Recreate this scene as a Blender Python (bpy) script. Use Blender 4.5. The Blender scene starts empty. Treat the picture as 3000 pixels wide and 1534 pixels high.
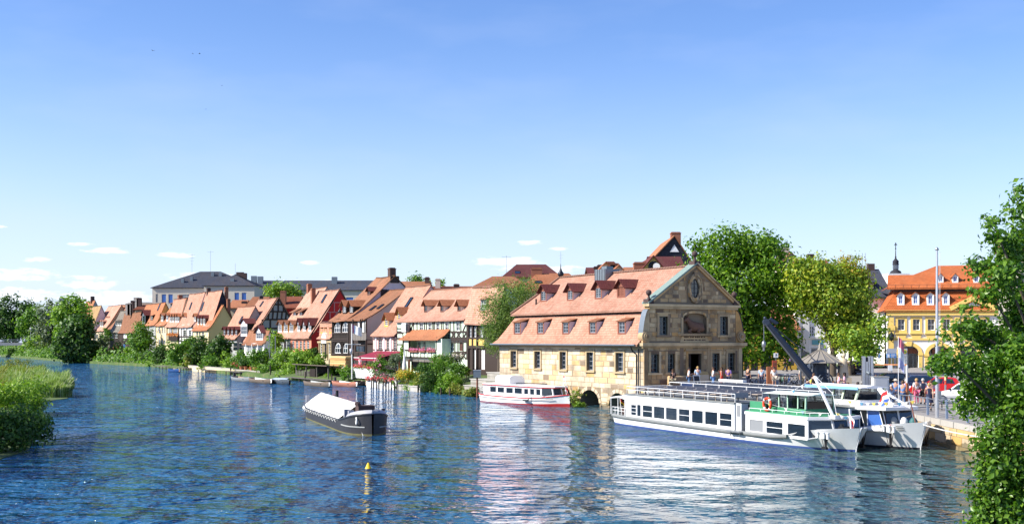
import bpy, math, random
import numpy as np
from mathutils import Vector, Matrix
random.seed(11); rng = np.random.default_rng(11)
SC = bpy.context.scene
COL = SC.collection
R = math.radians

# ---------------------------------------------------------------- camera, sky, sun, exposure
F, CX, HY, CAMZ = 3500.0,1500.0,995.0,6.2          # the photograph's lens in its own pixels, horizon row, eye height over the water
cam = bpy.data.cameras.new('camera'); camo = bpy.data.objects.new('camera', cam); COL.objects.link(camo)
cam.sensor_width = 36; cam.lens = F / 3000 * 36; cam.shift_y = (HY - 767) / 3000
cam.clip_start = 0.5; cam.clip_end = 6000
camo.location = (0,0, CAMZ); camo.rotation_euler = (R(90),0,0)
SC.camera = camo
SUN_EL, SUN_PHI = 37.0,13.0                           # low-ish afternoon sun from the left, a little behind the camera
sdir = Vector((-math.cos(R(SUN_PHI)) * math.cos(R(SUN_EL)),-math.sin(R(SUN_PHI)) * math.cos(R(SUN_EL)), math.sin(R(SUN_EL))))
sl = bpy.data.lights.new('sun', 'SUN'); sl.energy = 5.0; sl.angle = R(0.53); sl.color = (1,0.945,0.86)
so = bpy.data.objects.new('sun', sl); COL.objects.link(so); so.rotation_euler = sdir.to_track_quat('Z', 'Y').to_euler()
SC.view_settings.view_transform = 'Standard'; SC.view_settings.look = 'None'
SC.view_settings.exposure = 0.8; SC.view_settings.gamma = 1.0
SC.render.engine = 'CYCLES'
SC.cycles.max_bounces = 6; SC.cycles.transparent_max_bounces = 8
SC.cycles.caustics_reflective = False; SC.cycles.caustics_refractive = False

def world():
 w = bpy.data.worlds.new('World'); SC.world = w; w.use_nodes = True
 nt = w.node_tree; N = nt.nodes; L = nt.links; N.clear()
 out = N.new('ShaderNodeOutputWorld'); bg = N.new('ShaderNodeBackground'); bg.inputs[1].default_value = 0.12
 sky = N.new('ShaderNodeTexSky'); sky.sky_type = 'NISHITA'; sky.sun_disc = False
 sky.sun_elevation = R(SUN_EL); sky.sun_rotation = math.atan2(sdir.x, sdir.y)
 sky.air_density = 1.0; sky.dust_density = 0.6; sky.ozone_density = 3.0; sky.altitude = 200
 hs = N.new('ShaderNodeHueSaturation'); hs.inputs['Hue'].default_value = 0.515; hs.inputs['Saturation'].default_value = 1.2; hs.inputs['Value'].default_value = 1.0
 L.new(sky.outputs[0], hs.inputs['Color'])
 tc = N.new('ShaderNodeTexCoord'); sep = N.new('ShaderNodeSeparateXYZ'); L.new(tc.outputs['Generated'], sep.inputs[0])
 def M(op, a, b=None, c=None):
  n = N.new('ShaderNodeMath'); n.operation = op
  for i, q in enumerate((a, b, c)):
   if q is None: continue
   if isinstance(q, (int, float)): n.inputs[i].default_value = q
   else: L.new(q, n.inputs[i])
  return n.outputs[0]
 az = M('MULTIPLY', M('ARCTAN2', sep.outputs[0], sep.outputs[1]),57.2958)
 el = M('MULTIPLY', M('ARCSINE', sep.outputs[2]),57.2958)
 cx = N.new('ShaderNodeCombineXYZ'); L.new(M('MULTIPLY', az, 1.1), cx.inputs[0]); L.new(M('MULTIPLY', el, 3.6), cx.inputs[1])
 no = N.new('ShaderNodeTexNoise'); no.inputs['Scale'].default_value = 1.0; no.inputs['Detail'].default_value = 7; no.inputs['Roughness'].default_value = 0.62
 L.new(cx.outputs[0], no.inputs['Vector'])
 cir = N.new('ShaderNodeTexNoise'); cir.inputs['Scale'].default_value = .09; cir.inputs['Detail'].default_value = 5; L.new(cx.outputs[0], cir.inputs['Vector'])
 # small fair-weather clouds low over the horizon: az, el, half-width, half-height in degrees
 clouds = [(-22.8,2.9,2.6,.34),(-19.6,2.55,1.5,.42),(-18.2,1.9,3.2,.42),(-22.5,2.0,2.2,.4),(-18.6,4.05,1.5,.16),(-19.8,4.3,.7,.12),(-15.7,3.9,1.1,.15),
              (-23.3,5.0,.5,.15),(-21.6,3.55,.8,.17),(-14.5,2.9,2.2,.26),(-9.2,2.6,2.2,.3),(-9.6,3.65,.6,.12),(-.2,3.75,2.1,.3),(1.4,3.35,2.5,.3),
              (.9,4.65,.75,.17),(2.2,4.35,.6,.1),(-3.9,1.9,2.5,.3),(-34,3,4,.6),(-45,2.4,5,.7),(32,3,4,.5),(48,3.4,5,.6),
              (70,3,6,.7),(-70,3,6,.8),(-100,2.6,6,.7),(110,3,6,.7),(150,3,7,.8),(-150,3,7,.8)]
 tot = None
 for (a, e, w_, h_) in clouds:
  da = M('DIVIDE', M('SUBTRACT', az, a), w_); de = M('DIVIDE', M('SUBTRACT', el, e), h_)
  d = M('SUBTRACT', 1.0, M('ADD', M('MULTIPLY', da, da), M('MULTIPLY', de, de)))
  d = M('MAXIMUM', d, 0.0)
  tot = d if tot is None else M('MAXIMUM', tot, d)
 nz = M('SUBTRACT', no.outputs['Fac'], 0.5)
 v = M('MULTIPLY', M('SUBTRACT', M('ADD', M('MULTIPLY', tot, 0.85), M('MULTIPLY', nz, 3.4)),0.2), M('MINIMUM', M('MULTIPLY', tot, 3.0),1.0))
 hz = M('MAXIMUM', M('SUBTRACT', 1.0, M('DIVIDE', M('ABSOLUTE', M('SUBTRACT', el, 1.1)),1.9)),0.0)
 v2 = M('SUBTRACT', M('ADD', M('MULTIPLY', hz, 0.30), M('MULTIPLY', nz, 1.6)),0.34)
 m = M('MULTIPLY', M('MAXIMUM', v, v2),1.25); m.node.use_clamp = True
 mask = M('MULTIPLY', m, 0.85)
 # a thin veil of pale air low down
 veil = M('POWER', M('SUBTRACT', 1.0, M('MINIMUM', M('DIVIDE', M('MAXIMUM', el, 0.0),15.0),1.0)),1.7)
 mx0 = N.new('ShaderNodeMix'); mx0.data_type = 'RGBA'; L.new(M('ADD', M('MULTIPLY', veil, 0.85), M('MULTIPLY', M('MAXIMUM', M('SUBTRACT', cir.outputs['Fac'], 0.47),0.0),0.5)), mx0.inputs[0])
 L.new(hs.outputs[0], mx0.inputs[6]); mx0.inputs[7].default_value = (3.65,4.2,5.6,1)
 mx = N.new('ShaderNodeMix'); mx.data_type = 'RGBA'; L.new(mask, mx.inputs[0])
 L.new(mx0.outputs[2], mx.inputs[6]); mx.inputs[7].default_value = (6.4,6.5,6.8,1)
 L.new(mx.outputs[2], bg.inputs[0]); L.new(bg.outputs[0], out.inputs[0])
world()

# ---------------------------------------------------------------- mesh and object helpers
def gnd(px, z, py):
 """point at height z seen at photo pixel px, py"""
 Y = (CAMZ - z) * F / (py - HY)
 return Vector(((px - CX) / F * Y, Y, z))
def at(px, py, Y):
 return Vector(((px - CX) / F * Y, Y, CAMZ + (HY - py) / F * Y))

class MB:
 def __init__(s): s.v = []; s.f = []; s.u = []; s.hasuv = False; s.mi = []; s.m = 0
 def idx(s, vs, fs):
  o = len(s.v); s.v += [tuple(p) for p in vs]
  for f in fs: s.f.append(tuple(i + o for i in f)); s.u.append(None); s.mi.append(s.m)
  return s
 def face(s, pts, uv=None):
  o = len(s.v); s.v += [tuple(p) for p in pts]; s.f.append(tuple(range(o, o + len(pts)))); s.u.append(uv); s.mi.append(s.m)
  if uv: s.hasuv = True
  return s
 def box(s, x0, x1, y0, y1, z0, z1):
  a = [(x0, y0, z0),(x1, y0, z0),(x1, y1, z0),(x0, y1, z0),(x0, y0, z1),(x1, y0, z1),(x1, y1, z1),(x0, y1, z1)]
  for f in ((3,2,1,0),(4,5,6,7),(0,1,5,4),(1,2,6,5),(2,3,7,6),(3,0,4,7)): s.face([a[i] for i in f])
  return s
 def bar(s, p, q, w, h=None, up=(0,0,1)):
  """square bar from p to q"""
  p = Vector(p); q = Vector(q); d = (q - p).normalized(); u = Vector(up)
  if abs(d.dot(u)) > 0.98: u = Vector((0,1,0))
  a = d.cross(u).normalized() * w / 2; b = a.cross(d).normalized() * (h or w) / 2
  c = [p - a - b, p + a - b, p + a + b, p - a + b, q - a - b, q + a - b, q + a + b, q - a + b]
  for f in ((3,2,1,0),(4,5,6,7),(0,1,5,4),(1,2,6,5),(2,3,7,6),(3,0,4,7)): s.face([c[i] for i in f])
  return s
 def prism(s, poly, x0, x1):
  """poly in (y, z) pushed along x"""
  n = len(poly); s.face([(x1, y, z) for y, z in poly]); s.face([(x0, y, z) for y, z in reversed(poly)])
  for i in range(n):
   (a, b),(c, d) = poly[i], poly[(i + 1) % n]
   s.face([(x0, a, b),(x0, c, d),(x1, c, d),(x1, a, b)])
  return s
 def prismy(s, poly, y0, y1):
  """poly in (x, z) pushed along y"""
  n = len(poly); s.face([(x, y0, z) for x, z in poly]); s.face([(x, y1, z) for x, z in reversed(poly)])
  for i in range(n):
   (a, b),(c, d) = poly[i], poly[(i + 1) % n]
   s.face([(a, y0, b),(a, y1, b),(c, y1, d),(c, y0, d)])
  return s
 def prismz(s, poly, z0, z1):
  n = len(poly); s.face([(x, y, z1) for x, y in poly]); s.face([(x, y, z0) for x, y in reversed(poly)])
  for i in range(n):
   (a, b),(c, d) = poly[i], poly[(i + 1) % n]
   s.face([(a, b, z0),(c, d, z0),(c, d, z1),(a, b, z1)])
  return s
 def loft(s, secs, closed=True, cap=True):
  o = len(s.v); n = len(secs[0])
  for c in secs: s.v += [tuple(p) for p in c]
  for i in range(len(secs) - 1):
   for j in range(n if closed else n - 1):
    k = (j + 1) % n
    s.f.append((o + i * n + j, o + i * n + k, o + (i + 1) * n + k, o + (i + 1) * n + j)); s.u.append(None); s.mi.append(s.m)
  if cap and closed:
   s.face(list(reversed(secs[0]))); s.face(secs[-1])
  return s
 def cyl(s, p, q, r0, r1=None, n=8, cap=True):
  return s.tube([p, q], [r0, r0 if r1 is None else r1], n, cap)
 def tube(s, pts, r, n=6, cap=True):
  pts = [Vector(p) for p in pts]; secs = []
  rr = r if isinstance(r, (list, tuple)) else [r] * len(pts)
  u = None
  for i, p in enumerate(pts):
   d = (pts[min(i + 1, len(pts) - 1)] - pts[max(i - 1,0)]).normalized()
   if u is None: u = d.orthogonal().normalized()
   u = (u - d * u.dot(d)).normalized() if (u - d * u.dot(d)).length > 1e-4 else d.orthogonal().normalized()
   w = d.cross(u)
   secs.append([p + (u * math.cos(a) + w * math.sin(a)) * rr[i] for a in (2 * math.pi * k / n for k in range(n))])
  return s.loft(secs, True, cap)
 def lathe(s, prof, c=(0,0,0), n=12, sx=1, sy=1):
  secs = [[(c[0] + max(r, 1e-4) * sx * math.cos(2 * math.pi * k / n), c[1] + max(r, 1e-4) * sy * math.sin(2 * math.pi * k / n), c[2] + z) for k in range(n)] for r, z in prof]
  return s.loft(secs, True, True)
 def ball(s, c, r, n=10, sz=1.0, m=6):
  return s.lathe([(r * math.sin(math.pi * k / m),-r * sz * math.cos(math.pi * k / m)) for k in range(m + 1)], c, n)
 def mesh(s, name, mat):
  me = bpy.data.meshes.new(name); me.from_pydata(s.v, [], s.f)
  for m in (mat if isinstance(mat, (list, tuple)) else [mat]): me.materials.append(m)
  if s.hasuv:
   ul = me.uv_layers.new(name='UVMap'); arr = np.zeros((len(me.loops),2), 'f'); k = 0
   for f, u in zip(s.f, s.u):
    if u: arr[k:k + len(f)] = u
    k += len(f)
   ul.data.foreach_set('uv', arr.ravel())
  me.polygons.foreach_set('use_smooth', [True] * len(s.f))
  if any(s.mi): me.polygons.foreach_set('material_index', s.mi)
  me.update(); return me
 def build(s, name, mat, parent=None, loc=None, rz=0.0, kind=None):
  return link(name, s.mesh(name, mat), parent, loc, rz, kind)

def link(name, me, parent=None, loc=None, rz=0.0, kind=None, scale=None):
 o = bpy.data.objects.new(name, me); COL.objects.link(o)
 if parent is not None: o.parent = parent
 if loc is not None: o.location = loc
 if rz: o.rotation_euler = (0,0, rz)
 if scale is not None: o.scale = scale
 if kind: o['kind'] = kind
 return o
def tag(o, label, cat, group=None):
 o['label'] = label; o['category'] = cat
 if group: o['group'] = group
 return o
def thing(name, label, cat, loc=(0,0,0), rz=0.0, group=None):
 o = bpy.data.objects.new(name, None); COL.objects.link(o); o.location = loc; o.rotation_euler = (0,0, rz)
 o.empty_display_size = 0.3
 return tag(o, label, cat, group)
KIDS = {}
def copy_tree(o, parent=None, recol=None):
 c = o.copy(); COL.objects.link(c)
 if parent is not None: c.parent = parent
 for ch in list(o.children): copy_tree(ch, c)
 return c
def objmat(o, m):
 if o.type == 'MESH' and o.data.materials:
  o.material_slots[0].link = 'OBJECT'; o.material_slots[0].material = m

# ---------------------------------------------------------------- materials
def rgb(c, k=1.0): return (c[0] * k, c[1] * k, c[2] * k, 1)
class NT:
 def __init__(s, name):
  s.mat = bpy.data.materials.new(name); s.mat.use_nodes = True; s.t = s.mat.node_tree; s.N = s.t.nodes; s.L = s.t.links
  s.p = s.N['Principled BSDF']; s.out = s.N['Material Output']
 def n(s, typ, **k):
  x = s.N.new(typ)
  for a, b in k.items(): setattr(x, a, b)
  return x
 def set(s, node, **k):
  for a, b in k.items(): node.inputs[a.replace('_', ' ')].default_value = b
  return node
 def math(s, op, a, b=0.0):
  x = s.n('ShaderNodeMath', operation=op)
  for i, q in enumerate((a, b)):
   if isinstance(q, (int, float)): x.inputs[i].default_value = q
   else: s.L.new(q, x.inputs[i])
  return x.outputs[0]
 def mix(s, fac, a, b, blend='MIX'):
  x = s.n('ShaderNodeMix', data_type='RGBA', blend_type=blend)
  for i, q in ((0, fac),(6, a),(7, b)):
   if isinstance(q, (int, float)): x.inputs[i].default_value = q
   elif isinstance(q, tuple): x.inputs[i].default_value = q
   else: s.L.new(q, x.inputs[i])
  return x.outputs[2]
 def ramp(s, fac, stops):
  x = s.n('ShaderNodeValToRGB'); cr = x.color_ramp
  while len(cr.elements) < len(stops): cr.elements.new(0.5)
  for e, (p, c) in zip(cr.elements, stops): e.position = p; e.color = c if len(c) == 4 else (*c, 1)
  s.L.new(fac, x.inputs[0]); return x.outputs[0]
 def noise(s, scale, detail=4, vec=None, rough=0.55):
  x = s.n('ShaderNodeTexNoise'); s.set(x, Scale=scale, Detail=detail, Roughness=rough)
  if vec is not None: s.L.new(vec, x.inputs['Vector'])
  return x.outputs['Fac']
 def coord(s, which='Object', scale=None):
  tc = s.n('ShaderNodeTexCoord').outputs[which]
  if scale is None: return tc
  mp = s.n('ShaderNodeMapping'); mp.inputs['Scale'].default_value = scale; s.L.new(tc, mp.inputs['Vector']); return mp.outputs[0]
 def bump(s, h, strength=0.4, dist=0.05):
  b = s.n('ShaderNodeBump'); b.inputs['Strength'].default_value = strength; b.inputs['Distance'].default_value = dist
  s.L.new(h, b.inputs['Height']); s.L.new(b.outputs[0], s.p.inputs['Normal'])
 def color(s, c):
  if isinstance(c, tuple): s.p.inputs['Base Color'].default_value = c
  else: s.L.new(c, s.p.inputs['Base Color'])
def paint(name, c, rough=0.55, metal=0.0, var=0.12, scale=3.0, bump=0.0, spec=0.4):
 m = NT(name); m.p.inputs['Roughness'].default_value = rough; m.p.inputs['Metallic'].default_value = metal
 m.p.inputs['Specular IOR Level'].default_value = spec
 if var > 0:
  no = m.noise(scale, 5, m.coord())
  m.color(m.mix(no, rgb(c, 1 - var), rgb([min(1, v * (1 + var)) for v in c])))
  if bump: m.bump(no, bump, 0.03)
 else: m.color(rgb(c))
 return m.mat
def plaster(name, c, dirt=0.3):
 m = NT(name); m.p.inputs['Roughness'].default_value = 0.9; m.p.inputs['Specular IOR Level'].default_value = 0.2
 v = m.coord('Object', (0.6,0.6,0.22)); n1 = m.noise(1.6,6, v); n2 = m.noise(9,4, m.coord())
 k = m.ramp(n1, [(0.35,(0,0,0)),(0.75,(1,1,1))])
 col = m.mix(m.math('MULTIPLY', k, dirt), rgb(c), rgb((c[0] * .62, c[1] * .58, c[2] * .52)))
 m.color(m.mix(m.math('MULTIPLY', n2,.25), col, rgb(c, 1.12))); m.bump(n2,.25,.02)
 return m.mat
def roof_tile(name, c, c2, tw=0.19, th=0.17, moss=0.25):
 m = NT(name); m.p.inputs['Roughness'].default_value = 0.85; m.p.inputs['Specular IOR Level'].default_value = 0.15; moss *= 1.5
 uv = m.coord('UV'); br = m.n('ShaderNodeTexBrick'); br.offset = 0.5
 m.set(br, Scale=1.0, Mortar_Size=0.016, Brick_Width=tw, Row_Height=th, Bias=-0.1); br.inputs['Mortar Smooth'].default_value = 0.3
 br.inputs['Color1'].default_value = rgb(c); br.inputs['Color2'].default_value = rgb(c2); br.inputs['Mortar'].default_value = rgb(c, .32)
 m.L.new(uv, br.inputs['Vector'])
 mp = m.n('ShaderNodeMapping'); mp.inputs['Scale'].default_value = (.55,.12,1); m.L.new(uv, mp.inputs[0])
 n1 = m.noise(1.3,6, mp.outputs[0], .65); n2 = m.noise(.35,4, uv)
 k = m.ramp(n1, [(0.44,(0,0,0)),(0.72,(1,1,1))])
 col = m.mix(m.math('MULTIPLY', k, moss), br.outputs['Color'], rgb((.12,.085,.05)))
 k2 = m.ramp(n2, [(0.3,(0,0,0)),(0.7,(1,1,1))])
 col = m.mix(m.math('MULTIPLY', k2,.35), col, rgb((min(1, c[0] * 1.25), c[1] * 1.4, c[2] * 1.55)))
 oi = m.n('ShaderNodeObjectInfo').outputs['Random']
 col = m.mix(1.0, col, m.ramp(oi, [(0,(.78,.74,.72)),(.35,(1.0,1.0,1.0)),(.65,(.95,.86,.8)),(1,(1.12,1.1,1.1))]), 'MULTIPLY'); m.color(col)
 sx = m.n('ShaderNodeSeparateXYZ'); m.L.new(uv, sx.inputs[0])
 saw = m.math('FRACT', m.math('DIVIDE', sx.outputs[1], th))
 m.bump(m.math('SUBTRACT', m.math('SUBTRACT', 1.0, saw), m.math('MULTIPLY', br.outputs['Fac'], .6)),.6,.05)
 return m.mat
def stone_mat(name, stops, soot=0.5):
 """each block its own tone: Object Info random + random per island"""
 m = NT(name); m.p.inputs['Roughness'].default_value = 0.92; m.p.inputs['Specular IOR Level'].default_value = 0.15
 oi = m.n('ShaderNodeObjectInfo').outputs['Random']; gi = m.n('ShaderNodeNewGeometry').outputs['Random Per Island']
 rnd = m.math('FRACT', m.math('ADD', oi, gi))
 col = m.ramp(rnd, stops)
 pos = m.n('ShaderNodeNewGeometry').outputs['Position']
 n1 = m.noise(.55,6, pos, .6); n2 = m.noise(7,5, pos)
 k = m.ramp(n1, [(0.45,(0,0,0)),(0.68,(1,1,1))])
 col = m.mix(m.math('MULTIPLY', k, soot), col, rgb((.07,.055,.045)))
 sz = m.n('ShaderNodeSeparateXYZ'); m.L.new(pos, sz.inputs[0]); wet = m.math('LESS_THAN', sz.outputs[2], m.math('ADD', m.math('MULTIPLY', n1,1.1),-.22)); col = m.mix(m.math('MULTIPLY', wet, .6), col, rgb((.06,.065,.03)))  # damp weed line at the water
 col = m.mix(m.math('MULTIPLY', n2,.5), col, rgb((.42,.33,.2)), 'SOFT_LIGHT')
 m.color(col); m.bump(n2,.5,.04); return m.mat
def leaf_mat(name, a, b, c=None, trans=0.35, rough=0.5):
 m = NT(name); gi = m.n('ShaderNodeNewGeometry').outputs['Random Per Island']
 st = [(0.0, a),(0.6, b)] + ([(0.97, c)] if c else [])
 col = m.ramp(gi, st); m.color(col); m.p.inputs['Roughness'].default_value = rough; m.p.inputs['Specular IOR Level'].default_value = 0.35
 tr = m.n('ShaderNodeBsdfTranslucent'); br = m.mix(1.0, col, (1.25,1.35,.55,1), 'MULTIPLY'); m.L.new(br, tr.inputs[0])
 mx = m.n('ShaderNodeMixShader'); mx.inputs[0].default_value = trans
 m.L.new(m.p.outputs[0], mx.inputs[1]); m.L.new(tr.outputs[0], mx.inputs[2]); m.L.new(mx.outputs[0], m.out.inputs[0])
 return m.mat
def glass_dark(name, c=(.012,.02,.03), rough=.04, spec=0.9):
 m = NT(name); m.color(rgb(c)); m.p.inputs['Roughness'].default_value = rough; m.p.inputs['Specular IOR Level'].default_value = spec
 no = m.noise(.9,2, m.n('ShaderNodeNewGeometry').outputs['Position']); m.bump(no, .15,.03); return m.mat
def glass_clear(name, tint=(.55,.66,.66)):
 m = NT(name); g = m.n('ShaderNodeBsdfGlossy'); g.inputs['Roughness'].default_value = 0.02; t = m.n('ShaderNodeBsdfTransparent'); t.inputs[0].default_value = rgb(tint)
 fr = m.n('ShaderNodeFresnel'); fr.inputs[0].default_value = 1.7; mx = m.n('ShaderNodeMixShader')
 m.L.new(fr.outputs[0], mx.inputs[0]); m.L.new(t.outputs[0], mx.inputs[1]); m.L.new(g.outputs[0], mx.inputs[2]); m.L.new(mx.outputs[0], m.out.inputs[0]); return m.mat
def planks(name, c, w=.18, rough=.75, axis=0):
 m = NT(name); m.p.inputs['Roughness'].default_value = rough; m.p.inputs['Specular IOR Level'].default_value = .2
 v = m.coord(); sx = m.n('ShaderNodeSeparateXYZ'); m.L.new(v, sx.inputs[0])
 q = m.math('DIVIDE', sx.outputs[axis], w); cell = m.math('FLOOR', q); wn = m.n('ShaderNodeTexWhiteNoise', noise_dimensions='1D'); m.L.new(cell, wn.inputs['W'])
 fr = m.math('FRACT', q); gap = m.math('LESS_THAN', fr, .08)
 n = m.noise(4,5, m.coord('Object', (1,1,.2)))
 col = m.mix(wn.outputs['Value'], rgb(c, .7), rgb(c, 1.25)); col = m.mix(m.math('MULTIPLY', n, .4), col, rgb(c, .5)); col = m.mix(gap, col, rgb(c, .15)); m.color(col); return m.mat
# ---------------------------------------------------------------- palette
SALMON = roof_tile('salmon roof tile', (.52,.28,.195),(.38,.175,.11),.3,.27, moss=.32)
ORANGE = roof_tile('orange roof tile', (.47,.2,.1),(.36,.135,.06), moss=.25)
RUST = roof_tile('rust roof tile', (.27,.085,.045),(.19,.055,.03), moss=.45)
BROWNT = roof_tile('brown roof tile', (.36,.165,.09),(.25,.105,.055), moss=.6)
GREYT = roof_tile('grey roof tile', (.24,.21,.17),(.17,.15,.125), moss=.6)
BRIGHTT = roof_tile('bright orange roof tile', (.5,.15,.05),(.38,.1,.03),.3,.25, moss=.22)
WINE = roof_tile('wine roof tile', (.17,.05,.045),(.12,.035,.033), moss=.3)
YTILE = roof_tile('straw roof tile', (.5,.33,.15),(.42,.25,.11), moss=.4)
SLATE = roof_tile('slate', (.06,.068,.09),(.08,.09,.115),.3,.2, moss=.25)
WHITE = paint('white paint', (.8,.8,.78),.45, var=.06)
WHITE2 = paint('off white paint', (.72,.71,.66),.6, var=.1)
CREAM = plaster('cream plaster', (.7,.58,.36)); YELLOW = plaster('yellow plaster', (.72,.5,.16)); PALE = plaster('pale plaster', (.74,.7,.6),.15)
BEIGE = plaster('beige plaster', (.56,.5,.42),.35); PINK = plaster('pink plaster', (.68,.46,.42)); LAV = plaster('lavender plaster', (.6,.56,.6),.2)
MINT = plaster('mint plaster', (.6,.71,.56),.12); SALM = plaster('salmon plaster', (.66,.24,.15)); REDW = plaster('red plaster', (.5,.035,.03),.2); GREYP = plaster('grey plaster', (.34,.35,.34),.3)
SANDP = plaster('sand plaster', (.5,.42,.28),.4); WHITEP = plaster('white plaster', (.8,.79,.75),.1); GOLD = plaster('gold plaster', (.68,.42,.07),.15)
TIMBER = paint('dark timber', (.035,.022,.017),.75, var=.3, scale=8, bump=.3); DARKW = planks('dark boards', (.03,.022,.018)); GREYW = planks('grey boards', (.2,.18,.16))
BROWNW = paint('brown window wood', (.2,.07,.04),.6, var=.2, scale=9); REDTIMBER = paint('pale red timber', (.5,.2,.17),.7); GREYTIMB = paint('grey timber', (.3,.3,.29),.8)
SLATEW = planks('slate cladding', (.032,.035,.05),.3,.6,2)
GLASS = glass_dark('window glass'); GLASSB = glass_dark('blue shutter glass', (.05,.14,.42),.25,.5); GLASSC = glass_clear('clear glass', (.42,.47,.48)); GLASSL = glass_dark('curtained glass', (.25,.26,.27),.1,.6)
METAL = paint('grey metal', (.32,.33,.34),.4,.7,.1); DMETAL = paint('dark metal', (.03,.033,.04),.45,.5,.15); ALU = paint('pale metal', (.55,.56,.58),.35,.6,.06)
COPPER = paint('green copper', (.2,.27,.235),.6,.1,.25,2.0); LEAD = paint('lead sheet', (.2,.23,.25),.45,.5,.2)
BRICKC = plaster('chimney brick', (.3,.13,.08),.5); BRICKD = plaster('dark chimney', (.09,.06,.055),.4)
BLACK = paint('black', (.012,.012,.014),.5, var=.1); RED = paint('red paint', (.55,.03,.03),.4, var=.08); BLUE = paint('blue paint', (.05,.12,.5),.45, var=.08)
STONE_LT = stone_mat('warm sandstone', [(0,(.54,.45,.33)),(.3,(.64,.55,.42)),(.55,(.6,.5,.37)),(.74,(.56,.38,.17)),(.86,(.64,.56,.44)),(.95,(.34,.27,.2)),(1,(.2,.16,.12))], .42)
STONE_DK = stone_mat('weathered sandstone', [(0,(.5,.37,.21)),(.18,(.72,.56,.34)),(.34,(.32,.22,.13)),(.5,(.6,.45,.27)),(.66,(.64,.38,.15)),(.8,(.76,.62,.4)),(.9,(.2,.15,.11)),(1,(.4,.3,.2))], .5)  # weathered tones, lightened and warmed to stand in for fill on the shaded gable
STONE_Q = stone_mat('quay sandstone', [(0,(.5,.4,.25)),(.3,(.6,.47,.28)),(.55,(.55,.34,.12)),(.8,(.6,.5,.36)),(1,(.42,.34,.24))], .35)
MORTAR = plaster('mortar', (.28,.22,.15),.5); TRIMST = plaster('trim stone', (.44,.34,.2),.5); CONC = plaster('concrete', (.42,.4,.36),.5)
L_DARK = leaf_mat('dark leaves', (.022,.065,.012),(.055,.13,.018),(.1,.19,.03)); L_MID = leaf_mat('mid leaves', (.04,.115,.012),(.11,.24,.02),(.19,.33,.03))
L_PLANE = leaf_mat('plane leaves', (.045,.125,.01),(.135,.27,.016),(.25,.39,.03),.45); L_YEL = leaf_mat('yellowing leaves', (.11,.2,.014),(.23,.34,.022),(.42,.43,.035))
L_GOLD = leaf_mat('turning leaves', (.26,.22,.02),(.38,.3,.03),(.4,.27,.03)); L_WIL = leaf_mat('willow leaves', (.07,.14,.025),(.16,.26,.05),(.27,.37,.09)); L_LIME = leaf_mat('lime leaves', (.1,.21,.02),(.2,.35,.03),(.3,.43,.05))
L_GREY = leaf_mat('grey green leaves', (.07,.11,.06),(.13,.18,.1),(.25,.3,.2)); L_FRONT = leaf_mat('alder leaves', (.035,.1,.01),(.09,.2,.016),(.18,.31,.03),.4,.35)
L_REED = leaf_mat('reed blades', (.13,.23,.035),(.25,.36,.09),(.46,.5,.3),.3); L_OLIVE = leaf_mat('olive growth', (.09,.14,.015),(.2,.26,.03),(.34,.29,.05),.3)
F_RED = leaf_mat('red petals', (.5,.03,.04),(.6,.06,.08),(.65,.15,.2),.2); F_PINK = leaf_mat('pink petals', (.6,.1,.28),(.75,.2,.4),(.8,.45,.55),.2); F_YEL = leaf_mat('yellow petals', (.6,.4,.02),(.7,.5,.05),(.6,.3,.02),.2)
F_ORA = leaf_mat('orange petals', (.6,.17,.02),(.65,.24,.04),(.5,.1,.02),.2); F_WHI = leaf_mat('white petals', (.7,.66,.55),(.75,.6,.55),(.75,.75,.7),.2)
BARK = paint('bark', (.09,.07,.05),.9, var=.35, scale=5, bump=.5)

# ---------------------------------------------------------------- river and ground
def water():
 m = NT('river water'); p = m.p
 p.inputs['Roughness'].default_value = 0.03; p.inputs['IOR'].default_value = 1.33; p.inputs['Specular IOR Level'].default_value = 0.8
 pos = m.n('ShaderNodeNewGeometry').outputs['Position']
 def mp(sc, rz=0):
  x = m.n('ShaderNodeMapping'); x.inputs['Scale'].default_value = sc; x.inputs['Rotation'].default_value = (0,0, rz); m.L.new(pos, x.inputs[0]); return x.outputs[0]
 big = m.noise(.16,3, mp((.8,1.0,1),.15)); mid = m.noise(.42,4, mp((.75,1.0,1),.2),.58); fine = m.noise(1.5,3, mp((.7,1.0,1),.1),.6)
 patch = m.ramp(m.noise(.05,5, mp((1.5,.45,1),.45),.62), [(.36,(.28,.28,.28)),(.5,(.8,.8,.8)),(.66,(1.2,1.2,1.2))])
 crest = m.math('POWER', mid, 1.7)
 h = m.math('ADD', m.math('MULTIPLY', big, 1.7), m.math('ADD', m.math('MULTIPLY', crest, 3.0), m.math('MULTIPLY', fine, .16)))
 b = m.n('ShaderNodeBump'); b.inputs['Strength'].default_value = 1.0; b.inputs['Distance'].default_value = 0.9
 m.L.new(m.math('MULTIPLY', h, patch), b.inputs['Height']); m.L.new(b.outputs[0], p.inputs['Normal'])
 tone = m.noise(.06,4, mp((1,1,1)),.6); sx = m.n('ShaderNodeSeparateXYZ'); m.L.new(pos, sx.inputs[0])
 # blue open stream, greener towards the quay
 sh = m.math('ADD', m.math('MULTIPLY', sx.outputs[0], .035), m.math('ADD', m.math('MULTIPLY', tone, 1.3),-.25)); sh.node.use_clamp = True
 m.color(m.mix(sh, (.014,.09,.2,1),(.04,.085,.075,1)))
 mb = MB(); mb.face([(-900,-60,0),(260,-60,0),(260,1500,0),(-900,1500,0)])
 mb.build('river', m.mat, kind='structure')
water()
DX, DY = -.48,.8773                                    # the direction in which the old house row runs away from the camera
D2 = Vector((DX, DY)); N2 = Vector((.8773,.48)); FR0 = Vector((2.0,134.4))
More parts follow.
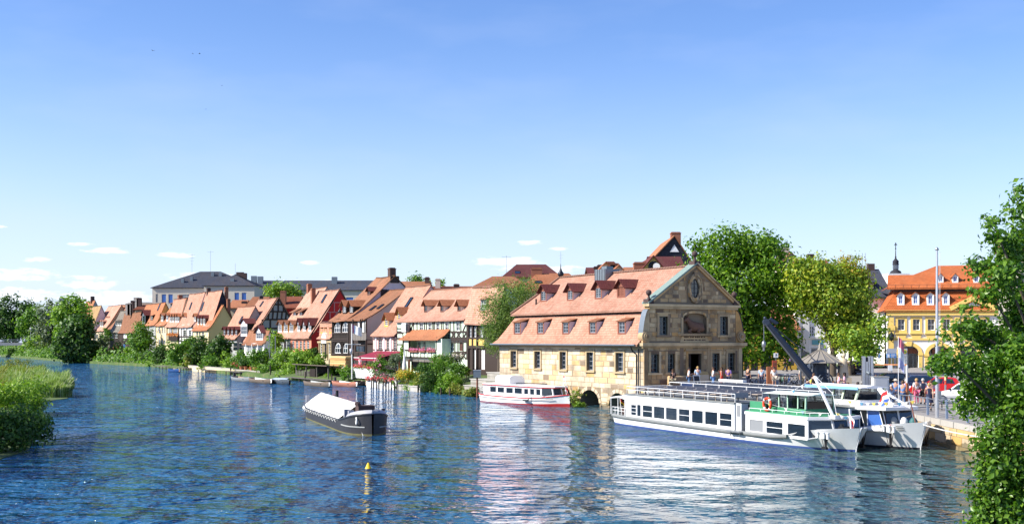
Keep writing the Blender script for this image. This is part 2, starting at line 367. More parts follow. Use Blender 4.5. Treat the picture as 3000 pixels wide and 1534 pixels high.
def rowpt(px, off=0.0):
 """where the sight line of column px meets the house row line (moved back by off)"""
 P = FR0 + N2 * off; k = (px - CX) / F
 t = (k * P.y - P.x) / (DX - k * DY)
 return P + D2 * t
SH_O = Vector((-1.35,127.9)); SH_X = Vector((.49,-.8717)); SH_Y = Vector((.8717,.49)); SH_L, SH_W = 26.3,11.1
PAVE = NT('cobbled paving'); PAVE.p.inputs['Roughness'].default_value = .9
_n = PAVE.noise(.7,5, PAVE.coord()); _v = PAVE.n('ShaderNodeTexVoronoi'); PAVE.set(_v, Scale=6.0); PAVE.L.new(PAVE.coord(), _v.inputs['Vector'])
PAVE.color(PAVE.mix(_n, (.2,.185,.165,1),(.33,.31,.28,1))); PAVE.bump(_v.outputs['Distance'], .3,.02); PAVE = PAVE.mat
EARTH = NT('garden earth'); EARTH.p.inputs['Roughness'].default_value = .95
EARTH.color(EARTH.ramp(EARTH.noise(.9,6, EARTH.coord()), [(.35,(.04,.08,.015)),(.55,(.07,.11,.02)),(.75,(.15,.12,.07))])); EARTH = EARTH.mat
ROAD = paint('asphalt', (.17,.165,.16),.85, var=.15, scale=1.2)
def ground():
 # house row bank: water edge, garden, house line, far land
 pts = [(-4.3,131),(-8,140),(-13.9,152),(-19.6,163),(-27.8,173.6),(-47,206),(-66,246),(-83,275),(-105,305),(-135,352),(-190,445),(-260,560),(-420,900)]
 rows = []
 for (x, y) in pts:
  p = Vector((x, y)); rows.append([(p.x, p.y, -1.2),(p.x, p.y, .55),((p + N2 * 1.0).x, (p + N2 * 1.0).y, .75),((p + N2 * 7.5).x, (p + N2 * 7.5).y, 2.3),((p + N2 * 60).x, (p + N2 * 60).y, 2.6),((p + N2 * 1500).x, (p + N2 * 1500).y, 2.6)])
 # first row starts against the stone building
 MB().loft(rows, False, False).build('garden_bank', EARTH, kind='structure')
 # quay and square: edge points (near to far), then back
 e = [(25.3,-40,1.45),(25.3,64,1.5),(25.4,77.2,1.55),(18.5,91,1.8),(11.6,104.9,2.05),(11.7,105.05,2.05)]
 rows = []
 for (x, y, z) in e:
  rows.append([(x, y, z),(x + 9, y + 4, z + .08),(x + 30, y + 16, z + .45),(x + 75, y + 40, z + .75),(x + 1500, y + 700, z + .75)])
 g = [(SH_O.x + SH_Y.x * 2, SH_O.y + SH_Y.y * 2)]
 rows.append([(5,117,2.05),(14,121,2.1),(35,133,2.5),(80,157,2.6),(1500,817,2.6)])
 rows.append([(0.6,128.6,2.3),(9,132.6,2.3),(30,145,2.5),(75,169,2.6),(1500,829,2.6)])
 MB().loft(rows, False, False).build('quay_pavement', PAVE, kind='structure')
ground()
UNITBOX = MB().box(-.5,.5,-.5,.5,-.5,.5).mesh('unit', TIMBER)
def bevbox():
 a, b = .5,.44; c = [(-a, a), ]
 m = MB(); k = .06
 f = [(-.5 + k, -.5,-.5 + k),(.5 - k, -.5,-.5 + k),(.5 - k, -.5,.5 - k),(-.5 + k, -.5,.5 - k)]; e = [(-.5,-.3,-.5),(.5,-.3,-.5),(.5,-.3,.5),(-.5,-.3,.5)]; bk = [(-.5,.5,-.5),(.5,.5,-.5),(.5,.5,.5),(-.5,.5,.5)]
 m.face(f)
 for A, B in ((f, e),(e, bk)):
  for i in range(4): j = (i + 1) % 4; m.face([B[i], B[j], A[j], A[i]])
 return m
def unit(name, mat, parent, c, s, rz=0.0, mesh=None, rot=None):
 """one small box-like piece that shares its mesh with all others of its material"""
 key = ('u', mat.name, mesh or 'box')
 if key not in KIDS:
  KIDS[key] = (bevbox() if mesh == 'bev' else MB().box(-.5,.5,-.5,.5,-.5,.5)).mesh(name, mat)
 o = link(name, KIDS[key], parent, c, rz, None, s)
 if rot is not None: o.rotation_euler = rot
 return o

# ---------------------------------------------------------------- foliage
def leaves_mesh(name, C0, N0, size, mat, aspect=.62, up=.35, jitter=.62):
 """one small folded leaf spray per centre; C0 centres (n,3), N0 outward directions"""
 n = len(C0); s = size * (0.5 + .95 * rng.random(n))[:, None]
 nr = N0 + rng.normal(0, jitter, (n, 3)); nr[:, 2] += up; nr /= np.linalg.norm(nr, axis=1)[:, None] + 1e-9
 t = rng.normal(0,1,(n, 3)); t -= nr * np.sum(t * nr, 1)[:, None]; t /= np.linalg.norm(t, axis=1)[:, None] + 1e-9
 b = np.cross(nr, t)
 q = [C0 - t * s * .5, C0 + b * s * .5 * aspect + nr * s * .1, C0 + t * s * .5, C0 - b * s * .5 * aspect + nr * s * .1]
 V = np.stack(q, 1).reshape(-1,3).astype('f')
 me = bpy.data.meshes.new(name); me.vertices.add(4 * n); me.vertices.foreach_set('co', V.ravel())
 idx = np.arange(4 * n).reshape(n, 4); tri = np.concatenate([idx[:, [0,1,2]], idx[:, [0,2,3]]], 1).reshape(-1,3)
 me.loops.add(len(tri) * 3); me.loops.foreach_set('vertex_index', tri.ravel().astype('i'))
 me.polygons.add(len(tri)); me.polygons.foreach_set('loop_start', np.arange(0, len(tri) * 3,3).astype('i'))
 me.polygons.foreach_set('loop_total', np.full(len(tri),3, 'i'))
 me.materials.append(mat); me.update(calc_edges=True); return me
def crown_pts(lobes, n, clump=.0, shell=.55, per=9):
 """leaf centres in clumps near the surface of the lobes (x, y, z, rx, ry, rz)"""
 L = np.array(lobes, float); w = (L[:, 3] * L[:, 4] + L[:, 4] * L[:, 5] + L[:, 3] * L[:, 5]); w /= w.sum()
 k = max(1, n // per); i = rng.choice(len(L), k, p=w)
 d = rng.normal(0,1,(k, 3)); d /= np.linalg.norm(d, axis=1)[:, None]
 rad = np.where(rng.random(k) < .75,1 - rng.random(k) ** 1.6 * (1 - shell), rng.random(k) ** .4 * shell + .15) * (.92 + .22 * rng.random(k))
 c = L[i, :3] + d * rad[:, None] * L[i, 3:]
 e = rng.normal(0,1,(k * per, 3)); e[:, 2] *= .8; C0 = np.repeat(c, per, 0) + e * (clump if clump else L[:, 3:].mean() * .12)
 N0 = np.repeat(d, per, 0) * .55 + e / (np.linalg.norm(e, axis=1)[:, None] + .3) * .8
 return C0, N0 / (np.linalg.norm(N0, axis=1)[:, None] + 1e-6)
def tree(name, label, cat, base, lobes, n, size, mat, trunk_r=.25, trunk_to=None, group=None, limbs=5, clump=0, mat2=None, share2=.0, lab2=None, per=26, bark=True, aspect=.62, up=.35):
 t = thing(name, label, cat, base, 0, group); B = np.array(base)
 lo = [(l[0] - B[0], l[1] - B[1], l[2] - B[2], *l[3:]) for l in lobes]
 C0, N0 = crown_pts(lo, n, clump, per=per)
 if mat2 is not None:
  sel = rng.random(len(C0) // per + 1) < share2; sel = np.repeat(sel, per)[:len(C0)]
  link('blossom' if lab2 else 'foliage', leaves_mesh('foliage', C0[sel], N0[sel], size * (.8 if lab2 else 1), mat2, aspect, up), t); C0, N0 = C0[~sel], N0[~sel]
 link('crown', leaves_mesh('crown', C0, N0, size, mat, aspect, up), t)
 if bark:
  top = max(l[2] for l in lo); mb = MB(); h = trunk_to or top * .8
  mb.tube([(0,0,-.6),(.05,0, h * .3),(-.06,.05, h * .65),(0,0, h)], [trunk_r, trunk_r * .8, trunk_r * .6, trunk_r * .25], 8)
  for j in range(min(limbs, len(lo) * 2)):
   l = lo[j % len(lo)]; z0 = h * (.25 + .1 * (j % 5))
   mb.tube([(0,0, z0),(l[0] * .45, l[1] * .45,(z0 + l[2]) / 2),(l[0], l[1], l[2] + l[5] * .2)], [trunk_r * .5, trunk_r * .3, trunk_r * .08], 6)
  mb.build('trunk', BARK, t)
 return t
def blob_lobes(c, w, h, d=None, k=5, seed=0):
 """k overlapping uneven lobes filling a box w wide, d deep, h high centred at c"""
 r = random.Random(seed); d = d or w; out = []
 for i in range(k):
  a = 2 * math.pi * i / k + r.uniform(-.4,.4); q = r.uniform(.25,.5)
  out.append((c[0] + math.cos(a) * w * q * .6, c[1] + math.sin(a) * d * q * .6, c[2] + r.uniform(-.3,.3) * h, w * r.uniform(.2,.32), d * r.uniform(.2,.32), h * r.uniform(.2,.32)))
 out.append((c[0], c[1], c[2] + h * .12, w * .33, d * .33, h * .38))
 return out
# ---------------------------------------------------------------- houses
class Frame:
 """local house axes: x along the front (left to right seen from the river), y back into the house"""
 def __init__(s, O, X, Y, z0=0.0):
  s.O = Vector((O[0], O[1])); s.X = Vector((X[0], X[1])).normalized(); s.Y = Vector((Y[0], Y[1])).normalized(); s.z0 = z0
  s.rz = math.atan2(s.X.y, s.X.x)
 def py(s, px, py, c=0.0):
  """sight line through a pixel met with the plane y = c -> (x, z)"""
  d = Vector(((px - CX) / F, 1)); Y = (c + s.O.dot(s.Y)) / d.dot(s.Y)
  return (d * Y - s.O).dot(s.X), CAMZ + (HY - py) / F * Y - s.z0
 def px(s, px, py, c=0.0):
  d = Vector(((px - CX) / F, 1)); Y = (c + s.O.dot(s.X)) / d.dot(s.X)
  return (d * Y - s.O).dot(s.Y), CAMZ + (HY - py) / F * Y - s.z0
def interp(pts, v):
 if v <= pts[0][0]:
  (a, b),(c, d) = pts[0], pts[1]; return b + (d - b) * (v - a) / (c - a)
 for (a, b),(c, d) in zip(pts, pts[1:]):
  if v <= c: return b + (d - b) * (v - a) / (c - a)
 return pts[-1][1]
def wall_open(mb, x0, x1, z0, z1, ops, y=0.0, depth=.18):
 """wall face at y with real openings and reveals going back by depth"""
 xs = sorted({x0, x1, *[max(x0, min(x1, v)) for o in ops for v in o[:2]]}); zs = sorted({z0, z1, *[max(z0, min(z1, v)) for o in ops for v in o[2:4]]})
 for a, b in zip(xs, xs[1:]):
  for c, d in zip(zs, zs[1:]):
   mx, mz = (a + b) / 2,(c + d) / 2
   if any(o[0] < mx < o[1] and o[2] < mz < o[3] for o in ops): continue
   mb.face([(a, y, c),(b, y, c),(b, y, d),(a, y, d)])
 for a, b, c, d in [o[:4] for o in ops]:
  e = y + depth
  mb.face([(a, y, c),(a, e, c),(a, e, d),(a, y, d)]); mb.face([(b, y, c),(b, y, d),(b, e, d),(b, e, c)])
  mb.face([(a, y, c),(b, y, c),(b, e, c),(a, e, c)]); mb.face([(a, y, d),(a, e, d),(b, e, d),(b, y, d)])
WIN = {}
def window(parent, x, z, w, h, y=0.0, rz=0.0, frame=WHITE, glass=GLASS, bars=(1,2), sill=None, loc=None, arch=False, fw=.07):
 """window (frame and glazing bars) with its pane; stands on the plane y and sits in an opening"""
 w, h = round(w, 1) or .1, round(h, 1) or .1
 key = (w, h, frame.name, glass.name, bars, arch, fw, sill.name if sill else None)
 if key not in WIN:
  f = MB(); d = .05; a, b = w / 2, h
  t = fw
  if arch:
   n = 9; P = [(-a, 0),(a, 0)] + [(a * math.cos(math.pi * k / (n - 1)), b - a + a * math.sin(math.pi * k / (n - 1))) for k in range(n)]
   inn = [(px * (1 - t / a), t + (pz) * (1 - 2 * t / b)) for px, pz in P]
   for i in range(len(P)):
    j = (i + 1) % len(P); f.face([(P[i][0], -d, P[i][1]),(P[j][0], -d, P[j][1]),(inn[j][0], -d, inn[j][1]),(inn[i][0], -d, inn[i][1])]); f.face([(inn[i][0], -d, inn[i][1]),(inn[j][0], -d, inn[j][1]),(inn[j][0], 0, inn[j][1]),(inn[i][0], 0, inn[i][1])])
  else:
   f.box(-a, -a + t, -d, 0,0, b); f.box(a - t, a, -d, 0,0, b); f.box(-a + t, a - t, -d, 0,0, t); f.box(-a + t, a - t, -d, 0, b - t, b)
  for k in range(1, bars[0] + 1): q = -a + w * k / (bars[0] + 1); f.box(q - t * .45, q + t * .45,-d * .8,0, t, b - t if not arch else b * .97)
  for k in range(1, bars[1] + 1): q = b * k / (bars[1] + 1); f.box(-a + t, a - t, -d * .75,.001, q - t * .28, q + t * .28)
  if sill: f.box(-a - .08, a + .08,-.16,-.051,-.09,0)
  g = MB()
  if arch: g.face([(px * .97,-.012, pz * .985) for px, pz in P])
  else: g.face([(-a + t * .5,-.012, t * .5),(a - t * .5,-.012, t * .5),(a - t * .5,-.012, b - t * .5),(-a + t * .5,-.012, b - t * .5)])
  WIN[key] = (f.mesh('window', frame), g.mesh('pane', glass))
 fm, gm = WIN[key]
 o = link('window', fm, parent, loc or (x, y, z), rz); link('pane', gm, o)
 return o
def roof_sheet(mb, prof, x0, x1, th=.14, xa=None, xb=None, sag=None):
 if sag:                                                # an old roof: cut along its length so that it can sag
  n = 8; X_ = [x0 + (x1 - x0) * k / n for k in range(n + 1)]
  for a, b in zip(X_, X_[1:]):
   s = 0.0
   for i, ((y0, z0),(y1, z1)) in enumerate(zip(prof, prof[1:])):
    l = math.hypot(y1 - y0, z1 - z0); P = [(a, y0, z0 + sag(a)),(b, y0, z0 + sag(b)),(b, y1, z1 + sag(b)),(a, y1, z1 + sag(a))]; mb.face(P, [(a, s),(b, s),(b, s + l),(a, s + l)]); Q = [(p[0], p[1], p[2] - th) for p in P]; mb.face(Q[::-1], [(0,0)] * 4)
    if i == 0: mb.face([P[0], Q[0], Q[1], P[1]], [(0,0),(0,.02),(.5,.02),(.5,0)])
    if a == x0: mb.face([P[0], P[3], Q[3], Q[0]], [(0,0)] * 4)
    if b == X_[-1]: mb.face([P[1], Q[1], Q[2], P[2]], [(0,0)] * 4)
    s += l
  return
 """slab that follows the (y, z) profile from eave to ridge; xa/xb: x ends at each profile point for hips"""
 n = len(prof); xa = xa or [x0] * n; xb = xb or [x1] * n; s = 0.0
 for i in range(n - 1):
  (y0, z0),(y1, z1) = prof[i], prof[i + 1]; l = math.hypot(y1 - y0, z1 - z0)
  nx, nz = -(z1 - z0) / l * th, (y1 - y0) / l * th
  if nz < 0: nx, nz = -nx, -nz
  A = [(xa[i], y0, z0),(xb[i], y0, z0),(xb[i + 1], y1, z1),(xa[i + 1], y1, z1)]
  mb.face(A, [(xa[i], s),(xb[i], s),(xb[i + 1], s + l),(xa[i + 1], s + l)])
  Bq = [(x, y - nx * .0, z - th) for x, y, z in A]
  mb.face(Bq[::-1], [(0,0)] * 4)
  mb.face([A[0], A[3], Bq[3], Bq[0]], [(0,0)] * 4); mb.face([A[1], Bq[1], Bq[2], A[2]], [(0,0)] * 4)
  if i == 0: mb.face([A[0], Bq[0], Bq[1], A[1]], [(0,0),(0,.02),(x1 - x0,.02),(x1 - x0,0)])
  s += l
def ridge_caps(mb, x0, x1, y, z, step=.38, r=.14, sag=lambda x: 0):
 n = max(1, int((x1 - x0) / step))
 for k in range(n):
  a = x0 + (x1 - x0) * k / n; b = x0 + (x1 - x0) * (k + 1) / n + .04
  secs = [[(q, y + rr * math.cos(t), z + sag(q) + rr * math.sin(t) * .9) for t in (0,.8,1.57,2.34,3.14)] for q, rr in ((a, r * .82),(b, r))]
  mb.loft(secs, False, False); mb.face(secs[1])
def dormer(parent, fr, prof, p0, p1, q0, q1, kind='gable', wall=WHITE, cheek=LAV, roofm=WINE, frame=WHITE, glass=GLASS, rh=.35, ins=.14, bars=(1,2), ov=.14, top=None, rows=1, fh=.78):
 """dormer whose front face covers the pixels p0..p1, q0 (top)..q1 (foot); finds its depth on the roof"""
 y = 0.0; best = 9e9
 for k in range(160):
  c = prof[0][0] + (prof[-1][0] - prof[0][0]) * k / 159; x, z = fr.py((p0 + p1) / 2, q1, c); e = abs(z - interp(prof, c))
  if e < best: best, y = e, c
 x0, zb = fr.py(p0, q1, y); x1, zt = fr.py(p1, q0, y); zb = interp(prof, y) + .02
 if zt < zb + .6: zt = zb + .6
 w, h = x1 - x0, zt - zb
 def yat(z):
  c = y
  while c < prof[-1][0] and interp(prof, c) < z: c += .03
  return c
 ye = yat(zt); d = MB()
 ws = w - 2 * ins; wx0 = x0 + ins; hh = h * fh
 wall_open(d, x0, x1, zb - .12, zt, [(wx0, wx0 + ws, zb + h * .12, zb + h * .12 + hh)], y, .12)
 if kind == 'gable': d.face([(x0, y, zt),(x1, y, zt),((x0 + x1) / 2, y, zt + rh)])
 o = d.build('dormer', wall, parent)
 c = MB()
 for x in (x0 + .004, x1 - .004):
  pts = [(x, y + .004, zb - .1),(x, y + .004, zt)] + ([(x, ye, zt)] if ye > y + .05 else [])
  zz = [(x, cc, interp(prof, cc) - .05) for cc in np.linspace(ye, y, 5)[1:-1]]
  c.face(pts + zz)
 c.build('dormer_cheek', cheek, o)
 nwin = max(1, rows)
 for k in range(nwin):
  window(o, wx0 + ws * (k + .5) / nwin, zb + h * .12, ws / nwin - (.06 if nwin > 1 else 0), hh, y + .1, frame=frame, glass=glass, bars=bars, fw=.06)
 r = MB(); xm = (x0 + x1) / 2; a, b = x0 - ov, x1 + ov; yf = y - ov * 1.2
 if kind == 'gable':
  zr = zt + rh + .05; yr = yat(zr); z0 = zt - rh * ov * 2 / w
  for sx in (a, b):
   L_ = math.hypot(sx - xm, zr - z0)
   A = [(sx, yf, z0),(sx, yat(z0) + .1, z0),(xm, yr + .1, zr),(xm, yf, zr)]
   r.face(A, [(0,0),(ye - yf, 0),(yr - yf, L_),(0, L_)]); r.face([(p[0], p[1], p[2] - .07) for p in A][::-1], [(0,0)] * 4)
   r.face([A[0], A[3], (xm, yf, zr - .07),(sx, yf, z0 - .07)], [(0,0)] * 4); r.face([A[0], (A[0][0], A[0][1], A[0][2] - .07),(A[1][0], A[1][1], A[1][2] - .07), A[1]], [(0,0)] * 4)
 else:
  s = top if top is not None else rh; zr = zt + .06; z1 = zr
  c2 = y; 
  while c2 < prof[-1][0] and interp(prof, c2) < zr + s * (c2 - y): c2 += .03
  A = [(a, yf, zr - s * ov),(b, yf, zr - s * ov),(b, c2 + .06, zr + s * (c2 - y) + .02),(a, c2 + .06, zr + s * (c2 - y) + .02)]; L_ = math.hypot(c2 - yf, s * (c2 - yf))
  r.face(A, [(0,0),(b - a, 0),(b - a, L_),(0, L_)]); Bq = [(p[0], p[1], p[2] - .09) for p in A]; r.face(Bq[::-1], [(0,0)] * 4)
  r.face([A[0], Bq[0], Bq[1], A[1]], [(0,0)] * 4); r.face([A[1], Bq[1], Bq[2], A[2]], [(0,0)] * 4); r.face([A[0], A[3], Bq[3], Bq[0]], [(0,0)] * 4)
 r.build('dormer_roof', roofm, o)
 return o
def beams(parent, fr, segs, y=0.0, w=.2, mat=TIMBER, name='timber_beam', proud=.05):
 for sg in segs:
  (x0, z0),(x1, z1) = fr.py(sg[0], sg[1], y), fr.py(sg[2], sg[3], y); ww = sg[4] if len(sg) > 4 else w
  L_ = math.hypot(x1 - x0, z1 - z0); a = math.atan2(z1 - z0, x1 - x0)
  unit(name, mat, parent, ((x0 + x1) / 2, y - proud / 2 + random.uniform(0,.006),(z0 + z1) / 2),(L_ + ww * .5, proud + .06, ww), rot=(0,-a, 0))
def chimney(parent, x, y, z0, z1, w=.6, d=.6, mat=BRICKC, name='chimney'):
 m = MB(); m.box(x - w / 2, x + w / 2, y - d / 2, y + d / 2, z0, z1 - .16); m.box(x - w / 2 - .06, x + w / 2 + .06, y - d / 2 - .06, y + d / 2 + .06, z1 - .16, z1 - .03)
 m.box(x - w / 2 + .08, x + w / 2 - .08, y - d / 2 + .08, y + d / 2 - .08, z1 - .03, z1 + .12)
 return m.build(name, mat, parent)
def skylight(parent, fr, prof, px, py, w=.7, h=1.0):
 y = 0; best = 9e9
 for k in range(160):
  c = prof[0][0] + (prof[-1][0] - prof[0][0]) * k / 159; x, z = fr.py(px, py, c); e = abs(z - interp(prof, c))
  if e < best: best, y, xx = e, c, x
 s = math.atan2(interp(prof, y + .2) - interp(prof, y - .2),.4); o = MB()
 for a in ((-w / 2,-w / 2 + .07,-h / 2, h / 2),(w / 2 - .07, w / 2,-h / 2, h / 2),(-w / 2 + .07, w / 2 - .07,-h / 2,-h / 2 + .07),(-w / 2 + .07, w / 2 - .07, h / 2 - .07, h / 2)): o.box(a[0], a[1], a[2], a[3], -.02,.1)
 f = o.build('skylight', DMETAL, parent, (xx, y, interp(prof, y) + .02)); f.rotation_euler = (s, 0,0)
 MB().face([(-w / 2 + .03,-h / 2 + .03,.05),(w / 2 - .03,-h / 2 + .03,.05),(w / 2 - .03, h / 2 - .03,.05),(-w / 2 + .03, h / 2 - .03,.05)]).build('pane', GLASS, f)
class House: pass
def house(label, pf, pn, eave, apex, wall, roofm, gable=None, off=0.0, base=1.6, bell=True, ov=.45, wins=(), wkw={}, cat='house', group='old riverside houses', name='house', back=1.0, backz=None, ridgef=None, extra_top=0, gx=0.02, under=None, side=.25):
 """house whose front spans columns pf..pn; eave row at pn; apex = pixel of the near ridge end"""
 H = House(); a, b = rowpt(pf, off), rowpt(pn, off); L = (b - a).length
 fr = Frame(a, (-DX, -DY), N2,0.0); H.fr, H.L = fr, L
 _, ze = fr.py(pn, eave, -ov); w, zr = fr.px(apex[0], apex[1], L); H.w, H.ze, H.zr = w, ze, zr
 rise = zr - ze
 prof = [(-ov, ze),(.12 * w, ze + rise * .13),(.3 * w, ze + rise * .285),(.6 * w, ze + rise * .585),(w, zr)] if bell else [(-ov, ze),(w, zr)]
 H.prof = prof
 t = thing(name, label, cat, (a.x, a.y, 0), fr.rz, group); H.t = t
 ops = []
 for q in wins: (x0, zt),(x1, zb) = fr.py(q[0], q[2], 0), fr.py(q[1], q[3], 0); ops.append((x0, x1, zb, zt))
 zwt = interp(prof, 0) - .1; m = MB(); wall_open(m, 0, L, base, zwt, ops); yb = w * (1 + back); zb_ = backz if backz is not None else ze
 m.face([(0, yb, base),(0, yb, zb_),(L, yb, zb_),(L, yb, base)]); m.build('wall', wall, t)
 for o, q in zip(ops, wins):
  kw = dict(wkw); 
  if len(q) > 4: kw.update(q[4])
  window(t, (o[0] + o[1]) / 2, o[2], o[1] - o[0], o[3] - o[2], .12, **kw)
 g = MB()
 for x in (gx, L - gx):
  P = [(x, gx, base)] + [(x, max(gx, y), z - .16) for y, z in prof if y > 0] + [(x, yb - gx, zb_ - .16),(x, yb - gx, base)]
  P.insert(1,(x, gx, zwt)); g.face(P)
 g.build('gable_wall', gable or wall, t)
 sv, sp = random.uniform(.04,.16), random.uniform(0,6); sag = lambda x: -sv * (4 * max(0, min(1, x / L)) * (1 - max(0, min(1, x / L)))) * (1 + .5 * math.sin(x * 1.1 + sp))
 r = MB(); roof_sheet(r, prof, -side, L + side, sag=sag); bp = [(w, zr - .004),(yb + .4, zb_ - .3)]
 roof_sheet(r, bp[::-1], -side, L + side); H.roof = r.build('roof', roofm, t)
 c = MB(); ridge_caps(c, -side, L + side, w, zr - .02, sag=sag); c.build('ridge_tiles', roofm, t, kind='stuff')
 return H
def A(x): return 920 + x / 3.658
def B(x): return 620 + x / 3.658
def Cc(x): return 200 + x / 3.658
def Z(y): return 780 + y / 3.658
def Zc(y): return 760 + y / 3.658
def wl(fx, fz, *rects): return [(fx(r[0]), fx(r[1]), fz(r[2]), fz(r[3]), *r[4:]) for r in rects]
def sg(fx, fz, *segs): return [(fx(s[0]), fz(s[1]), fx(s[2]), fz(s[3]), *s[4:]) for s in segs]
# ---------------------------------------------------------------- the stone slaughterhouse on the water
def slaughterhouse():
 fr = Frame(SH_O, SH_X, SH_Y); L, W = SH_L, SH_W
 t = thing('stone_building', 'big old sandstone building on the river bank with mansard tiled roof and carved ox gable', 'building', (SH_O.x, SH_O.y, 0), fr.rz)
 sx = lambda c: 1380 + c / 2.438
 sy = lambda c: 660 + c / 2.438
 # ---- river front with window openings and three culvert arches at the water
 ops = []
 for a, b, q0, q1 in ((285,326,900,1015),(455,497,904,1022),(636,681,905,1027),(828,876,910,1041),(1035,1090,915,1050)):
  (x0, zt),(x1, zb) = fr.py(sx(a), sy(q0)), fr.py(sx(b), sy(q1)); ops.append((x0, x1,3.35,5.05))
 arch = []
 for a, b, top in ((640,712,1150),(780,915,1168),(985,1110,1190)):
  (x0, zt),(x1, _) = fr.py(sx(a), sy(top)), fr.py(sx(b), sy(top)); arch.append((x0, x1, max(1.0, zt)))
 m = MB(); wall_open(m, 0, L, 1.75,5.75, ops, .06,.3)
 # lower part, split at the arches
 xs = 0.0
 for (x0, x1, zt) in arch:
  zt = min(zt, 1.68); m.face([(xs, .06,-1),(x0,.06,-1),(x0,.06,1.75),(xs, .06,1.75)]); r = (x1 - x0) / 2; xc = (x0 + x1) / 2; z0 = zt - min(r, 1.2); n = 10
  pts = [(xc - r * math.cos(math.pi * k / n), z0 + (zt - z0) * math.sin(math.pi * k / n)) for k in range(n + 1)]
  for (a, b),(c, d) in zip(pts, pts[1:]):
   m.face([(a, .06, b),(c, .06, d),(c, .06,1.75),(a, .06,1.75)]); m.face([(a, .06, b),(a, 3, b),(c, 3, d),(c, .06, d)])
  m.face([(x0,.06,-1),(x0,3,-1),(x0,3, z0),(x0,.06, z0)]); m.face([(x1,.06,-1),(x1,.06, z0),(x1,3, z0),(x1,3,-1)])
  m.face([(x0,3,-1),(x1,3,-1),(x1,3, zt),(x0,3, zt)]); xs = x1
 m.face([(xs, .06,-1),(L, .06,-1),(L, .06,1.75),(xs, .06,1.75)])
 m.face([(.05,.06,-1),(.05,.06,5.7),(.05, W, 5.7),(.05, W, -1)]); m.face([(.05, W, -1),(.05, W, 5.7),(L, W, 5.7),(L, W, -1)])
 wall = m.build('wall', MORTAR, t)
 # blocks of the river front: the nearer ones each a stone, the far rest one joined part
 rest = MB(); cnt = 0; z = .05; k = 0; cand = []
 while z < 5.7:
  ch = .42 if z < 1.8 else .5
  ch = min(ch * random.uniform(.9,1.1),5.72 - z)
  if ch < .15: break
  x = random.uniform(-1.0,0); 
  while x < L:
   w = random.uniform(.75,1.5); a, b = max(x, 0), min(x + w, L); x += w
   segs = [(a, b)]
   for o in ops:
    if o[2] - .12 < z + ch * .5 < o[3] + .12:
     segs = [s for p, q in segs for s in ((p, min(q, o[0] - .2)),(max(p, o[1] + .2), q)) if s[1] - s[0] > .12]
   for ar in arch:
    if z < min(ar[2], 1.68) + .05:
     segs = [s for p, q in segs for s in ((p, min(q, ar[0] - .22)),(max(p, ar[1] + .22), q)) if s[1] - s[0] > .12]
   for p, q in segs: cand.append(((p + q) / 2, z + ch / 2, q - p - .03, ch - .03))
  z += ch; k += 1
 cand.sort(key=lambda c: -c[0])
 for i, (x, zz, w, h) in enumerate(cand):
  d = random.uniform(.05,.09)
  if i < 140: unit('stone', STONE_LT, wall, (x, .06, zz),(w, d, h), mesh='bev')
  else: rest.box(x - w / 2, x + w / 2,.06 - d / 2,.1, zz - h / 2, zz + h / 2)
 rest.build('stonework', STONE_LT, wall, kind='stuff')
 for i, o in enumerate(ops):
  s = MB(); e = .2
  s.box(o[0] - e, o[0], -.06,.1, o[2] - .05, o[3] + e); s.box(o[1], o[1] + e, -.06,.1, o[2] - .05, o[3] + e); s.box(o[0], o[1], -.06,.1, o[3], o[3] + e); s.box(o[0] - e - .06, o[1] + e + .06,-.14,.12, o[2] - .2, o[2] - .05)
  wn = window(t, (o[0] + o[1]) / 2, o[2], o[1] - o[0], o[3] - o[2], .3, frame=ALU, bars=(1,3)); sr = s.build('surround', TRIMST, wn); sr.location = (-(o[0] + o[1]) / 2,-.3,-o[2])
 for ar in arch:
  r = (ar[1] - ar[0]) / 2; xc = (ar[0] + ar[1]) / 2; zt = min(ar[2], 1.68); z0 = zt - min(r, 1.2); n = 9
  for k in range(n):
   a0, a1 = math.pi * k / n + .02, math.pi * (k + 1) / n - .02; rr = (zt - z0)
   P = [(xc - (r + e) * math.cos(q), z0 + (rr + e) * math.sin(q)) for q, e in ((a0,0),(a1,0),(a1,.34),(a0,.34))]
   MB().prismy(P, -.03,.2).build('voussoir', STONE_LT, wall)
 MB().box(-.05, L + .1,-.12,.1,5.45,5.72).build('cornice', TRIMST, t)
 # ---- gable end towards the square
 g = lambda px, py: fr.px(sx(px), sy(py), L)
 gops = []
 for a, b, q0, q1 in ((1278,1337,918,1048),(1398,1452,916,1045),(1716,1768,912,1040),(1828,1880,910,1035),(1338,1400,648,780),(1770,1828,650,780)):
  (v0, zt),(v1, zb) = g(a, q0), g(b, q1); gops.append((v0, v1, zb, zt))
 d0, dz = g(1545,915); d1, _ = g(1640,915); gops.append((d0, d1,1.9, dz))
 n0, nt = g(1508,625); n1, nb = g(1675,772)
 z1 = g(1600,850)[1]; z2 = g(1400,572)[1]; ap = g(1600,283); u0, u1 = g(1268,600)[0], g(1885,600)[0]
 G = thing; gm = MB()                                   # built in (v, z) as an x-z wall and then turned
 wall_open(gm, 0, W, 1.2, z1, gops, 0,.32); wall_open(gm, u0, u1, z1, z2, gops + [(n0, n1, nb, nt)], 0,.32)
 gm.face([(u0 - .1,0, z2),(u1 + .1,0, z2),(ap[0], 0, ap[1])]); gm.face([(u0 - .1,.55, z2),(ap[0], .55, ap[1]),(u1 + .1,.55, z2)]); gm.face([(u0,.55, z1),(u0,.55, z2),(u1,.55, z2),(u1,.55, z1)])
 gm.face([(u0,0, z1),(u0,.55, z1),(u0,.55, z2),(u0,0, z2)]); gm.face([(u1,0, z1),(u1,0, z2),(u1,.55, z2),(u1,.55, z1)])
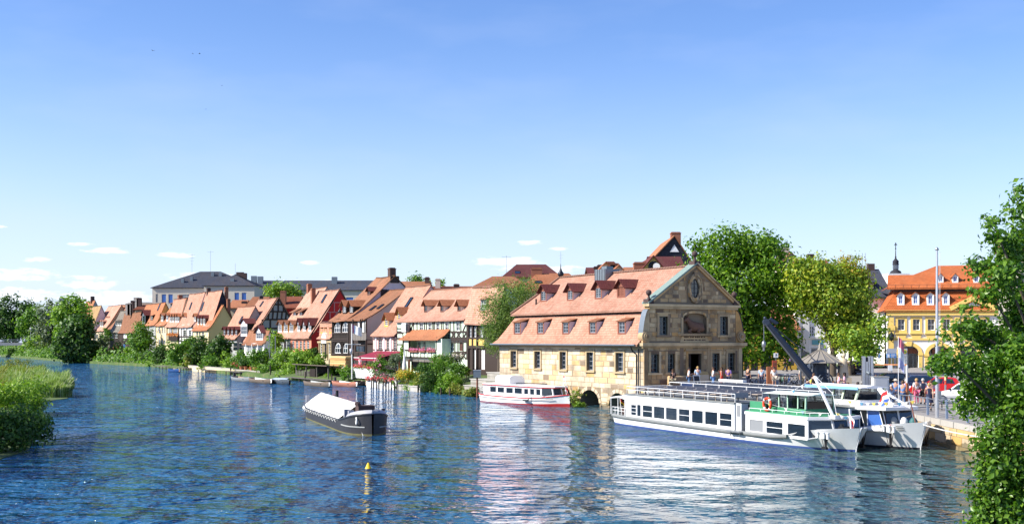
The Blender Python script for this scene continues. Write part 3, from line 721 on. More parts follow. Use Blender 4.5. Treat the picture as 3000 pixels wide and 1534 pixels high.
 gm.face([(n0,.32, nb),(n1,.32, nb),(n1,.32, nt),(n0,.32, nt)])
 gw = gm.build('gable_wall', MORTAR, t, (L + .06,0,0), R(90))
 cand = []
 def course(za, zb, f0, f1, ch):
  z = za
  while z < zb - .1:
   h = min(ch * random.uniform(.9,1.12), zb - z); a0, b0 = f0(z + h / 2), f1(z + h / 2); v = a0 - random.uniform(0,.7)
   while v < b0:
    w = random.uniform(.5,1.15); segs = [(max(v, a0), min(v + w, b0))]; v += w
    for o in gops + [(n0, n1, nb, nt + .3)] + [(ov_c - .62, ov_c + .62, ov_z - 1.1, ov_z + 1.1)]:
     if o[2] - .15 < z + h / 2 < o[3] + .15: segs = [s for p, q in segs for s in ((p, min(q, o[0] - .2)),(max(p, o[1] + .2), q)) if s[1] - s[0] > .12]
    for p, q in segs: 
     if q - p > .1: cand.append(((p + q) / 2, z + h / 2, q - p - .025, h - .025))
   z += h
 ov_c, ov_z = g(1590,450)
 course(1.4, z1 - .15, lambda z: 0, lambda z: W, .42); course(z1 + .3, z2 - .2, lambda z: u0, lambda z: u1,.4)
 sl_ = (ap[1] - z2); course(z2 + .3, ap[1] - .5, lambda z: u0 + .5 + (ap[0] - u0) * (z - z2) / sl_, lambda z: u1 - .5 - (u1 - ap[0]) * (z - z2) / sl_, .38)
 rest = MB()
 for i, (v, z, w, h) in enumerate(sorted(cand, key=lambda c: -c[2] * c[3])):
  d = random.uniform(.04,.08)
  if i < 285: unit('stone', STONE_DK, gw, (v, 0, z),(w, d, h), mesh='bev')
  else: rest.box(v - w / 2, v + w / 2,-d / 2,.02, z - h / 2, z + h / 2)
 rest.build('stonework', STONE_DK, gw, kind='stuff')
 # quoins, cornices, pediment
 gp = thing; pv = lambda mb, name, mat: mb.build(name, mat, t, (L + .06,0,0), R(90))
 c = MB(); c.box(-.35, W + .35,-.35,.3, z1 - .12, z1 + .16); c.box(-.2, W + .2,-.2,.3, z1 - .28, z1 - .121); pv(c, 'lower_cornice', STONE_DK)
 c = MB(); c.box(u0 - .3, u1 + .3,-.4,.5, z2 - .1, z2 + .12); c.box(u0 - .12, u1 + .12,-.25,.5, z2 - .3, z2 - .101); pv(c, 'upper_cornice', STONE_DK)
 for (va, za, vb, zb, mt) in ((u0 - .25, z2 + .12, ap[0], ap[1] + .1, COPPER),(ap[0], ap[1] + .1, u1 + .25, z2 + .12, STONE_DK)):
  c = MB(); n_ = 7
  dv, dz2 = (vb - va) / n_, (zb - za) / n_
  for k in range(n_):
   p = [(va + dv * k, za + dz2 * k),(va + dv * (k + 1) - dv * .02, za + dz2 * (k + 1) - dz2 * .02)]
   c.prismy([p[0], p[1], (p[1][0], p[1][1] + .16),(p[0][0], p[0][1] + .16)], -.32,.75)
  pv(c, 'coping', mt)
  c = MB(); c.prismy([(va, za - .25),(vb, zb - .25),(vb, zb - .02),(va, za - .02)], -.2,.3); pv(c, 'raking_moulding', STONE_DK)
 # scrolls: concave flank with volute on each side, wine-lead covered on top
 for side in (0,1):
  e0, eu = (-.15, u0) if side == 0 else (W + .15, u1)
  P = [(e0, z1 + .16)]; n = 8
  for k in range(n + 1):
   a = math.pi / 2 * k / n; P.append((e0 + (eu - e0) * (1 - math.cos(a)) * .95 + (eu - e0) * .02, z1 + .75 + (z2 - z1 - 1.1) * math.sin(a) ** 1.6 if k else z1 + .75))
  P += [(eu, z2 - .3),(eu, z1 + .16)]
  c = MB(); c.prismy(P if side == 0 else P[::-1], -.05,.5); pv(c, 'scroll', STONE_DK)
  c = MB(); Q = P[1:n + 2]
  for p, q in zip(Q, Q[1:]): c.face([(p[0] - (.05 if side == 0 else -.05),-.12, p[1] + .05),(p[0] - (.05 if side == 0 else -.05),.62, p[1] + .05),(q[0] - (.05 if side == 0 else -.05),.62, q[1] + .05),(q[0] - (.05 if side == 0 else -.05),-.12, q[1] + .05)])
  pv(c, 'scroll_flashing', LEAD)
  c = MB()
  for r, y0 in ((.5,-.18),(.33,-.26),(.16,-.33)):
   vc = e0 + (.35 if side == 0 else -.35); c.cyl((vc, y0, z1 + .72),(vc, .5, z1 + .72), r, n=14)
  pv(c, 'volute', STONE_DK)
  vp = u0 + .05 if side == 0 else u1 - .05
  c = MB(); c.box(vp - .3, vp + .3,-.25,.5, z2 + .125, z2 + .55); c.lathe([(.16,.55),(.1,.7),(.08,.85),(.16,.9)], (vp, .1, z2),10); c.ball((vp, .1, z2 + 1.12),.26,12,1,8); pv(c, 'ball_finial', BRICKD)
 c = MB(); c.box(ap[0] - .35, ap[0] + .35,-.3,.5, ap[1] - .1, ap[1] + .35); c.lathe([(.2,.35),(.12,.5),(.09,.7),(.18,.78)], (ap[0], .1, ap[1]),10); c.ball((ap[0], .1, ap[1] + 1.0),.27,12,1,8); pv(c, 'ball_finial', BRICKD)
 # oval window
 c = MB(); n = 20
 def ring(r0, r1, y0, y1):
  for k in range(n):
   a, b = 2 * math.pi * k / n, 2 * math.pi * (k + 1) / n
   P = [(ov_c + math.cos(a) * r0, ov_z + math.sin(a) * r0 * 1.75),(ov_c + math.cos(b) * r0, ov_z + math.sin(b) * r0 * 1.75),(ov_c + math.cos(b) * r1, ov_z + math.sin(b) * r1 * 1.75),(ov_c + math.cos(a) * r1, ov_z + math.sin(a) * r1 * 1.75)]
   c.prismy(P, y0, y1)
 ring(.5,.68,-.2,.05); ow = pv(c, 'oval_window', STONE_DK); c = MB(); ring(.68,.76,-.28,0.02); c.prismy([(ov_c - .14, ov_z + 1.1),(ov_c + .14, ov_z + 1.1),(ov_c + .2, ov_z + 1.5),(ov_c - .2, ov_z + 1.5)], -.3,.05); pv(c, 'oval_moulding', STONE_DK)
 c = MB(); c.face([(ov_c + math.cos(2 * math.pi * k / n) * .5,-.02, ov_z + math.sin(2 * math.pi * k / n) * .875) for k in range(n)]); p = c.build('pane', GLASS, ow)
 c = MB(); c.box(ov_c - .03, ov_c + .03,-.06,-.025, ov_z - .86, ov_z + .86)
 for q in (-.4,0,.4): c.box(ov_c - .45, ov_c + .45,-.05,-.026, ov_z + q - .02, ov_z + q + .02)
 c.build('glazing_bars', DMETAL, ow)
 # gable windows, door, surrounds
 for i, o in enumerate(gops):
  s = MB(); e = .22; s.box(o[0] - e, o[0], -.1,.05, o[2] - (.05 if i < 6 else 0), o[3] + e); s.box(o[1], o[1] + e, -.1,.05, o[2] - (.05 if i < 6 else 0), o[3] + e); s.box(o[0], o[1], -.1,.05, o[3], o[3] + e)
  if i < 6:
   s.box(o[0] - e - .1, o[1] + e + .1,-.2,.06, o[2] - .22, o[2] - .05); s.box(o[0] - e - .05, o[1] + e + .05,-.16,.05, o[3] + e, o[3] + e + .1)
   wn = window(t, 0,0, o[1] - o[0], o[3] - o[2], rz=R(90), loc=(L + .06 - .3,(o[0] + o[1]) / 2, o[2]), frame=paint('green grey window %d' % i, (.16,.2,.19),.6) if i == 0 else bpy.data.materials['green grey window 0'], bars=(1,3))
   sr = s.build('surround', STONE_DK, wn, (-(o[0] + o[1]) / 2,-.3,-o[2]))
  else:
   s.box(o[0] - e - .2, o[1] + e + .2,-.25,.05, o[3] + e, o[3] + e + .18); pv(s, 'door_surround', STONE_DK)
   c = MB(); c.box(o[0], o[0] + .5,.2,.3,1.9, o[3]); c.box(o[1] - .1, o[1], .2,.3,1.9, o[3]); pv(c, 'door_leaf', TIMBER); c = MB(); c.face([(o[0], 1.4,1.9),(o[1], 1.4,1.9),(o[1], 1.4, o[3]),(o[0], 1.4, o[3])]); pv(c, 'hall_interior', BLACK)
 # niche with the resting ox
 c = MB(); nn = 12; vc = (n0 + n1) / 2; rw = (n1 - n0) / 2
 P = [(vc - rw * math.cos(math.pi * k / nn), nt - .42 + .42 * math.sin(math.pi * k / nn)) for k in range(nn + 1)]
 for (a, b),(a2, b2) in zip(P, P[1:]): c.prismy([(a, b),(a2, b2),(a2 * 1.0, b2 + .2),(a, b + .2)], -.12,.06)
 c.box(n0 - .2, n0,-.12,.06, nb, nt - .4); c.box(n1, n1 + .2,-.12,.06, nb, nt - .4); c.box(n0 - .5, n1 + .5,-.4,.1, nb - .2, nb); pv(c, 'niche_frame', STONE_DK)
 c = MB(); c.face([(a, -.03, b) for a, b in P] + [(n1,-.03, nt + .005),(n0,-.03, nt + .005)][::1]); pv(c, 'niche_spandrel', STONE_DK)
 OX = paint('ox stone', (.17,.085,.05),.7, var=.3, scale=4)
 c = MB(); body = []
 for v, z, ry, rz_ in ((n1 - .22, nb + .38,.12,.2),(n1 - .45, nb + .52,.3,.42),(vc + .35, nb + .55,.34,.47),(vc - .1, nb + .6,.34,.5),(vc - .45, nb + .75,.28,.5),(vc - .65, nb + 1.05,.2,.38),(vc - .8, nb + 1.3,.17,.26),(vc - 1.02, nb + 1.22,.13,.18),(vc - 1.2, nb + 1.1,.09,.1)):
  body.append([(v + math.sin(a) * .03,.05 - math.cos(a) * ry, z + math.sin(a) * rz_) for a in (2 * math.pi * k / 10 for k in range(10))])
 c.loft(body); 
 for v in (vc - .5, vc + .5): c.tube([(v, -.15, nb + .35),(v - .4,-.3, nb + .16),(v - .1,-.34, nb + .08)], [.15,.1,.07], 7)
 for sy_ in (-.12,.12): c.tube([(vc - .84,.05 + sy_, nb + 1.5),(vc - .84,.05 + sy_ * 2.2, nb + 1.62),(vc - .9,.05 + sy_ * 2.2, nb + 1.75)], [.05,.04,.01], 6)
 ox = pv(c, 'ox_statue', OX)
 c = MB(); c.prismy([(n0 - .3, z1 + .2),(n1 + .3, z1 + .2),(n1 + .1, nb - .25),(n0 - .1, nb - .25)], -.06,.05); pv(c, 'inscription_tablet', STONE_DK)
 c = MB()
 for row, z in ((0, z1 + .9),(1, z1 + .62),(2, z1 + .36)):
  v = n0 + .1
  while v < n1 - .2:
   w = random.uniform(.08,.2); c.box(v, v + w, -.07,-.055, z, z + .11); v += w + random.choice((.04,.05,.12))
 pv(c, 'inscription', BRICKD)
 for v in (.0, n0 - .35, n1 + .12, W - .45):
  c = MB(); c.box(v, v + .42,-.07,.05,1.3, z1 - .3); pv(c, 'pilaster', STONE_DK)
 # ---- roof
 zb, yb = 8.9,1.5
 lo = [(-.62,5.78),(-.1,6.25),(.45,7.1),(1.0,8.05),(yb, zb)]
 r = MB(); hipx = [-.62,-.2,.3,.8,1.4]; roof_sheet(r, lo, 0, L, .16, hipx, [L - .1] * 5)
 s = 0.0
 for i in range(4):                                     # left hip face
  (y0, z0),(y1, z1_) = lo[i], lo[i + 1]; r.face([(hipx[i], W - y0, z0),(hipx[i], y0, z0),(hipx[i + 1], y1, z1_),(hipx[i + 1], W - y1, z1_)], [(0, s),(W, s),(W, s + 1),(0, s + 1)]); s += 1
 roof_sheet(r, [(W + .62,5.78),(W - yb, zb)], 0, L, .16)
 r.build('lower_roof', SALMON, t)
 up = [(yb - .5, zb - .05),(yb + .2, zb + .5),(W * .5 * .55, zb + 1.45),(W / 2,12.85)]
 up = [(yb - .55, zb + .0),(yb + .2, zb + .6),(3.2, zb + 1.85),(W / 2,12.85)]
 xa = [.75,1.2,2.1,3.4]
 r = MB(); roof_sheet(r, up, 0, L, .16, xa, [L - .2] * 4)
 for i in range(3): r.face([(xa[i], W - up[i][0], up[i][1]),(xa[i], up[i][0], up[i][1]),(xa[i + 1], up[i + 1][0], up[i + 1][1]),(xa[i + 1], W - up[i + 1][0], up[i + 1][1])], [(0, i),(4, i),(4, i + 1),(0, i + 1)])
 roof_sheet(r, [(W - yb + .55, zb),(W / 2,12.84)], 0, L, .16, [.75,3.4], [L - .2] * 2)
 r.build('upper_roof', SALMON, t)
 MB().box(1.2, L - .1, yb - .3, yb + .3, zb - .28, zb - .01).build('break_board', DARKW, t)
 c = MB(); ridge_caps(c, 3.4, L - .3, W / 2,12.85,.42,.17)
 c.tube([(.75, up[0][0], up[0][1] + .08),(1.2, up[1][0], up[1][1] + .1),(2.1, up[2][0], up[2][1] + .1),(3.4, W / 2,12.95)], .12,6); c.build('ridge_tiles', SALMON, t, kind='stuff')
 gt = MB(); gt.tube([(-.7,-.72,5.74),(L - .3,-.72,5.74)], .09,6); gt.build('gutter', LEAD, t)
 gt = MB(); gt.tube([(L - 1.0,-.7,5.7),(L - .95,-.5,5.2),(L - .85,-.12,4.9),(L - .85,-.12,1.8),(L - .8,-.2,1.5),(L - .8,-.2,.6)], .07,6); gt.tube([(L - .55,-.12,5.4),(L - .55,-.12,1.6),(L - .5,-.2,1.3)], .06,6); gt.build('downpipe', DMETAL, t)
 for a, b, q0, q1 in ((310,348,700,780),(475,513,698,778),(655,693,697,778),(846,888,695,778),(1052,1098,692,778)):  # lavender cheeks on both dormer rows carry a shade tint in their colour
  dormer(t, fr, lo, sx(a - 6), sx(b + 8), sy(q0 - 10), sy(q1), 'shed', BROWNW, LAV, BROWNT, frame=ALU, rh=.62, top=.3, ins=.2, bars=(1,2), ov=.1, fh=.8)
 for i, (a, b, q0, q1) in enumerate(((497,535,470,545),(687,727,463,538),(886,930,445,527),(1045,1098,437,517))):
  dormer(t, fr, up, sx(a - 4), sx(b + 4), sy(q0 - 8), sy(q1), 'gable', BROWNW, LAV, WINE, frame=ALU if i < 3 else BROWNW, glass=GLASS if i < 3 else BROWNW, rh=.6, ins=.18, bars=(1,3), ov=.26)
 # vent box, finial, flues
 x, z = fr.py(sx(950), sy(385), W / 2 - .5); c = MB(); c.box(x - .95, x + .95, W / 2 - 1.0, W / 2 + .7,12, z + 1.0); 
 for k in range(5): c.box(x - .9 + k * .42, x - .86 + k * .42, W / 2 - 1.05, W / 2 - 1.0,12, z + 1.0)
 c.box(x - .45, x + .45, W / 2 - .5, W / 2 + .3, z + 1.0, z + 1.3); c.build('vent_box', LEAD, t)
 c = MB(); c.lathe([(.12,0),(.3,.15),(.34,.4),(.16,.65),(.06,.95),(.02,1.4)], (3.5, W / 2,12.9),10); c.build('roof_finial', DMETAL, t)
 c = MB(); c.tube([(3.5, W / 2,13.5),(3.5, W / 2,15.6)], .014,4); c.bar((3.1, W / 2,15.2),(4.0, W / 2,15.2),.02); c.bar((3.2, W / 2,14.9),(3.8, W / 2,14.9),.02); c.build('aerial', METAL, t)
 x, z = fr.py(sx(1330), sy(470),4.2); c = MB(); c.box(x - .2, x + .3,4.0,4.5, z - .6, z + .55); c.build('flue', BRICKD, t)
 x, z = fr.py(sx(465), sy(548),2.2); c = MB(); c.cyl((x, 2.2, z - .3),(x, 2.2, z + .35),.09); c.build('flue', DMETAL, t)
slaughterhouse()
# ---------------------------------------------------------------- the row of old houses, from the stone building away along the river
TW = paint('tan window frame', (.5,.46,.4),.6); BRF = paint('brown frames', (.1,.045,.03),.6); DKF = paint('grey blind', (.22,.22,.23),.7)
CURT = dict(glass=GLASSL)
def row():
 # 1 dark timbered house with tall white gates beside the stone building
 h = house('dark timbered house with yellow panels and tall white gates between the willow and green house', 1369,1462,944,(1478,835), TIMBER, SALMON,
  wins=wl(A, Z, (1665,1702,645,755, dict(frame=WHITE, glass=GLASSL)),(1712,1747,645,755, dict(frame=WHITE, glass=GLASSL)),(1782,1815,640,755, dict(glass=GLASSL)),(1690,1732,880,1105, dict(frame=BRF, glass=WHITE, bars=(0,0), arch=True)),(1785,1829,890,1110, dict(frame=BRF, glass=WHITE, bars=(0,0)))), bell=False, side=.1)
 t, fr = h.t, h.fr
 for a, b in ((1650,1702),(1710,1748),(1768,1829)):
  (x0, z0),(x1, z1) = fr.py(A(a), Z(775)), fr.py(A(b), Z(850)); unit('panel', YELLOW, t, ((x0 + x1) / 2,-.02,(z0 + z1) / 2),(x1 - x0,.08, z0 - z1))
 for x in (1660,1706,1755): beams(t, fr, sg(A, Z, (x, 600, x, 1130,.3)), mat=TIMBER, proud=.14)
 beams(t, fr, sg(A, Z, (1650,862,1829,862,.35),(1650,765,1829,765,.2)), proud=.12)
 dormer(t, fr, h.prof, A(1784), A(1845), Z(350), Z(462), 'shed', LEAD, LEAD, SALMON, frame=WHITE2, rh=.25, top=.3, bars=(1,1))
 # 2 mint green timber framed house with a balcony full of flowers
 W2 = wl(A, Z, (1128,1168,602,690),(1222,1260,605,692),(1306,1345,600,692),(1404,1444,598,690),(1520,1562,594,690),(1460,1500,820,910),(1556,1596,818,906, dict(frame=BRF, glass=BRF)),(1108,1140,805,890),(1165,1195,805,890))
 h = house('mint green timber framed house with pink flower boxes and three roof dormers', 1163,1369,934,(1478,832), MINT, SALMON, wins=W2, wkw=dict(bars=(1,1)), side=.05)
 t, fr = h.t, h.fr
 V = [1032,1070,1105,1185,1205,1275,1290,1365,1385,1460,1500,1575,1640]
 beams(t, fr, sg(A, Z, *[(v, 590, v + 2,695,.2) for v in V]))
 beams(t, fr, sg(A, Z, (895,700,1645,700,.22),(895,592,1645,580,.25),(1385,790,1645,784,.3),(1385,768,1645,762,.16),(1395,925,1645,915,.2),(1395,815,1645,808,.16),(1395,870,1450,868,.16),(895,770,1395,770,.2)))
 beams(t, fr, sg(A, Z, *[(v, 700, v, 990,.2) for v in (1395,1450,1512,1545,1600,1640)]))
 beams(t, fr, sg(A, Z, (1600,690,1640,595),(1035,690,1068,600),(1475,765,1510,700),(1510,765,1475,700),(1530,765,1575,700),(1575,765,1530,700),(1600,765,1640,700),(1525,990,1570,925),(1570,990,1525,925),(1580,990,1630,920),(1630,990,1580,920),(1400,980,1445,925),(1445,980,1400,925),(1455,985,1510,925)))
 for (y) in (665,715,770,835,910): beams(t, fr, sg(A, Z, (893, y, 952, y, .14)))
 beams(t, fr, sg(A, Z, (955,640,955,985,.18),(892,640,892,985,.14)))
 # balcony bay with its own tiled roof, parapet, posts and flower boxes
 (x0, zt),(x1, zb),(_, zf),(_, zr) = fr.py(A(962), Z(775),-1.3), fr.py(A(1305), Z(985),-1.3), fr.py(A(1000), Z(895),-1.3), fr.py(A(1300), Z(700),0)
 b = MB(); b.box(x0, x1,-1.35,-1.2, zb, zf); b.box(x0, x0 + .12,-1.2,0, zb, zt); b.box(x1 - .14, x1,-1.2,0, zb, zf); b.box(x0, x1,-1.2,0, zb - .25, zb); b.build('balcony', MINT, t)
 (xa, _),(xb, _) = fr.py(A(1020), Z(800),-1.3), fr.py(A(1320), Z(800),-1.3)
 for x in (x0, xa, xb - .1): unit('post', TIMBER, t, (x, -1.27,(zf + zt) / 2 + .1),(.2,.22, zt - zf + .2))
 unit('panel', MINT, t, ((x0 + xa) / 2,-1.28,(zf + zt) / 2),(xa - x0 - .1,.1, zt - zf)); unit('panel', GREYP if 0 else MINT, t, (x1 + 1.0,-.7,(zt + zb) / 2),(1.9,1.3, zt - zb))
 nb = 9
 for k in range(nb + 1): unit('timber_beam', TIMBER, t, (x0 + (x1 - x0) * k / nb, -1.36,(zb + zf) / 2),(.13,.07, zf - zb))
 for z in (zf, zb + .05): unit('timber_beam', TIMBER, t, ((x0 + x1) / 2,-1.365, z),(x1 - x0 + .2,.09,.2))
 unit('floor_beam', GREYW, t, ((x0 + x1) / 2,-1.3, zb - .35),(x1 - x0,.3,.3))
 for k in range(6): unit('post', TIMBER, t, (x0 + (x1 - x0) * k / 5,-1.0 if k % 2 else -.6,(zb + 1.6) / 2 - .1),(.16,.16, zb - 1.9))
 unit('panel', BLACK, t, ((x0 + x1) / 2,-.06, zb - .9),(x1 - x0,.1,1.7))  # black sheet puts the shade of the undercroft in as colour
 r = MB(); roof_sheet(r, [(-1.75, zt - .1),(-.8, zt + .45),(.02, zt + 1.25)], x0 - .9, x1 + 1.6,.12); r.build('bay_roof', ORANGE, t)
 for a, bq in ((1015,1115),(1125,1195),(1210,1300)):
  (q0, z),(q1, _) = fr.py(A(a), Z(905),-1.5), fr.py(A(bq), Z(905),-1.5); o = unit('flower_box', BROWNW, t, ((q0 + q1) / 2,-1.52, z - .06),(q1 - q0,.22,.2))
  n = int(60 * (q1 - q0)); P = np.stack([rng.uniform(q0, q1, n), rng.normal(-1.55,.12, n), z + .2 + rng.normal(0,.14, n)], 1); link('flowers', leaves_mesh('flowers', P, np.tile([0,-.6,.6], (n, 1)),.14, F_PINK, .9), t)
 unit('wall_sign', WHITE, t, ((fr.py(A(975), Z(655),-.1))[0] + .7,-.3, fr.py(A(975), Z(655),-.1)[1]),(1.4,.6,1.2)); unit('shutter', BLACK, t, (fr.py(A(995), Z(655),-.6)[0], -.63, fr.py(A(995), Z(655),-.6)[1]),(.7,.06,.9))
 for a in (1178,1352,1535): dormer(t, fr, h.prof, A(a), A(a + 36), Z(398), Z(492 - (a - 1178) * .03), 'gable', BRF, PALE, ORANGE, frame=BRF, rh=.5, ins=.1, bars=(0,1), ov=.3)
 # 3 pink house under a steep salmon roof
 h = house('narrow pink house with steep salmon roof, two small dormers and wine red awning below', 1093,1163,981,(1263,834), PINK, SALMON, wins=wl(A, Z, (688,728,785,890, dict(frame=TW)),(775,805,785,890, dict(frame=TW)),(848,882,785,890, dict(frame=TW))), wkw=dict(bars=(1,3)), side=.05)
 t, fr = h.t, h.fr
 beams(t, fr, sg(A, Z, (640,752,885,750,.15),(640,780,885,778,.15),(640,893,885,893,.2), *[(v, 752, v, 780,.14) for v in (660,710,760,810,860)], *[(v, 895, v, 1000,.16) for v in (720,770,820,870)], *[(v, 990, v + 50,905,.12) for v in (720,770,820)], *[(v + 50,990, v, 905,.12) for v in (720,770,820)], (700,995,885,995,.2)))
 for q in (672,672 + 88,672 + 160): (x, z) = fr.py(A(q), Z(838),-.05); unit('shutter', LAV, t, (x - .35,-.06, z),(.55,.06,3.0 * .75))
 for a, z in ((755,640),(893,580)): dormer(t, fr, h.prof, A(a), A(a + 40), Z(z - 88), Z(z), 'gable', GOLD, PALE, ORANGE, frame=WHITE, rh=.75, ins=.15, ov=.32)
 skylight(t, fr, h.prof, A(1012), Z(395),.9,2.0)
 # 4 dark boarded house: near half with balcony and long low roof
 h = house('dark boarded half with open balcony and long low tiled roof and beige gable', 1021,1075,934,(1197,844), TIMBER, BROWNT, gable=BEIGE, wins=wl(A, Z, (488,545,600,705, dict(glass=GLASSL)),(440,545,850,920, dict(frame=BRF, bars=(2,0)))), side=.12)
 t, fr = h.t, h.fr
 (x0, z0),(x1, z1) = fr.py(A(415), Z(712),-.8), fr.py(A(563), Z(780),-.8)
 b = MB(); b.box(x0, x1,-.85,-.78, z1, z0); b.box(x0, x1,-.9,-.73, z0, z0 + .08); b.box(x0, x1,-.85,0, z1 - .15, z1); b.build('balcony', GREYW, t)
 for q in (x0 + .08,(x0 + x1) / 2 + .4, x1 - .08): unit('post', TIMBER, t, (q, -.8,(z0 + h.ze) / 2),(.16,.16, h.ze - z0))
 for q in (x0 + .08, x1 - .08): unit('post', TIMBER, t, (q, -.8, z1 / 2 + .8),(.18,.18, z1 - 1.6))
 for k in range(4): unit('panel', WHITE2 if k != 1 else BLACK, t, (x0 + .5 + k * .95,-.02, z0 + .9),(.7,.08,1.6))
 gt = MB(); gt.tube([(h.L - .1,-.75, h.ze + .05),(h.L - .1,-.3, h.ze - .6),(h.L - .1,-.2,2)], .07,6); gt.build('downpipe', DMETAL, t)
 for q in (.3,.5): skylight(t, fr, h.prof, A(630 if q < .4 else 712), Z(448 if q < .4 else 432),.8,1.2)
 for z in (3.8,5.6): unit('timber_beam', TIMBER, t, (h.L + .03,2.2, z),(.08,4.2,.16))
 # 4 far half: arched gothic windows and tall gable
 ar = dict(arch=True, bars=(2,1), frame=WHITE, fw=.11)
 h = house('tall black boarded house with four white arched windows and lavender gable', 972,1021,936,(1156,807), DARKW, BROWNT, gable=LAV, wins=[q[:4] + (ar,) for q in wl(A, Z, (211,288,600,710),(296,370,598,708),(220,290,818,930),(310,376,822,932))], side=.2)
 t, fr = h.t, h.fr
 beams(t, fr, sg(A, Z, (200,716,375,714,.25),(200,778,375,776,.2),(200,797,375,795,.2),(200,938,375,936,.25),(202,580,202,1000,.25),(373,580,373,1000,.3),(293,590,293,715,.2),(298,810,298,935,.2)), proud=.1)
 for a, z in ((305,500),(380,500)): dormer(t, fr, h.prof, A(a), A(a + 38), Z(405), Z(z), 'gable', TIMBER, DARKW, ORANGE, rh=.65, ins=.06, ov=.4, bars=(1,3))
 dormer(t, fr, h.prof, A(570), A(602), Z(252), Z(303), 'gable', BRF, BRF, WINE, frame=BRF, rh=.5, ov=.25)
 for q in ((752,298),(865,140)): (y, z) = fr.px(A(q[0]), Z(q[1]), h.L); unit('gable_hatch', BLACK, t, (h.L - .0, y, z),(.1,1.2 if q[0] < 800 else 1.5,1.5 if q[0] < 800 else 1.1))
 chimney(t, h.L - 3, h.w + .8, h.zr - 1.5, h.zr + 1.3,1.0,1.0, BRICKD)
 r = MB(); r.lathe([(.05,0),(.3,.1),(.3,.3),(.1,.5),(.02,.8)], (.3, h.prof[1][0] + .3, h.ze + 1.2),8); r.build('roof_finial', DMETAL, t)
 # 5 small low house with mansard and a carved stone front
 h = house('small low house with carved pale stone front beside the black boarded house', 936,972,990,(975,943), SANDP, SALMON, wins=wl(A, Z, (70,95,825,940),(110,140,825,980, dict(frame=BRF)),(160,185,820,940)), wkw=dict(bars=(1,3)), off=.6, group='old riverside houses')
 t, fr = h.t, h.fr
 for q in (78,118,172): dormer(t, fr, h.prof, A(q - 9), A(q + 14), Z(655), Z(712), 'shed', GOLD, BROWNW, ORANGE, frame=BRF, rh=.2, top=.3, ins=.05, ov=.1)
 (x, z) = fr.py(A(118), Z(770),-.05); m = MB(); m.prismy([(x - 1.2, z - .8),(x + 1.2, z - .8),(x + 1.1, z + .1),(x + .6, z + .75),(x, z + 1.0),(x - .6, z + .75),(x - 1.1, z + .1)], -.3,.25); m.build('carved_gable', PALE, t)
 for q in (62,100,150,190): beams(t, fr, sg(A, Z, (q, 815, q, 1000,.22)), mat=TRIMST, name='pilaster', proud=.15)
 beams(t, fr, sg(A, Z, (50,810,195,806,.3)), mat=TRIMST, name='stone_band', proud=.2)
 # 6 red timber framed house
 h = house('red timber framed house with long salmon roof, three white dormers and five tall windows', 851,912,988,(996,846), SALM, SALMON, gable=REDW, wins=wl(B, Z, *[(a, a + 26,798,898) for a in (862,902,942,980,1021)]), wkw=dict(bars=(1,3)), side=.12)
 t, fr = h.t, h.fr
 L_, w, zr, ze = h.L, h.w, h.zr, h.ze
 def gb(t, L_, segs, mat, ww=.16):
  for (y0, z0, y1, z1) in segs: l = math.hypot(y1 - y0, z1 - z0); unit('timber_beam', mat, t, (L_ + .03,(y0 + y1) / 2,(z0 + z1) / 2),(.1, l, ww), rot=(math.atan2(z1 - z0, y1 - y0),0,0))
 zz = [ze + (zr - ze) * f for f in (.12,.33,.52,.72)]
 S = [(w * .1 + (z - ze) / (zr - ze) * w * .9, z, w * 2 - (z - ze) / (zr - ze) * w, z) for z in zz]
 S += [(w * q, zz[0], w * (q + .06), zz[1]) for q in (.5,.85,1.2)] + [(w * q, zz[1], w * q, zz[2]) for q in (.65,.9,1.15)] + [(w * .8, zz[2], w * .8, zz[3]),(w * 1.1, zz[2], w * 1.1, zz[3]),(w * .55, zz[0], w * .8, zz[1]),(w * .8, zz[0], w * .6, zz[1]),(w * .7, zz[1], w * .9, zz[2])]
 gb(t, L_, S, REDTIMBER)
 window(t, 0,0,1.0,1.3, rz=R(90), loc=(L_ + .08, w * 1.05, zz[1] + .35), bars=(1,1), frame=TW)
 gb(t, L_, [(-.4, ze - .05, w, zr - .05),(w, zr - .05, w * 1.9, ze + .5)], TIMBER, .22)
 for a in (918,978,1038): dormer(t, fr, h.prof, B(a), B(a + 28), Z(612), Z(692), 'gable', WHITE, DARKW, WINE, rh=.95, ins=.04, ov=.22, bars=(1,3), fh=.85)
 skylight(t, fr, h.prof, B(1205), Z(347),.9,1.7); chimney(t, .3, w * .8, zr - 2.2, zr + .4,.7,.7, BRICKC)
 beams(t, fr, sg(B, Z, (845,905,1070,903,.3)), mat=SALM, name='stone_band', proud=.1)
 # 7 salmon roofed house with yellow dormers
 h = house('salmon roofed house with three yellow cheeked dormers and a pair of long sloped dormers', 803,851,990,(958,840), GREYP, SALMON, wins=wl(B, Z, (745,765,800,890),(775,800,798,892, dict(frame=BRF)),(808,834,798,892)), wkw=dict(bars=(1,2)), side=.02)
 t, fr = h.t, h.fr
 for a in (712,775,836): dormer(t, fr, h.prof, B(a), B(a + 38), Z(612), Z(702), 'gable', WHITE, YELLOW, BROWNT, rh=.6, ins=.1, ov=.3, bars=(1,3), fh=.85)
 for a in (872,940): dormer(t, fr, h.prof, B(a), B(a + 30), Z(478), Z(522), 'shed', WHITE2, BRF, BROWNT, rh=.5, top=.55, ins=.1, ov=.5, bars=(0,0))
 chimney(t, h.L * .05, h.w * .97, h.zr - 1.0, h.zr + .8,.8,.8, BRICKC)
 # 8 house with grey panelled half timbered gable
 h = house('house with dark framed grey panelled gable and wide tall salmon roof', 684,737,1000,(815,871), LAV, SALMON, gable=GREYP, off=1.5, bell=False, side=.3)
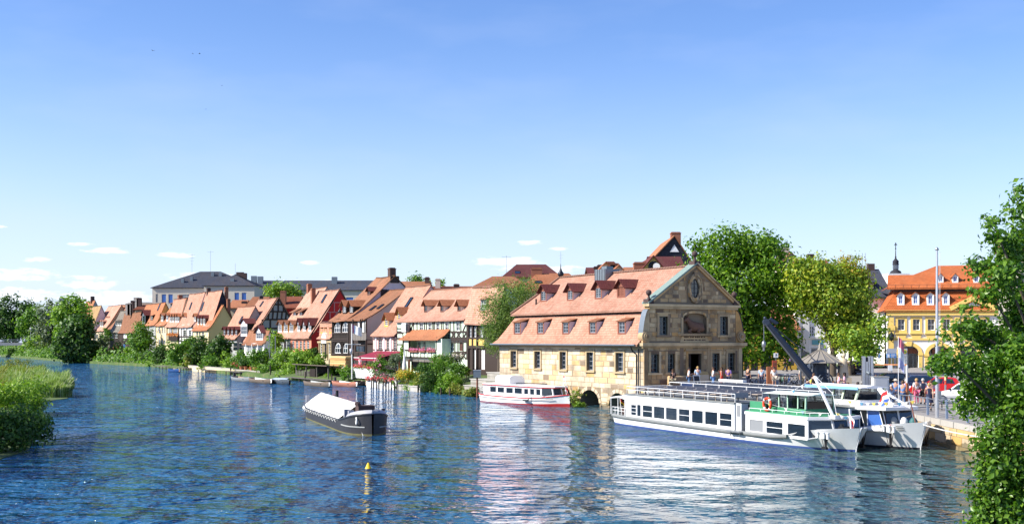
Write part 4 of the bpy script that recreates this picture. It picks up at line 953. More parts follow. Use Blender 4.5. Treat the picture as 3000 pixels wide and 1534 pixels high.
 t, fr = h.t, h.fr; L_, w, zr, ze = h.L, h.w, h.zr, h.ze
 zz = [ze + (zr - ze) * f for f in (.3,.5,.68,.84)]; S = [((z - ze) / (zr - ze) * w, z, w * 2 - (z - ze) / (zr - ze) * w, z) for z in zz]
 S += [(w * q, zz[1], w * (q + .03), zz[2]) for q in (.62,.78,.95,1.12,1.28)] + [(w * q, zz[2], w * q, zz[3]) for q in (.8,1.0,1.2)] + [(w * q, zz[0], w * q, zz[1]) for q in (.4,.7,1,1.3)] + [(w, zz[3], w, zr)]
 gb(t, L_, S, TIMBER, .3); gb(t, L_, [(-.4, ze, w, zr),(w, zr, w * 2, ze)], TIMBER, .35)
 skylight(t, fr, h.prof, B(537), Z(405),.8,1.4)
 chimney(t, .5, w * 1.05, zr - 1.5, zr + .6,.7,.7, BRICKD)
 # 9 lower house with four dark dormers
 h = house('salmon roofed house with a row of four small dark dormers', 646,694,992,(748,896), GREYP, SALMON, wins=wl(B, Z, (232,275,815,905, dict(frame=TW)),(290,325,815,905, dict(frame=TW)),(335,362,815,905, dict(frame=TW))), wkw=dict(bars=(0,1)), side=.2)
 t, fr = h.t, h.fr
 for a in (124,165,206,250): dormer(t, fr, h.prof, B(a), B(a + 22), Z(668), Z(742), 'gable', BROWNW, BRF, WINE, rh=.45, ins=.06, ov=.3, bars=(0,1), fh=.85)
 dormer(t, fr, h.prof, B(312), B(380), Z(605), Z(742), 'gable', LAV, DARKW, WINE, rh=.9, ins=.15, ov=.3, bars=(2,1), fh=.6)
 skylight(t, fr, h.prof, B(315), Z(572),.9,1.6)
 # white veranda wing before houses eight and nine
 h = house('white veranda house with gabled dormer and brown lean-to roof by the gardens', 716,774,1008,(790,965), WHITEP, BROWNT, off=-2.5, wins=wl(B, Z, (378,425,845,925, dict(glass=GLASSL, bars=(1,0))),(440,475,850,925, dict(bars=(0,0))),(490,540,850,925, dict(bars=(1,0)))), side=.3)
 t, fr = h.t, h.fr
 (x0, z0),(x1, z1) = fr.py(B(362), Z(935),-.5), fr.py(B(560), Z(1000),-.5); b = MB(); b.box(x0, x1,-.55,-.45, z1, z0); b.box(x0, x1,-.6,-.4, z0, z0 + .1)
 for k in range(12): b.box(x0 + (x1 - x0) * k / 12, x0 + (x1 - x0) * k / 12 + .06,-.58,-.55, z1, z0)
 b.build('balcony', WHITE2, t)
 for q in (x0,(x0 * 2 + x1) / 3,(x0 + 2 * x1) / 3, x1): unit('post', WHITE, t, (q, -.4,(z0 + h.ze) / 2),(.18,.18, h.ze - z0))
 dormer(t, fr, h.prof, B(475), B(548), Z(700), Z(785), 'gable', WHITE, WHITEP, WINE, rh=1.2, ins=.15, ov=.35, bars=(2,1), fh=.75)
 # 10 cream house with hipped wing and slate gable behind
 h = house('tall salmon roofed house with dark slate hung gable above the cream wing', 566,616,955,(651,849), PALE, SALMON, gable=SLATEW, off=.3, side=.2, group='old riverside houses')
 t, fr = h.t, h.fr; skylight(t, fr, h.prof, Cc(1440), Zc(505),1,2.2); chimney(t, h.L - .4, h.w * 1.4, h.zr - 4, h.zr + .6,.6,.7, BRICKC); chimney(t, h.L * .2, h.w * 1.05, h.zr - 2, h.zr + .8,.8,.8, BRICKD)
 dormer(t, fr, h.prof, Cc(1238), Cc(1262), Zc(602), Zc(662), 'gable', WHITE2, BRF, ORANGE, rh=.7, ins=.15, ov=.35)
 h = house('cream rendered wing with red hipped roof and brick chimney, three narrow dormers', 566,611,966,(655,892), CREAM, ORANGE, gable=plaster('cream plaster warmed for shade', (.85,.6,.24),.1), off=-.6, wins=wl(Cc, Zc, (1372,1392,770,838),(1400,1418,768,838),(1432,1455,768,835)), wkw=dict(bars=(1,1)), side=.3)  # gable yellow boosted to stand in for warm light reflected by neighbours
 t, fr = h.t, h.fr
 for a in (1358,1384,1418,1448): dormer(t, fr, h.prof, Cc(a), Cc(a + 17), Zc(618 - (12 if a < 1370 else 0)), Zc(697 - (40 if a < 1370 else 0)), 'gable', WHITE2, BRF, WINE, rh=.5, ins=.12, ov=.25, bars=(0,2), fh=.85)
 chimney(t, h.L - .8, h.w * 1.4, h.zr - 4, h.zr + 1.2,.65,.7, BRICKC)
 # 11,12 white timber framed pair with balcony
 h = house('white timber framed house with open loggia and wide salmon roof', 522,566,955,(601,855), WHITEP, SALMON, wins=wl(Cc, Zc, (1230,1262,752,818, dict(frame=TW)),(1290,1320,752,818)), side=.05)
 t, fr = h.t, h.fr
 beams(t, fr, sg(Cc, Zc, (1190,720,1340,718,.3),(1190,825,1340,823,.3), *[(v, 720, v, 905,.25) for v in (1190,1215,1275,1338)], (1190,870,1340,868,.2)), proud=.15)
 skylight(t, fr, h.prof, Cc(1312), Zc(498),.9,1.8)
 dormer(t, fr, h.prof, Cc(1348), Cc(1366), Zc(600), Zc(660), 'gable', WHITE2, BRF, ORANGE, rh=.5, ov=.3)
 h = house('timber house with glazed upper floor, dark balcony and orange flowers along it', 487,522,955,(545,872), CREAM, SALMON, wins=wl(Cc, Zc, (1080,1112,742,795),(1122,1172,740,795)), wkw=dict(bars=(2,1), glass=GLASSL), side=.05)
 t, fr = h.t, h.fr
 beams(t, fr, sg(Cc, Zc, (1058,728,1188,725,.3),(1058,800,1188,797,.3),(1062,728,1062,900,.35),(1186,728,1186,900,.35),(1116,730,1116,800,.2)), proud=.15)
 (x0, z0),(x1, z1) = fr.py(Cc(1075), Zc(815),-.4), fr.py(Cc(1175), Zc(868),-.4); b = MB(); b.box(x0, x1,-.5,0, z1, z0); b.build('balcony', DARKW, t)
 n = 160; P = np.stack([rng.uniform(x0 - .8, x1 + .2, n), rng.normal(-.55,.15, n), z0 + .25 + rng.normal(0,.2, n)], 1); link('flowers', leaves_mesh('flowers', P, np.tile([0,-.6,.6], (n, 1)),.3, F_ORA, .9), t)
 for a in (1088,1116,1145,1170): dormer(t, fr, h.prof, Cc(a), Cc(a + 18), Zc(602), Zc(670), 'gable', WHITE2, BRF, ORANGE, rh=.6, ins=.14, ov=.3, bars=(0,2), fh=.85)
 # 13 cream house with boxed roof dormer
 h = house('narrow cream house with boxed attic dormer and chimney, satellite dish on the wall', 458,487,951,(549,872), CREAM, ORANGE, wins=wl(Cc, Zc, (968,985,720,792),(1000,1014,720,792),(1028,1042,722,792),(965,985,855,925),(1000,1012,855,905),(1025,1042,860,905)), wkw=dict(bars=(0,2)), side=.15)
 t, fr = h.t, h.fr
 for a in (995,1050): dormer(t, fr, h.prof, Cc(a), Cc(a + 22), Zc(592), Zc(658), 'gable', WHITE2, BRF, ORANGE, rh=.5, ins=.15, ov=.3, bars=(0,2))
 dormer(t, fr, h.prof, Cc(1095), Cc(1125), Zc(465), Zc(515), 'shed', BRF, BRF, BROWNT, rh=.4, top=.25, ov=.3); chimney(t, h.L * .5, h.w * .9, h.zr - 1, h.zr + .8,1.3,1.0, BRICKC)
 d = MB(); (x, z) = fr.py(Cc(962), Zc(755),-.5); d.lathe([(0,0),(.35,.06),(.6,.2)], (0,0,0),10); o = d.build('satellite_dish', GREYP, t, (x, -.4, z)); o.rotation_euler = (R(80),0,0)
 # 14 orange roofed house with big curved gable dormer
 h = house('yellow walled house with orange roof and a big dark dormer holding a flower box', 402,456,951,(485,885), GREYP, ORANGE, gable=YELLOW, wins=wl(Cc, Zc, (765,782,725,790),(800,815,725,790)), wkw=dict(bars=(0,1)))
 t, fr = h.t, h.fr; skylight(t, fr, h.prof, Cc(972), Zc(510),1.2,2.0)
 dormer(t, fr, h.prof, Cc(790), Cc(825), Zc(590), Zc(690), 'gable', LEAD, DARKW, WINE, rh=1.3, ins=.45, ov=.3, bars=(0,0)); dormer(t, fr, h.prof, Cc(880), Cc(905), Zc(598), Zc(648), 'shed', DARKW, DARKW, ORANGE, rh=.5, top=.4)
 # 15..19 the far end of the row
 h = house('weathered house with brown lean roof and white shuttered windows over a dark balcony', 350,402,973,(418,912), TIMBER, BROWNT, wins=wl(Cc, Zc, (590,625,785,840, dict(frame=WHITE, glass=WHITE)),(640,665,785,845, dict(glass=GLASSL)),(585,610,905,970, dict(glass=GLASSB))), wkw=dict(bars=(0,0)), off=-.5)
 t, fr = h.t, h.fr; (x0, z0),(x1, z1) = fr.py(Cc(575), Zc(845),-.6), fr.py(Cc(735), Zc(890),-.6); b = MB(); b.box(x0, x1,-.7,0, z1, z0); b.build('balcony', DARKW, t)
 h = house('grey tiled old house with a row of open attic shutters under a two step roof', 322,376,970,(410,904), DARKW, GREYT, off=2.0, wins=wl(Cc, Zc, (460,490,790,840),(500,530,790,840)))
 for k in range(5): dormer(h.t, h.fr, h.prof, Cc(505 + 24 * k), Cc(520 + 24 * k), Zc(655), Zc(705), 'shed', WHITE2, DARKW, GREYT, rh=.3, top=.35, ov=.3, ins=.2, bars=(0,0))
 h = house('steep dark gabled house with brown roof and small row of dormers far down the row', 300,332,962,(392,888), TIMBER, BROWNT, gable=SLATEW, off=3.0, wins=wl(Cc, Zc, (420,452,785,828),(372,400,785,828)))
 for k in range(4): dormer(h.t, h.fr, h.prof, Cc(398 + 15 * k), Cc(409 + 15 * k), Zc(620), Zc(665), 'gable', WHITE2, BRF, SALMON, rh=.4, ov=.25, ins=.25, bars=(0,0))
 chimney(h.t, h.L * .8, h.w * 1.3, h.zr - 3, h.zr + 1.5,1.8,1.5, BRICKD)
 h = house('salmon roofed house with dark window band between the purple gable and the dark gable', 270,306,968,(356,892), SANDP, SALMON, off=2.0, wins=wl(Cc, Zc, (268,290,800,850),(300,320,800,850),(335,350,800,850)))
 for k in range(4): dormer(h.t, h.fr, h.prof, Cc(300 + 20 * k), Cc(313 + 20 * k), Zc(660), Zc(715), 'gable', WHITE2, BRF, SALMON, rh=.4, ov=.25, ins=.25, bars=(0,0))
 h = house('small house with straw coloured roof and pale lavender gable at the far end', 245,272,955,(297,894), CREAM, YTILE, gable=LAV, off=1.0, wins=wl(Cc, Zc, (210,225,720,770),(235,250,720,770),(225,245,830,870)))
 h = house('farthest house of the row with orange roof and brown gable above the trees', 225,250,945,(279,879), PALE, ORANGE, gable=BEIGE, off=2.0)
 chimney(h.t, h.L * .7, h.w, h.zr - 1, h.zr + 1.4,1.4,1.2, BRICKD)
row()
# ---------------------------------------------------------------- buildings behind the row
def pxm(Y): return F / Y
def box_building(label, p0, p1, eave, Y, depth, wallm, roofm, ridge, hip=0.0, base=2.0, name='building', cat='building', wins=(), rz=0.0, gable=None, ridge_px=None, group=None, wkw={}, ov=.4, pyr=False):
 """eaves-on building whose front spans columns p0..p1 at distance Y; ridge = row of its ridge"""
 a, b = at(p0, eave, Y), at(p1, eave, Y); L = (b - a).length; c, s = math.cos(rz), math.sin(rz)
 fr = Frame((a.x, a.y),(c, s),(-s, c)); t = thing(name, label, cat, (a.x, a.y, 0), rz, group)
 ze = a.z; w = depth / 2; zr = fr.py((p0 + p1) / 2, ridge, w)[1]
 ops = []
 for q in wins: (x0, zt),(x1, zb) = fr.py(q[0], q[2]), fr.py(q[1], q[3]); ops.append((x0, x1, zb, zt))
 m = MB(); wall_open(m, 0, L, base, ze, ops); m.face([(0,0, base),(0, depth, base),(0, depth, ze),(0,0, ze)]); m.face([(L, 0, base),(L, 0, ze),(L, depth, ze),(L, depth, base)]); m.face([(0, depth, base),(L, depth, base),(L, depth, ze),(0, depth, ze)])
 m.build('wall', wallm, t)
 for o, q in zip(ops, wins):
  kw = dict(wkw); kw.update(q[4] if len(q) > 4 else {}); window(t, (o[0] + o[1]) / 2, o[2], o[1] - o[0], o[3] - o[2], .12, **kw)
 r = MB()
 if hip:
  prof = [(-ov, ze),(w, zr)]; roof_sheet(r, prof, 0, L, .2, [-ov, hip], [L + ov, L - hip]); roof_sheet(r, [(depth + ov, ze),(w, zr - .003)], 0, L, .2, [-ov, hip], [L + ov, L - hip])
  for x, xr, sg_ in ((-ov, hip, 1),(L + ov, L - hip, -1)):
   P = [(x, depth + ov, ze),(x, -ov, ze),(xr, w, zr)]; r.face(P, [(0,0),(depth, 0),(w, w * 1.2)])
 else:
  roof_sheet(r, [(-ov, ze - .1),(w, zr)], -ov, L + ov, .2); roof_sheet(r, [(depth + ov, ze - .1),(w, zr - .003)], -ov, L + ov, .2)
  g = MB()
  for x in (.02, L - .02): g.face([(x, 0, ze - .05),(x, depth, ze - .05),(x, w, zr - .2)])
  g.build('gable_wall', gable or wallm, t)
 r.build('roof', roofm, t); fr.t, fr.L, fr.ze, fr.zr, fr.w, fr.prof = t, L, ze, zr, w, [(-ov, ze),(w, zr)]
 return fr
def gable_front(label, p0, p1, eave, apex, Y, depth, wallm, roofm, base=2.0, name='house', wins=(), wkw={}, rz=0.0, group=None):
 """house seen gable first: front triangle between columns p0..p1"""
 a, b = at(p0, eave, Y), at(p1, eave, Y); L = b.x - a.x; t = thing(name, label, 'house', (a.x, a.y, 0), rz, group); ze = a.z; zr = at(apex[0], apex[1], Y).z; xm = at(apex[0], apex[1], Y).x - a.x
 m = MB(); m.face([(0,0, base),(L, 0, base),(L, 0, ze),(xm, 0, zr),(0,0, ze)]); m.face([(0,0, base),(0,0, ze),(0, depth, ze),(0, depth, base)]); m.face([(L, 0, base),(L, depth, base),(L, depth, ze),(L, 0, ze)]); m.build('wall', wallm, t)
 r = MB()
 for x0, x1 in ((-.5, xm),(L + .5, xm)):
  zz = ze - .5 * (zr - ze) / max(.1, abs(xm)) ; A_ = [(x0,-.35, ze - .3),(x0, depth, ze - .3),(x1, depth, zr + .05),(x1,-.35, zr + .05)]; l = math.hypot(x1 - x0, zr - ze)
  r.face(A_, [(0,0),(depth, 0),(depth, l),(0, l)]); r.face([(p[0], p[1], p[2] - .22) for p in A_][::-1], [(0,0)] * 4); r.face([A_[0], A_[3], (A_[3][0], A_[3][1], A_[3][2] - .22),(A_[0][0], A_[0][1], A_[0][2] - .22)], [(0,0)] * 4)
 r.build('roof', roofm, t)
 for q in wins:
  p, q2 = at(q[0], q[2], Y), at(q[1], q[3], Y); kw = dict(wkw); kw.update(q[4] if len(q) > 4 else {}); window(t, (p.x + q2.x) / 2 - a.x, q2.z, q2.x - p.x, p.z - q2.z, -.02, **kw)
 return t, a
def aerial(t, x, y, z, h, arms=3):
 c = MB(); c.tube([(x, y, z),(x, y, z + h)], .035,5)
 for k in range(arms): c.bar((x - .9 + .2 * k, y, z + h - .3 - .9 * k),(x + .9 - .2 * k, y, z + h - .3 - .9 * k),.04)
 c.build('aerial', METAL, t)
def back_buildings():
 BL = dict(frame=WHITE2, glass=GLASSB, bars=(0,0))
 ST = plaster('institute plaster', (.62,.56,.46),.1)
 f = box_building('large cream institute block with dark hipped slate roof and tall blue shuttered windows', 446,735,842,338,20, ST, SLATE, 795, hip=11, wins=[(Cc(1000), Cc(1050), Zc(370), Zc(470), BL),(Cc(1072), Cc(1120), Zc(370), Zc(470), BL),(Cc(1215), Cc(1322), Zc(372), Zc(440), dict(frame=WHITE2, glass=GLASSL, bars=(1,0))),(Cc(938), Cc(962), Zc(368), Zc(460), dict(frame=GREYP, glass=GREYP))])
 aerial(f.t, at(517,820,330).x - f.O.x, 8, f.zr - 4,9,4); aerial(f.t, f.L * .5,10, f.zr, 6,1)
 for x, y in ((.28,3),(.36,4.2),(.55,7.2),(.63,7.2)): unit('roof_vent', LEAD, f.t, (f.L * x, y, interp(f.prof, y) + .3),(.8,.8,1.4))
 f = box_building('cream pavilion of the institute with pyramid slate roof and two blue windows', 598,745,836,322,14.2, ST, SLATE, 803, hip=7.0, wins=[(B(245), B(295), Z(280), Z(368), BL),(B(322), B(373), Z(280), Z(368), BL)])
 aerial(f.t, f.L / 2, f.w, f.zr, 3,0); unit('roof_vent', LEAD, f.t, (f.L * .52,2.6, interp(f.prof, 2.6) + .2),(1,.8,.9))
 f = box_building('long institute wing with a continuous dark slate roof behind the old houses', 745,1115,848,335,16, ST, SLATE, 821, wins=[(B(505), B(560), Z(265), Z(285), BL),(B(1440), B(1520), Z(330), Z(360), BL)])
 for px, py in ((B(310), Z(120)),(B(343), Z(130)),(B(458), Z(160)),(B(527), Z(165)),(B(1320), Z(170))):
  p = at(px, py, 341) ; unit('chimney', LEAD if px > B(400) else BRICKD, f.t, (p.x - f.O.x, 5.5, p.z - 1.0),(1.5 if px > B(400) else 2.0,1.2,5.0))
 m = MB(); m.bar((f.L * .12,1, f.ze + .8),(f.L * .2,7.6, f.zr - .1),.4); m.build('valley_flashing', WHITE2, f.t)
 # roofs between the row and the institute
 f = box_building('old brown roofed house with arched attic hatch behind the grey panelled gable', 722,775,900,262,12, SANDP, ORANGE, 869, hip=.1); 
 f = box_building('dark red roof rising behind the half timbered gable and the bushy tree', 812,868,900,268,12, REDW, RUST, 868)
 chimney(f.t, 1,2, f.zr - 3, f.zr + 1,1.2,1.2, BRICKC)
 f = box_building('small orange roofed house behind the slate hung gable', 672,712,900,300,10, SANDP, ORANGE, 878); chimney(f.t, f.L * .9,3, f.zr - 4, f.zr - .5,1.2,1.2, BRICKD)
 f = box_building('dark red roofed house with cluster of six chimneys at the far end of the row', 395,446,905,330,12, SANDP, RUST, 892)
 for k, (px, h) in enumerate(((368,3.2),(377,4.2),(386,5.6),(395,5.4),(362,3),(402,2.0))): chimney(f.t, at(px, 890,330).x - f.O.x, 4, f.zr - 3, f.zr + h * .62 - 1.6,1.2,1.1, BRICKD if k % 2 else BEIGE)
 f = box_building('distant grey roofed house beyond the chimneys', 398,432,898,345,12, PALE, GREYT, 885)
 f = box_building('long orange tiled roof seen behind the lavender gable', 1170,1250,845,205,10, CREAM, ORANGE, 824); chimney(f.t, f.L * .96,4, f.zr - 4, f.zr + .6,.8,.8, BRICKD)
 f = box_building('low dark roof with two grey chimneys behind the green house', 1262,1400,850,215,10, CREAM, RUST, 838); chimney(f.t, f.L * .13,3, f.zr - 4, f.zr + 1.2,.9,.9, BEIGE); chimney(f.t, f.L * .53,3, f.zr - 4, f.zr + .2,1.0,1.0, BRICKD)
 # big roofs behind the stone building
 f = box_building('broad wine red hipped roof rising behind the slaughterhouse roof', 1474,1642,812,230,16, CREAM, WINE, 774, hip=2.6); aerial(f.t, .6,4, f.ze - 1,5.5,1); skylight(f.t, f, [(-.4, f.ze),(f.w, f.zr)], 1516,798,1,1.6)
 f = box_building('wide orange tiled roof behind the willow and the stone building', 1385,1560,842,190,14, CREAM, ORANGE, 809, hip=3.0)
 f = box_building('orange scalloped roof right behind the slaughterhouse ridge', 1525,1725,850,170,14, CREAM, ORANGE, 800, hip=2.5); chimney(f.t, f.L * .25,6.9, f.zr - 1, f.zr + .7,1.6,1.0, BRICKC); skylight(f.t, f, [(-.4, f.ze),(f.w, f.zr)], 1577,827,1.0,1.0)
 sx = lambda c: 1380 + c / 2.438
 sy = lambda c: 660 + c / 2.438
 gable_front('small cream gable with brick chimneys peeping over the slaughterhouse ridge', sx(895), sx(1010), sy(345),(sx(965), sy(258)),190,12, CREAM, ORANGE)
 gable_front('small ochre gable beside brick chimney over the slaughterhouse ridge', sx(1015), sx(1100), sy(335),(sx(1058), sy(280)),188,12, BEIGE, ORANGE)
 f = box_building('wine roofed house with four chimneys behind small cream gable', sx(850), sx(940), sy(345),200,10, CREAM, WINE, sy(300))
 for px, top in ((905,290),(932,278),(1005,255),(1036,267)): p = at(sx(px), sy(top),200); chimney(f.t, p.x - f.O.x, 3, f.zr - 3, p.z, 1.0 if px < 1000 else 1.5,1.0, BRICKD if px < 1000 else BRICKC)
 t, a = gable_front('yellow gabled house with round window and satellite dish behind the slaughterhouse', sx(1180), sx(1420), sy(370),(sx(1303), sy(215)),165,16, YELLOW, WINE, wins=())
 c = MB(); c.lathe([(.0,0),(.55,.02),(.75,.12),(.8,.0)], (0,0,0),14); p = at(sx(1306), sy(296),165); o = c.build('round_window', DMETAL, t, (p.x - a.x, -.03, p.z)); o.rotation_euler = (R(90),0,0)
 c = MB(); c.lathe([(.0,0),(.3,.05),(.5,.16)], (0,0,0),12); o = c.build('satellite_dish', WHITE2, t, (p.x - a.x + .3,-.4, p.z)); o.rotation_euler = (R(80),0,0)
 chimney(t, at(sx(1228), sy(300),165).x - a.x, 2,12, at(sx(1228), sy(262),165).z, 2.2,1.4, BRICKC)
 f = box_building('wine tiled roof slope running right from the yellow gable', sx(1310), sx(1520), sy(330),172,12, YELLOW, WINE, sy(222))
 t, a = gable_front('tall dark slate hung gable with small white triangular vent above the yellow gable', sx(1290), sx(1560), sy(250),(sx(1452), sy(72)),195,18, SLATEW, ORANGE)
 p = at(sx(1452), sy(168),195); m = MB(); m.prismy([(-.75,0),(.75,0),(0,1.2)], -.12,.05); m.build('vent', WHITE, t, (p.x - a.x, 0, p.z - .5)); chimney(t, at(sx(1478), sy(100),195).x - a.x, 3,22, at(sx(1478), sy(42),195).z, 1.6,1.4, BRICKC)
 f = box_building('low rust roof with brick chimney between the small gables and the yellow gable', sx(1130), sx(1225), sy(345),180,10, CREAM, ORANGE, sy(298))
 # behind the plane trees
 t, a = gable_front('tan gabled house roof showing between the two big trees', 2290,2345,775,(2318,738),220,12, BEIGE, BROWNT); chimney(t, 1,2,16, at(2305,725,220).z, 1.6,1.2, BEIGE)
 f = box_building('brown roofed house with a row of chimneys behind the yellowing tree', 2345,2440,790,215,12, BEIGE, RUST, 762); chimney(f.t, 2.5,3, f.zr - 3, f.zr + .8,1.2,1.0, BRICKD)
 HALL = dict(frame=BRF, glass=GLASS, bars=(1,0))
 f = box_building('ochre market building with tall dark openings in the shade behind the trees', 2170,2335,960,150,12, GOLD, ORANGE, 900, base=1.8, wins=[(2180,2195,1035,1098, HALL),(2200,2222,1035,1098, HALL),(2232,2260,1035,1098, HALL),(2266,2276,1035,1098, HALL),(2305,2328,1010,1070, HALL)])
 f = box_building('white townhouse with stone pilasters seen between the two trees', 2333,2420,880,152,12, WHITEP, SLATE, 850, base=1.8, wins=[(2345,2353,928,950),(2371,2385,955,985),(2345,2353,955,985),(2371,2385,890,925),(2345,2366,1018,1060, dict(bars=(0,0))),(2375,2405,1018,1065, dict(bars=(0,0)))], wkw=dict(bars=(1,2)))
 for px in (2337,2358,2364,2418): p = at(px, 940,152); unit('pilaster', WHITE2, f.t, (p.x - f.O.x, -.08,8.0),(.5,.2,6.6))
 unit('string_course', WHITE2, f.t, (f.L / 2,-.1, at(0,988,152).z),(f.L, .3,.25)); unit('shop_sign', paint('teal sign', (.12,.35,.38),.5), f.t, (at(2395,1002,152).x - f.O.x, -.12, at(0,1002,152).z),(1.4,.08,.6))
 f = box_building('slate roofed house with a dark attic dormer left of the yellow and white house', 2500,2610,868,172,14, WHITEP, SLATE, 788, wins=[(2572,2590,940,985),(2572,2590,1010,1050, dict(glass=GLASSB))], wkw=dict(bars=(1,2)))
 dormer(f.t, f, f.prof, 2540,2562,826,846, 'shed', DARKW, DARKW, SLATE, rh=.4, top=.3)
 for x in (.45,.62,.7): aerial(f.t, f.L * x, f.w, f.zr, 2.4,0)
 c = MB(); c.box(f.L * .85 - .5, f.L * .85 + .5, f.w - .4, f.w + .4, f.zr - .8, f.zr + .8); c.build('chimney', BRICKD, f.t)
 # dark red corner house at the far right behind the foreground tree
 f = box_building('tall sandstone building with dark roof edge mostly hidden behind the foreground tree', 2925,3090,735,128,12, BEIGE, WINE, 690, base=1.5, wins=[(2945,2968,800,860),(2990,3013,800,860),(2945,2968,930,990),(2990,3013,930,990)], wkw=dict(bars=(1,1)), rz=R(-24))
back_buildings()
# ---------------------------------------------------------------- onion spire
def spire():
 Y = 182; p = at(2624,802, Y); t = thing('church_spire', 'small dark onion domed church spire with lantern and cross above the slate roof', 'church tower', (p.x, p.y, p.z))
 k = Y / F
 def s(c): return (c / 3.292) * k
 MB().box(-1.6,1.6,-1.6,1.6,-12,-.0).build('tower', WHITEP, t)
 MB().lathe([(s(52),0),(s(55), s(12)),(s(48), s(25)),(s(26), s(38)),(s(22), s(46))], (0,0,0),12).build('lower_dome', SLATE, t)
 c = MB(); 
 for i in range(8): a = math.pi / 4 * i; c.box(math.cos(a) * s(17) - .14, math.cos(a) * s(17) + .14, math.sin(a) * s(17) - .14, math.sin(a) * s(17) + .14, s(46), s(88))
 c.lathe([(s(9), s(46)),(s(9), s(88))], (0,0,0),8); c.build('lantern', LEAD, t)
 MB().lathe([(s(30), s(88)),(s(31), s(97)),(s(26), s(105)),(s(30), s(112)),(s(28), s(125)),(s(12), s(142)),(s(6), s(155)),(s(9), s(160)),(s(5), s(170)),(s(3), s(235))], (0,0,0),12).build('upper_dome', SLATE, t)
 c = MB(); c.ball((0,0, s(242)), s(7),8); c.tube([(0,0, s(240)),(0,0, s(302))], .06,5); c.bar((-s(14),0, s(278)),(s(14),0, s(278)),.1); c.bar((-s(9),0, s(290)),(s(9),0, s(290)),.1); c.build('cross', DMETAL, t)
spire()
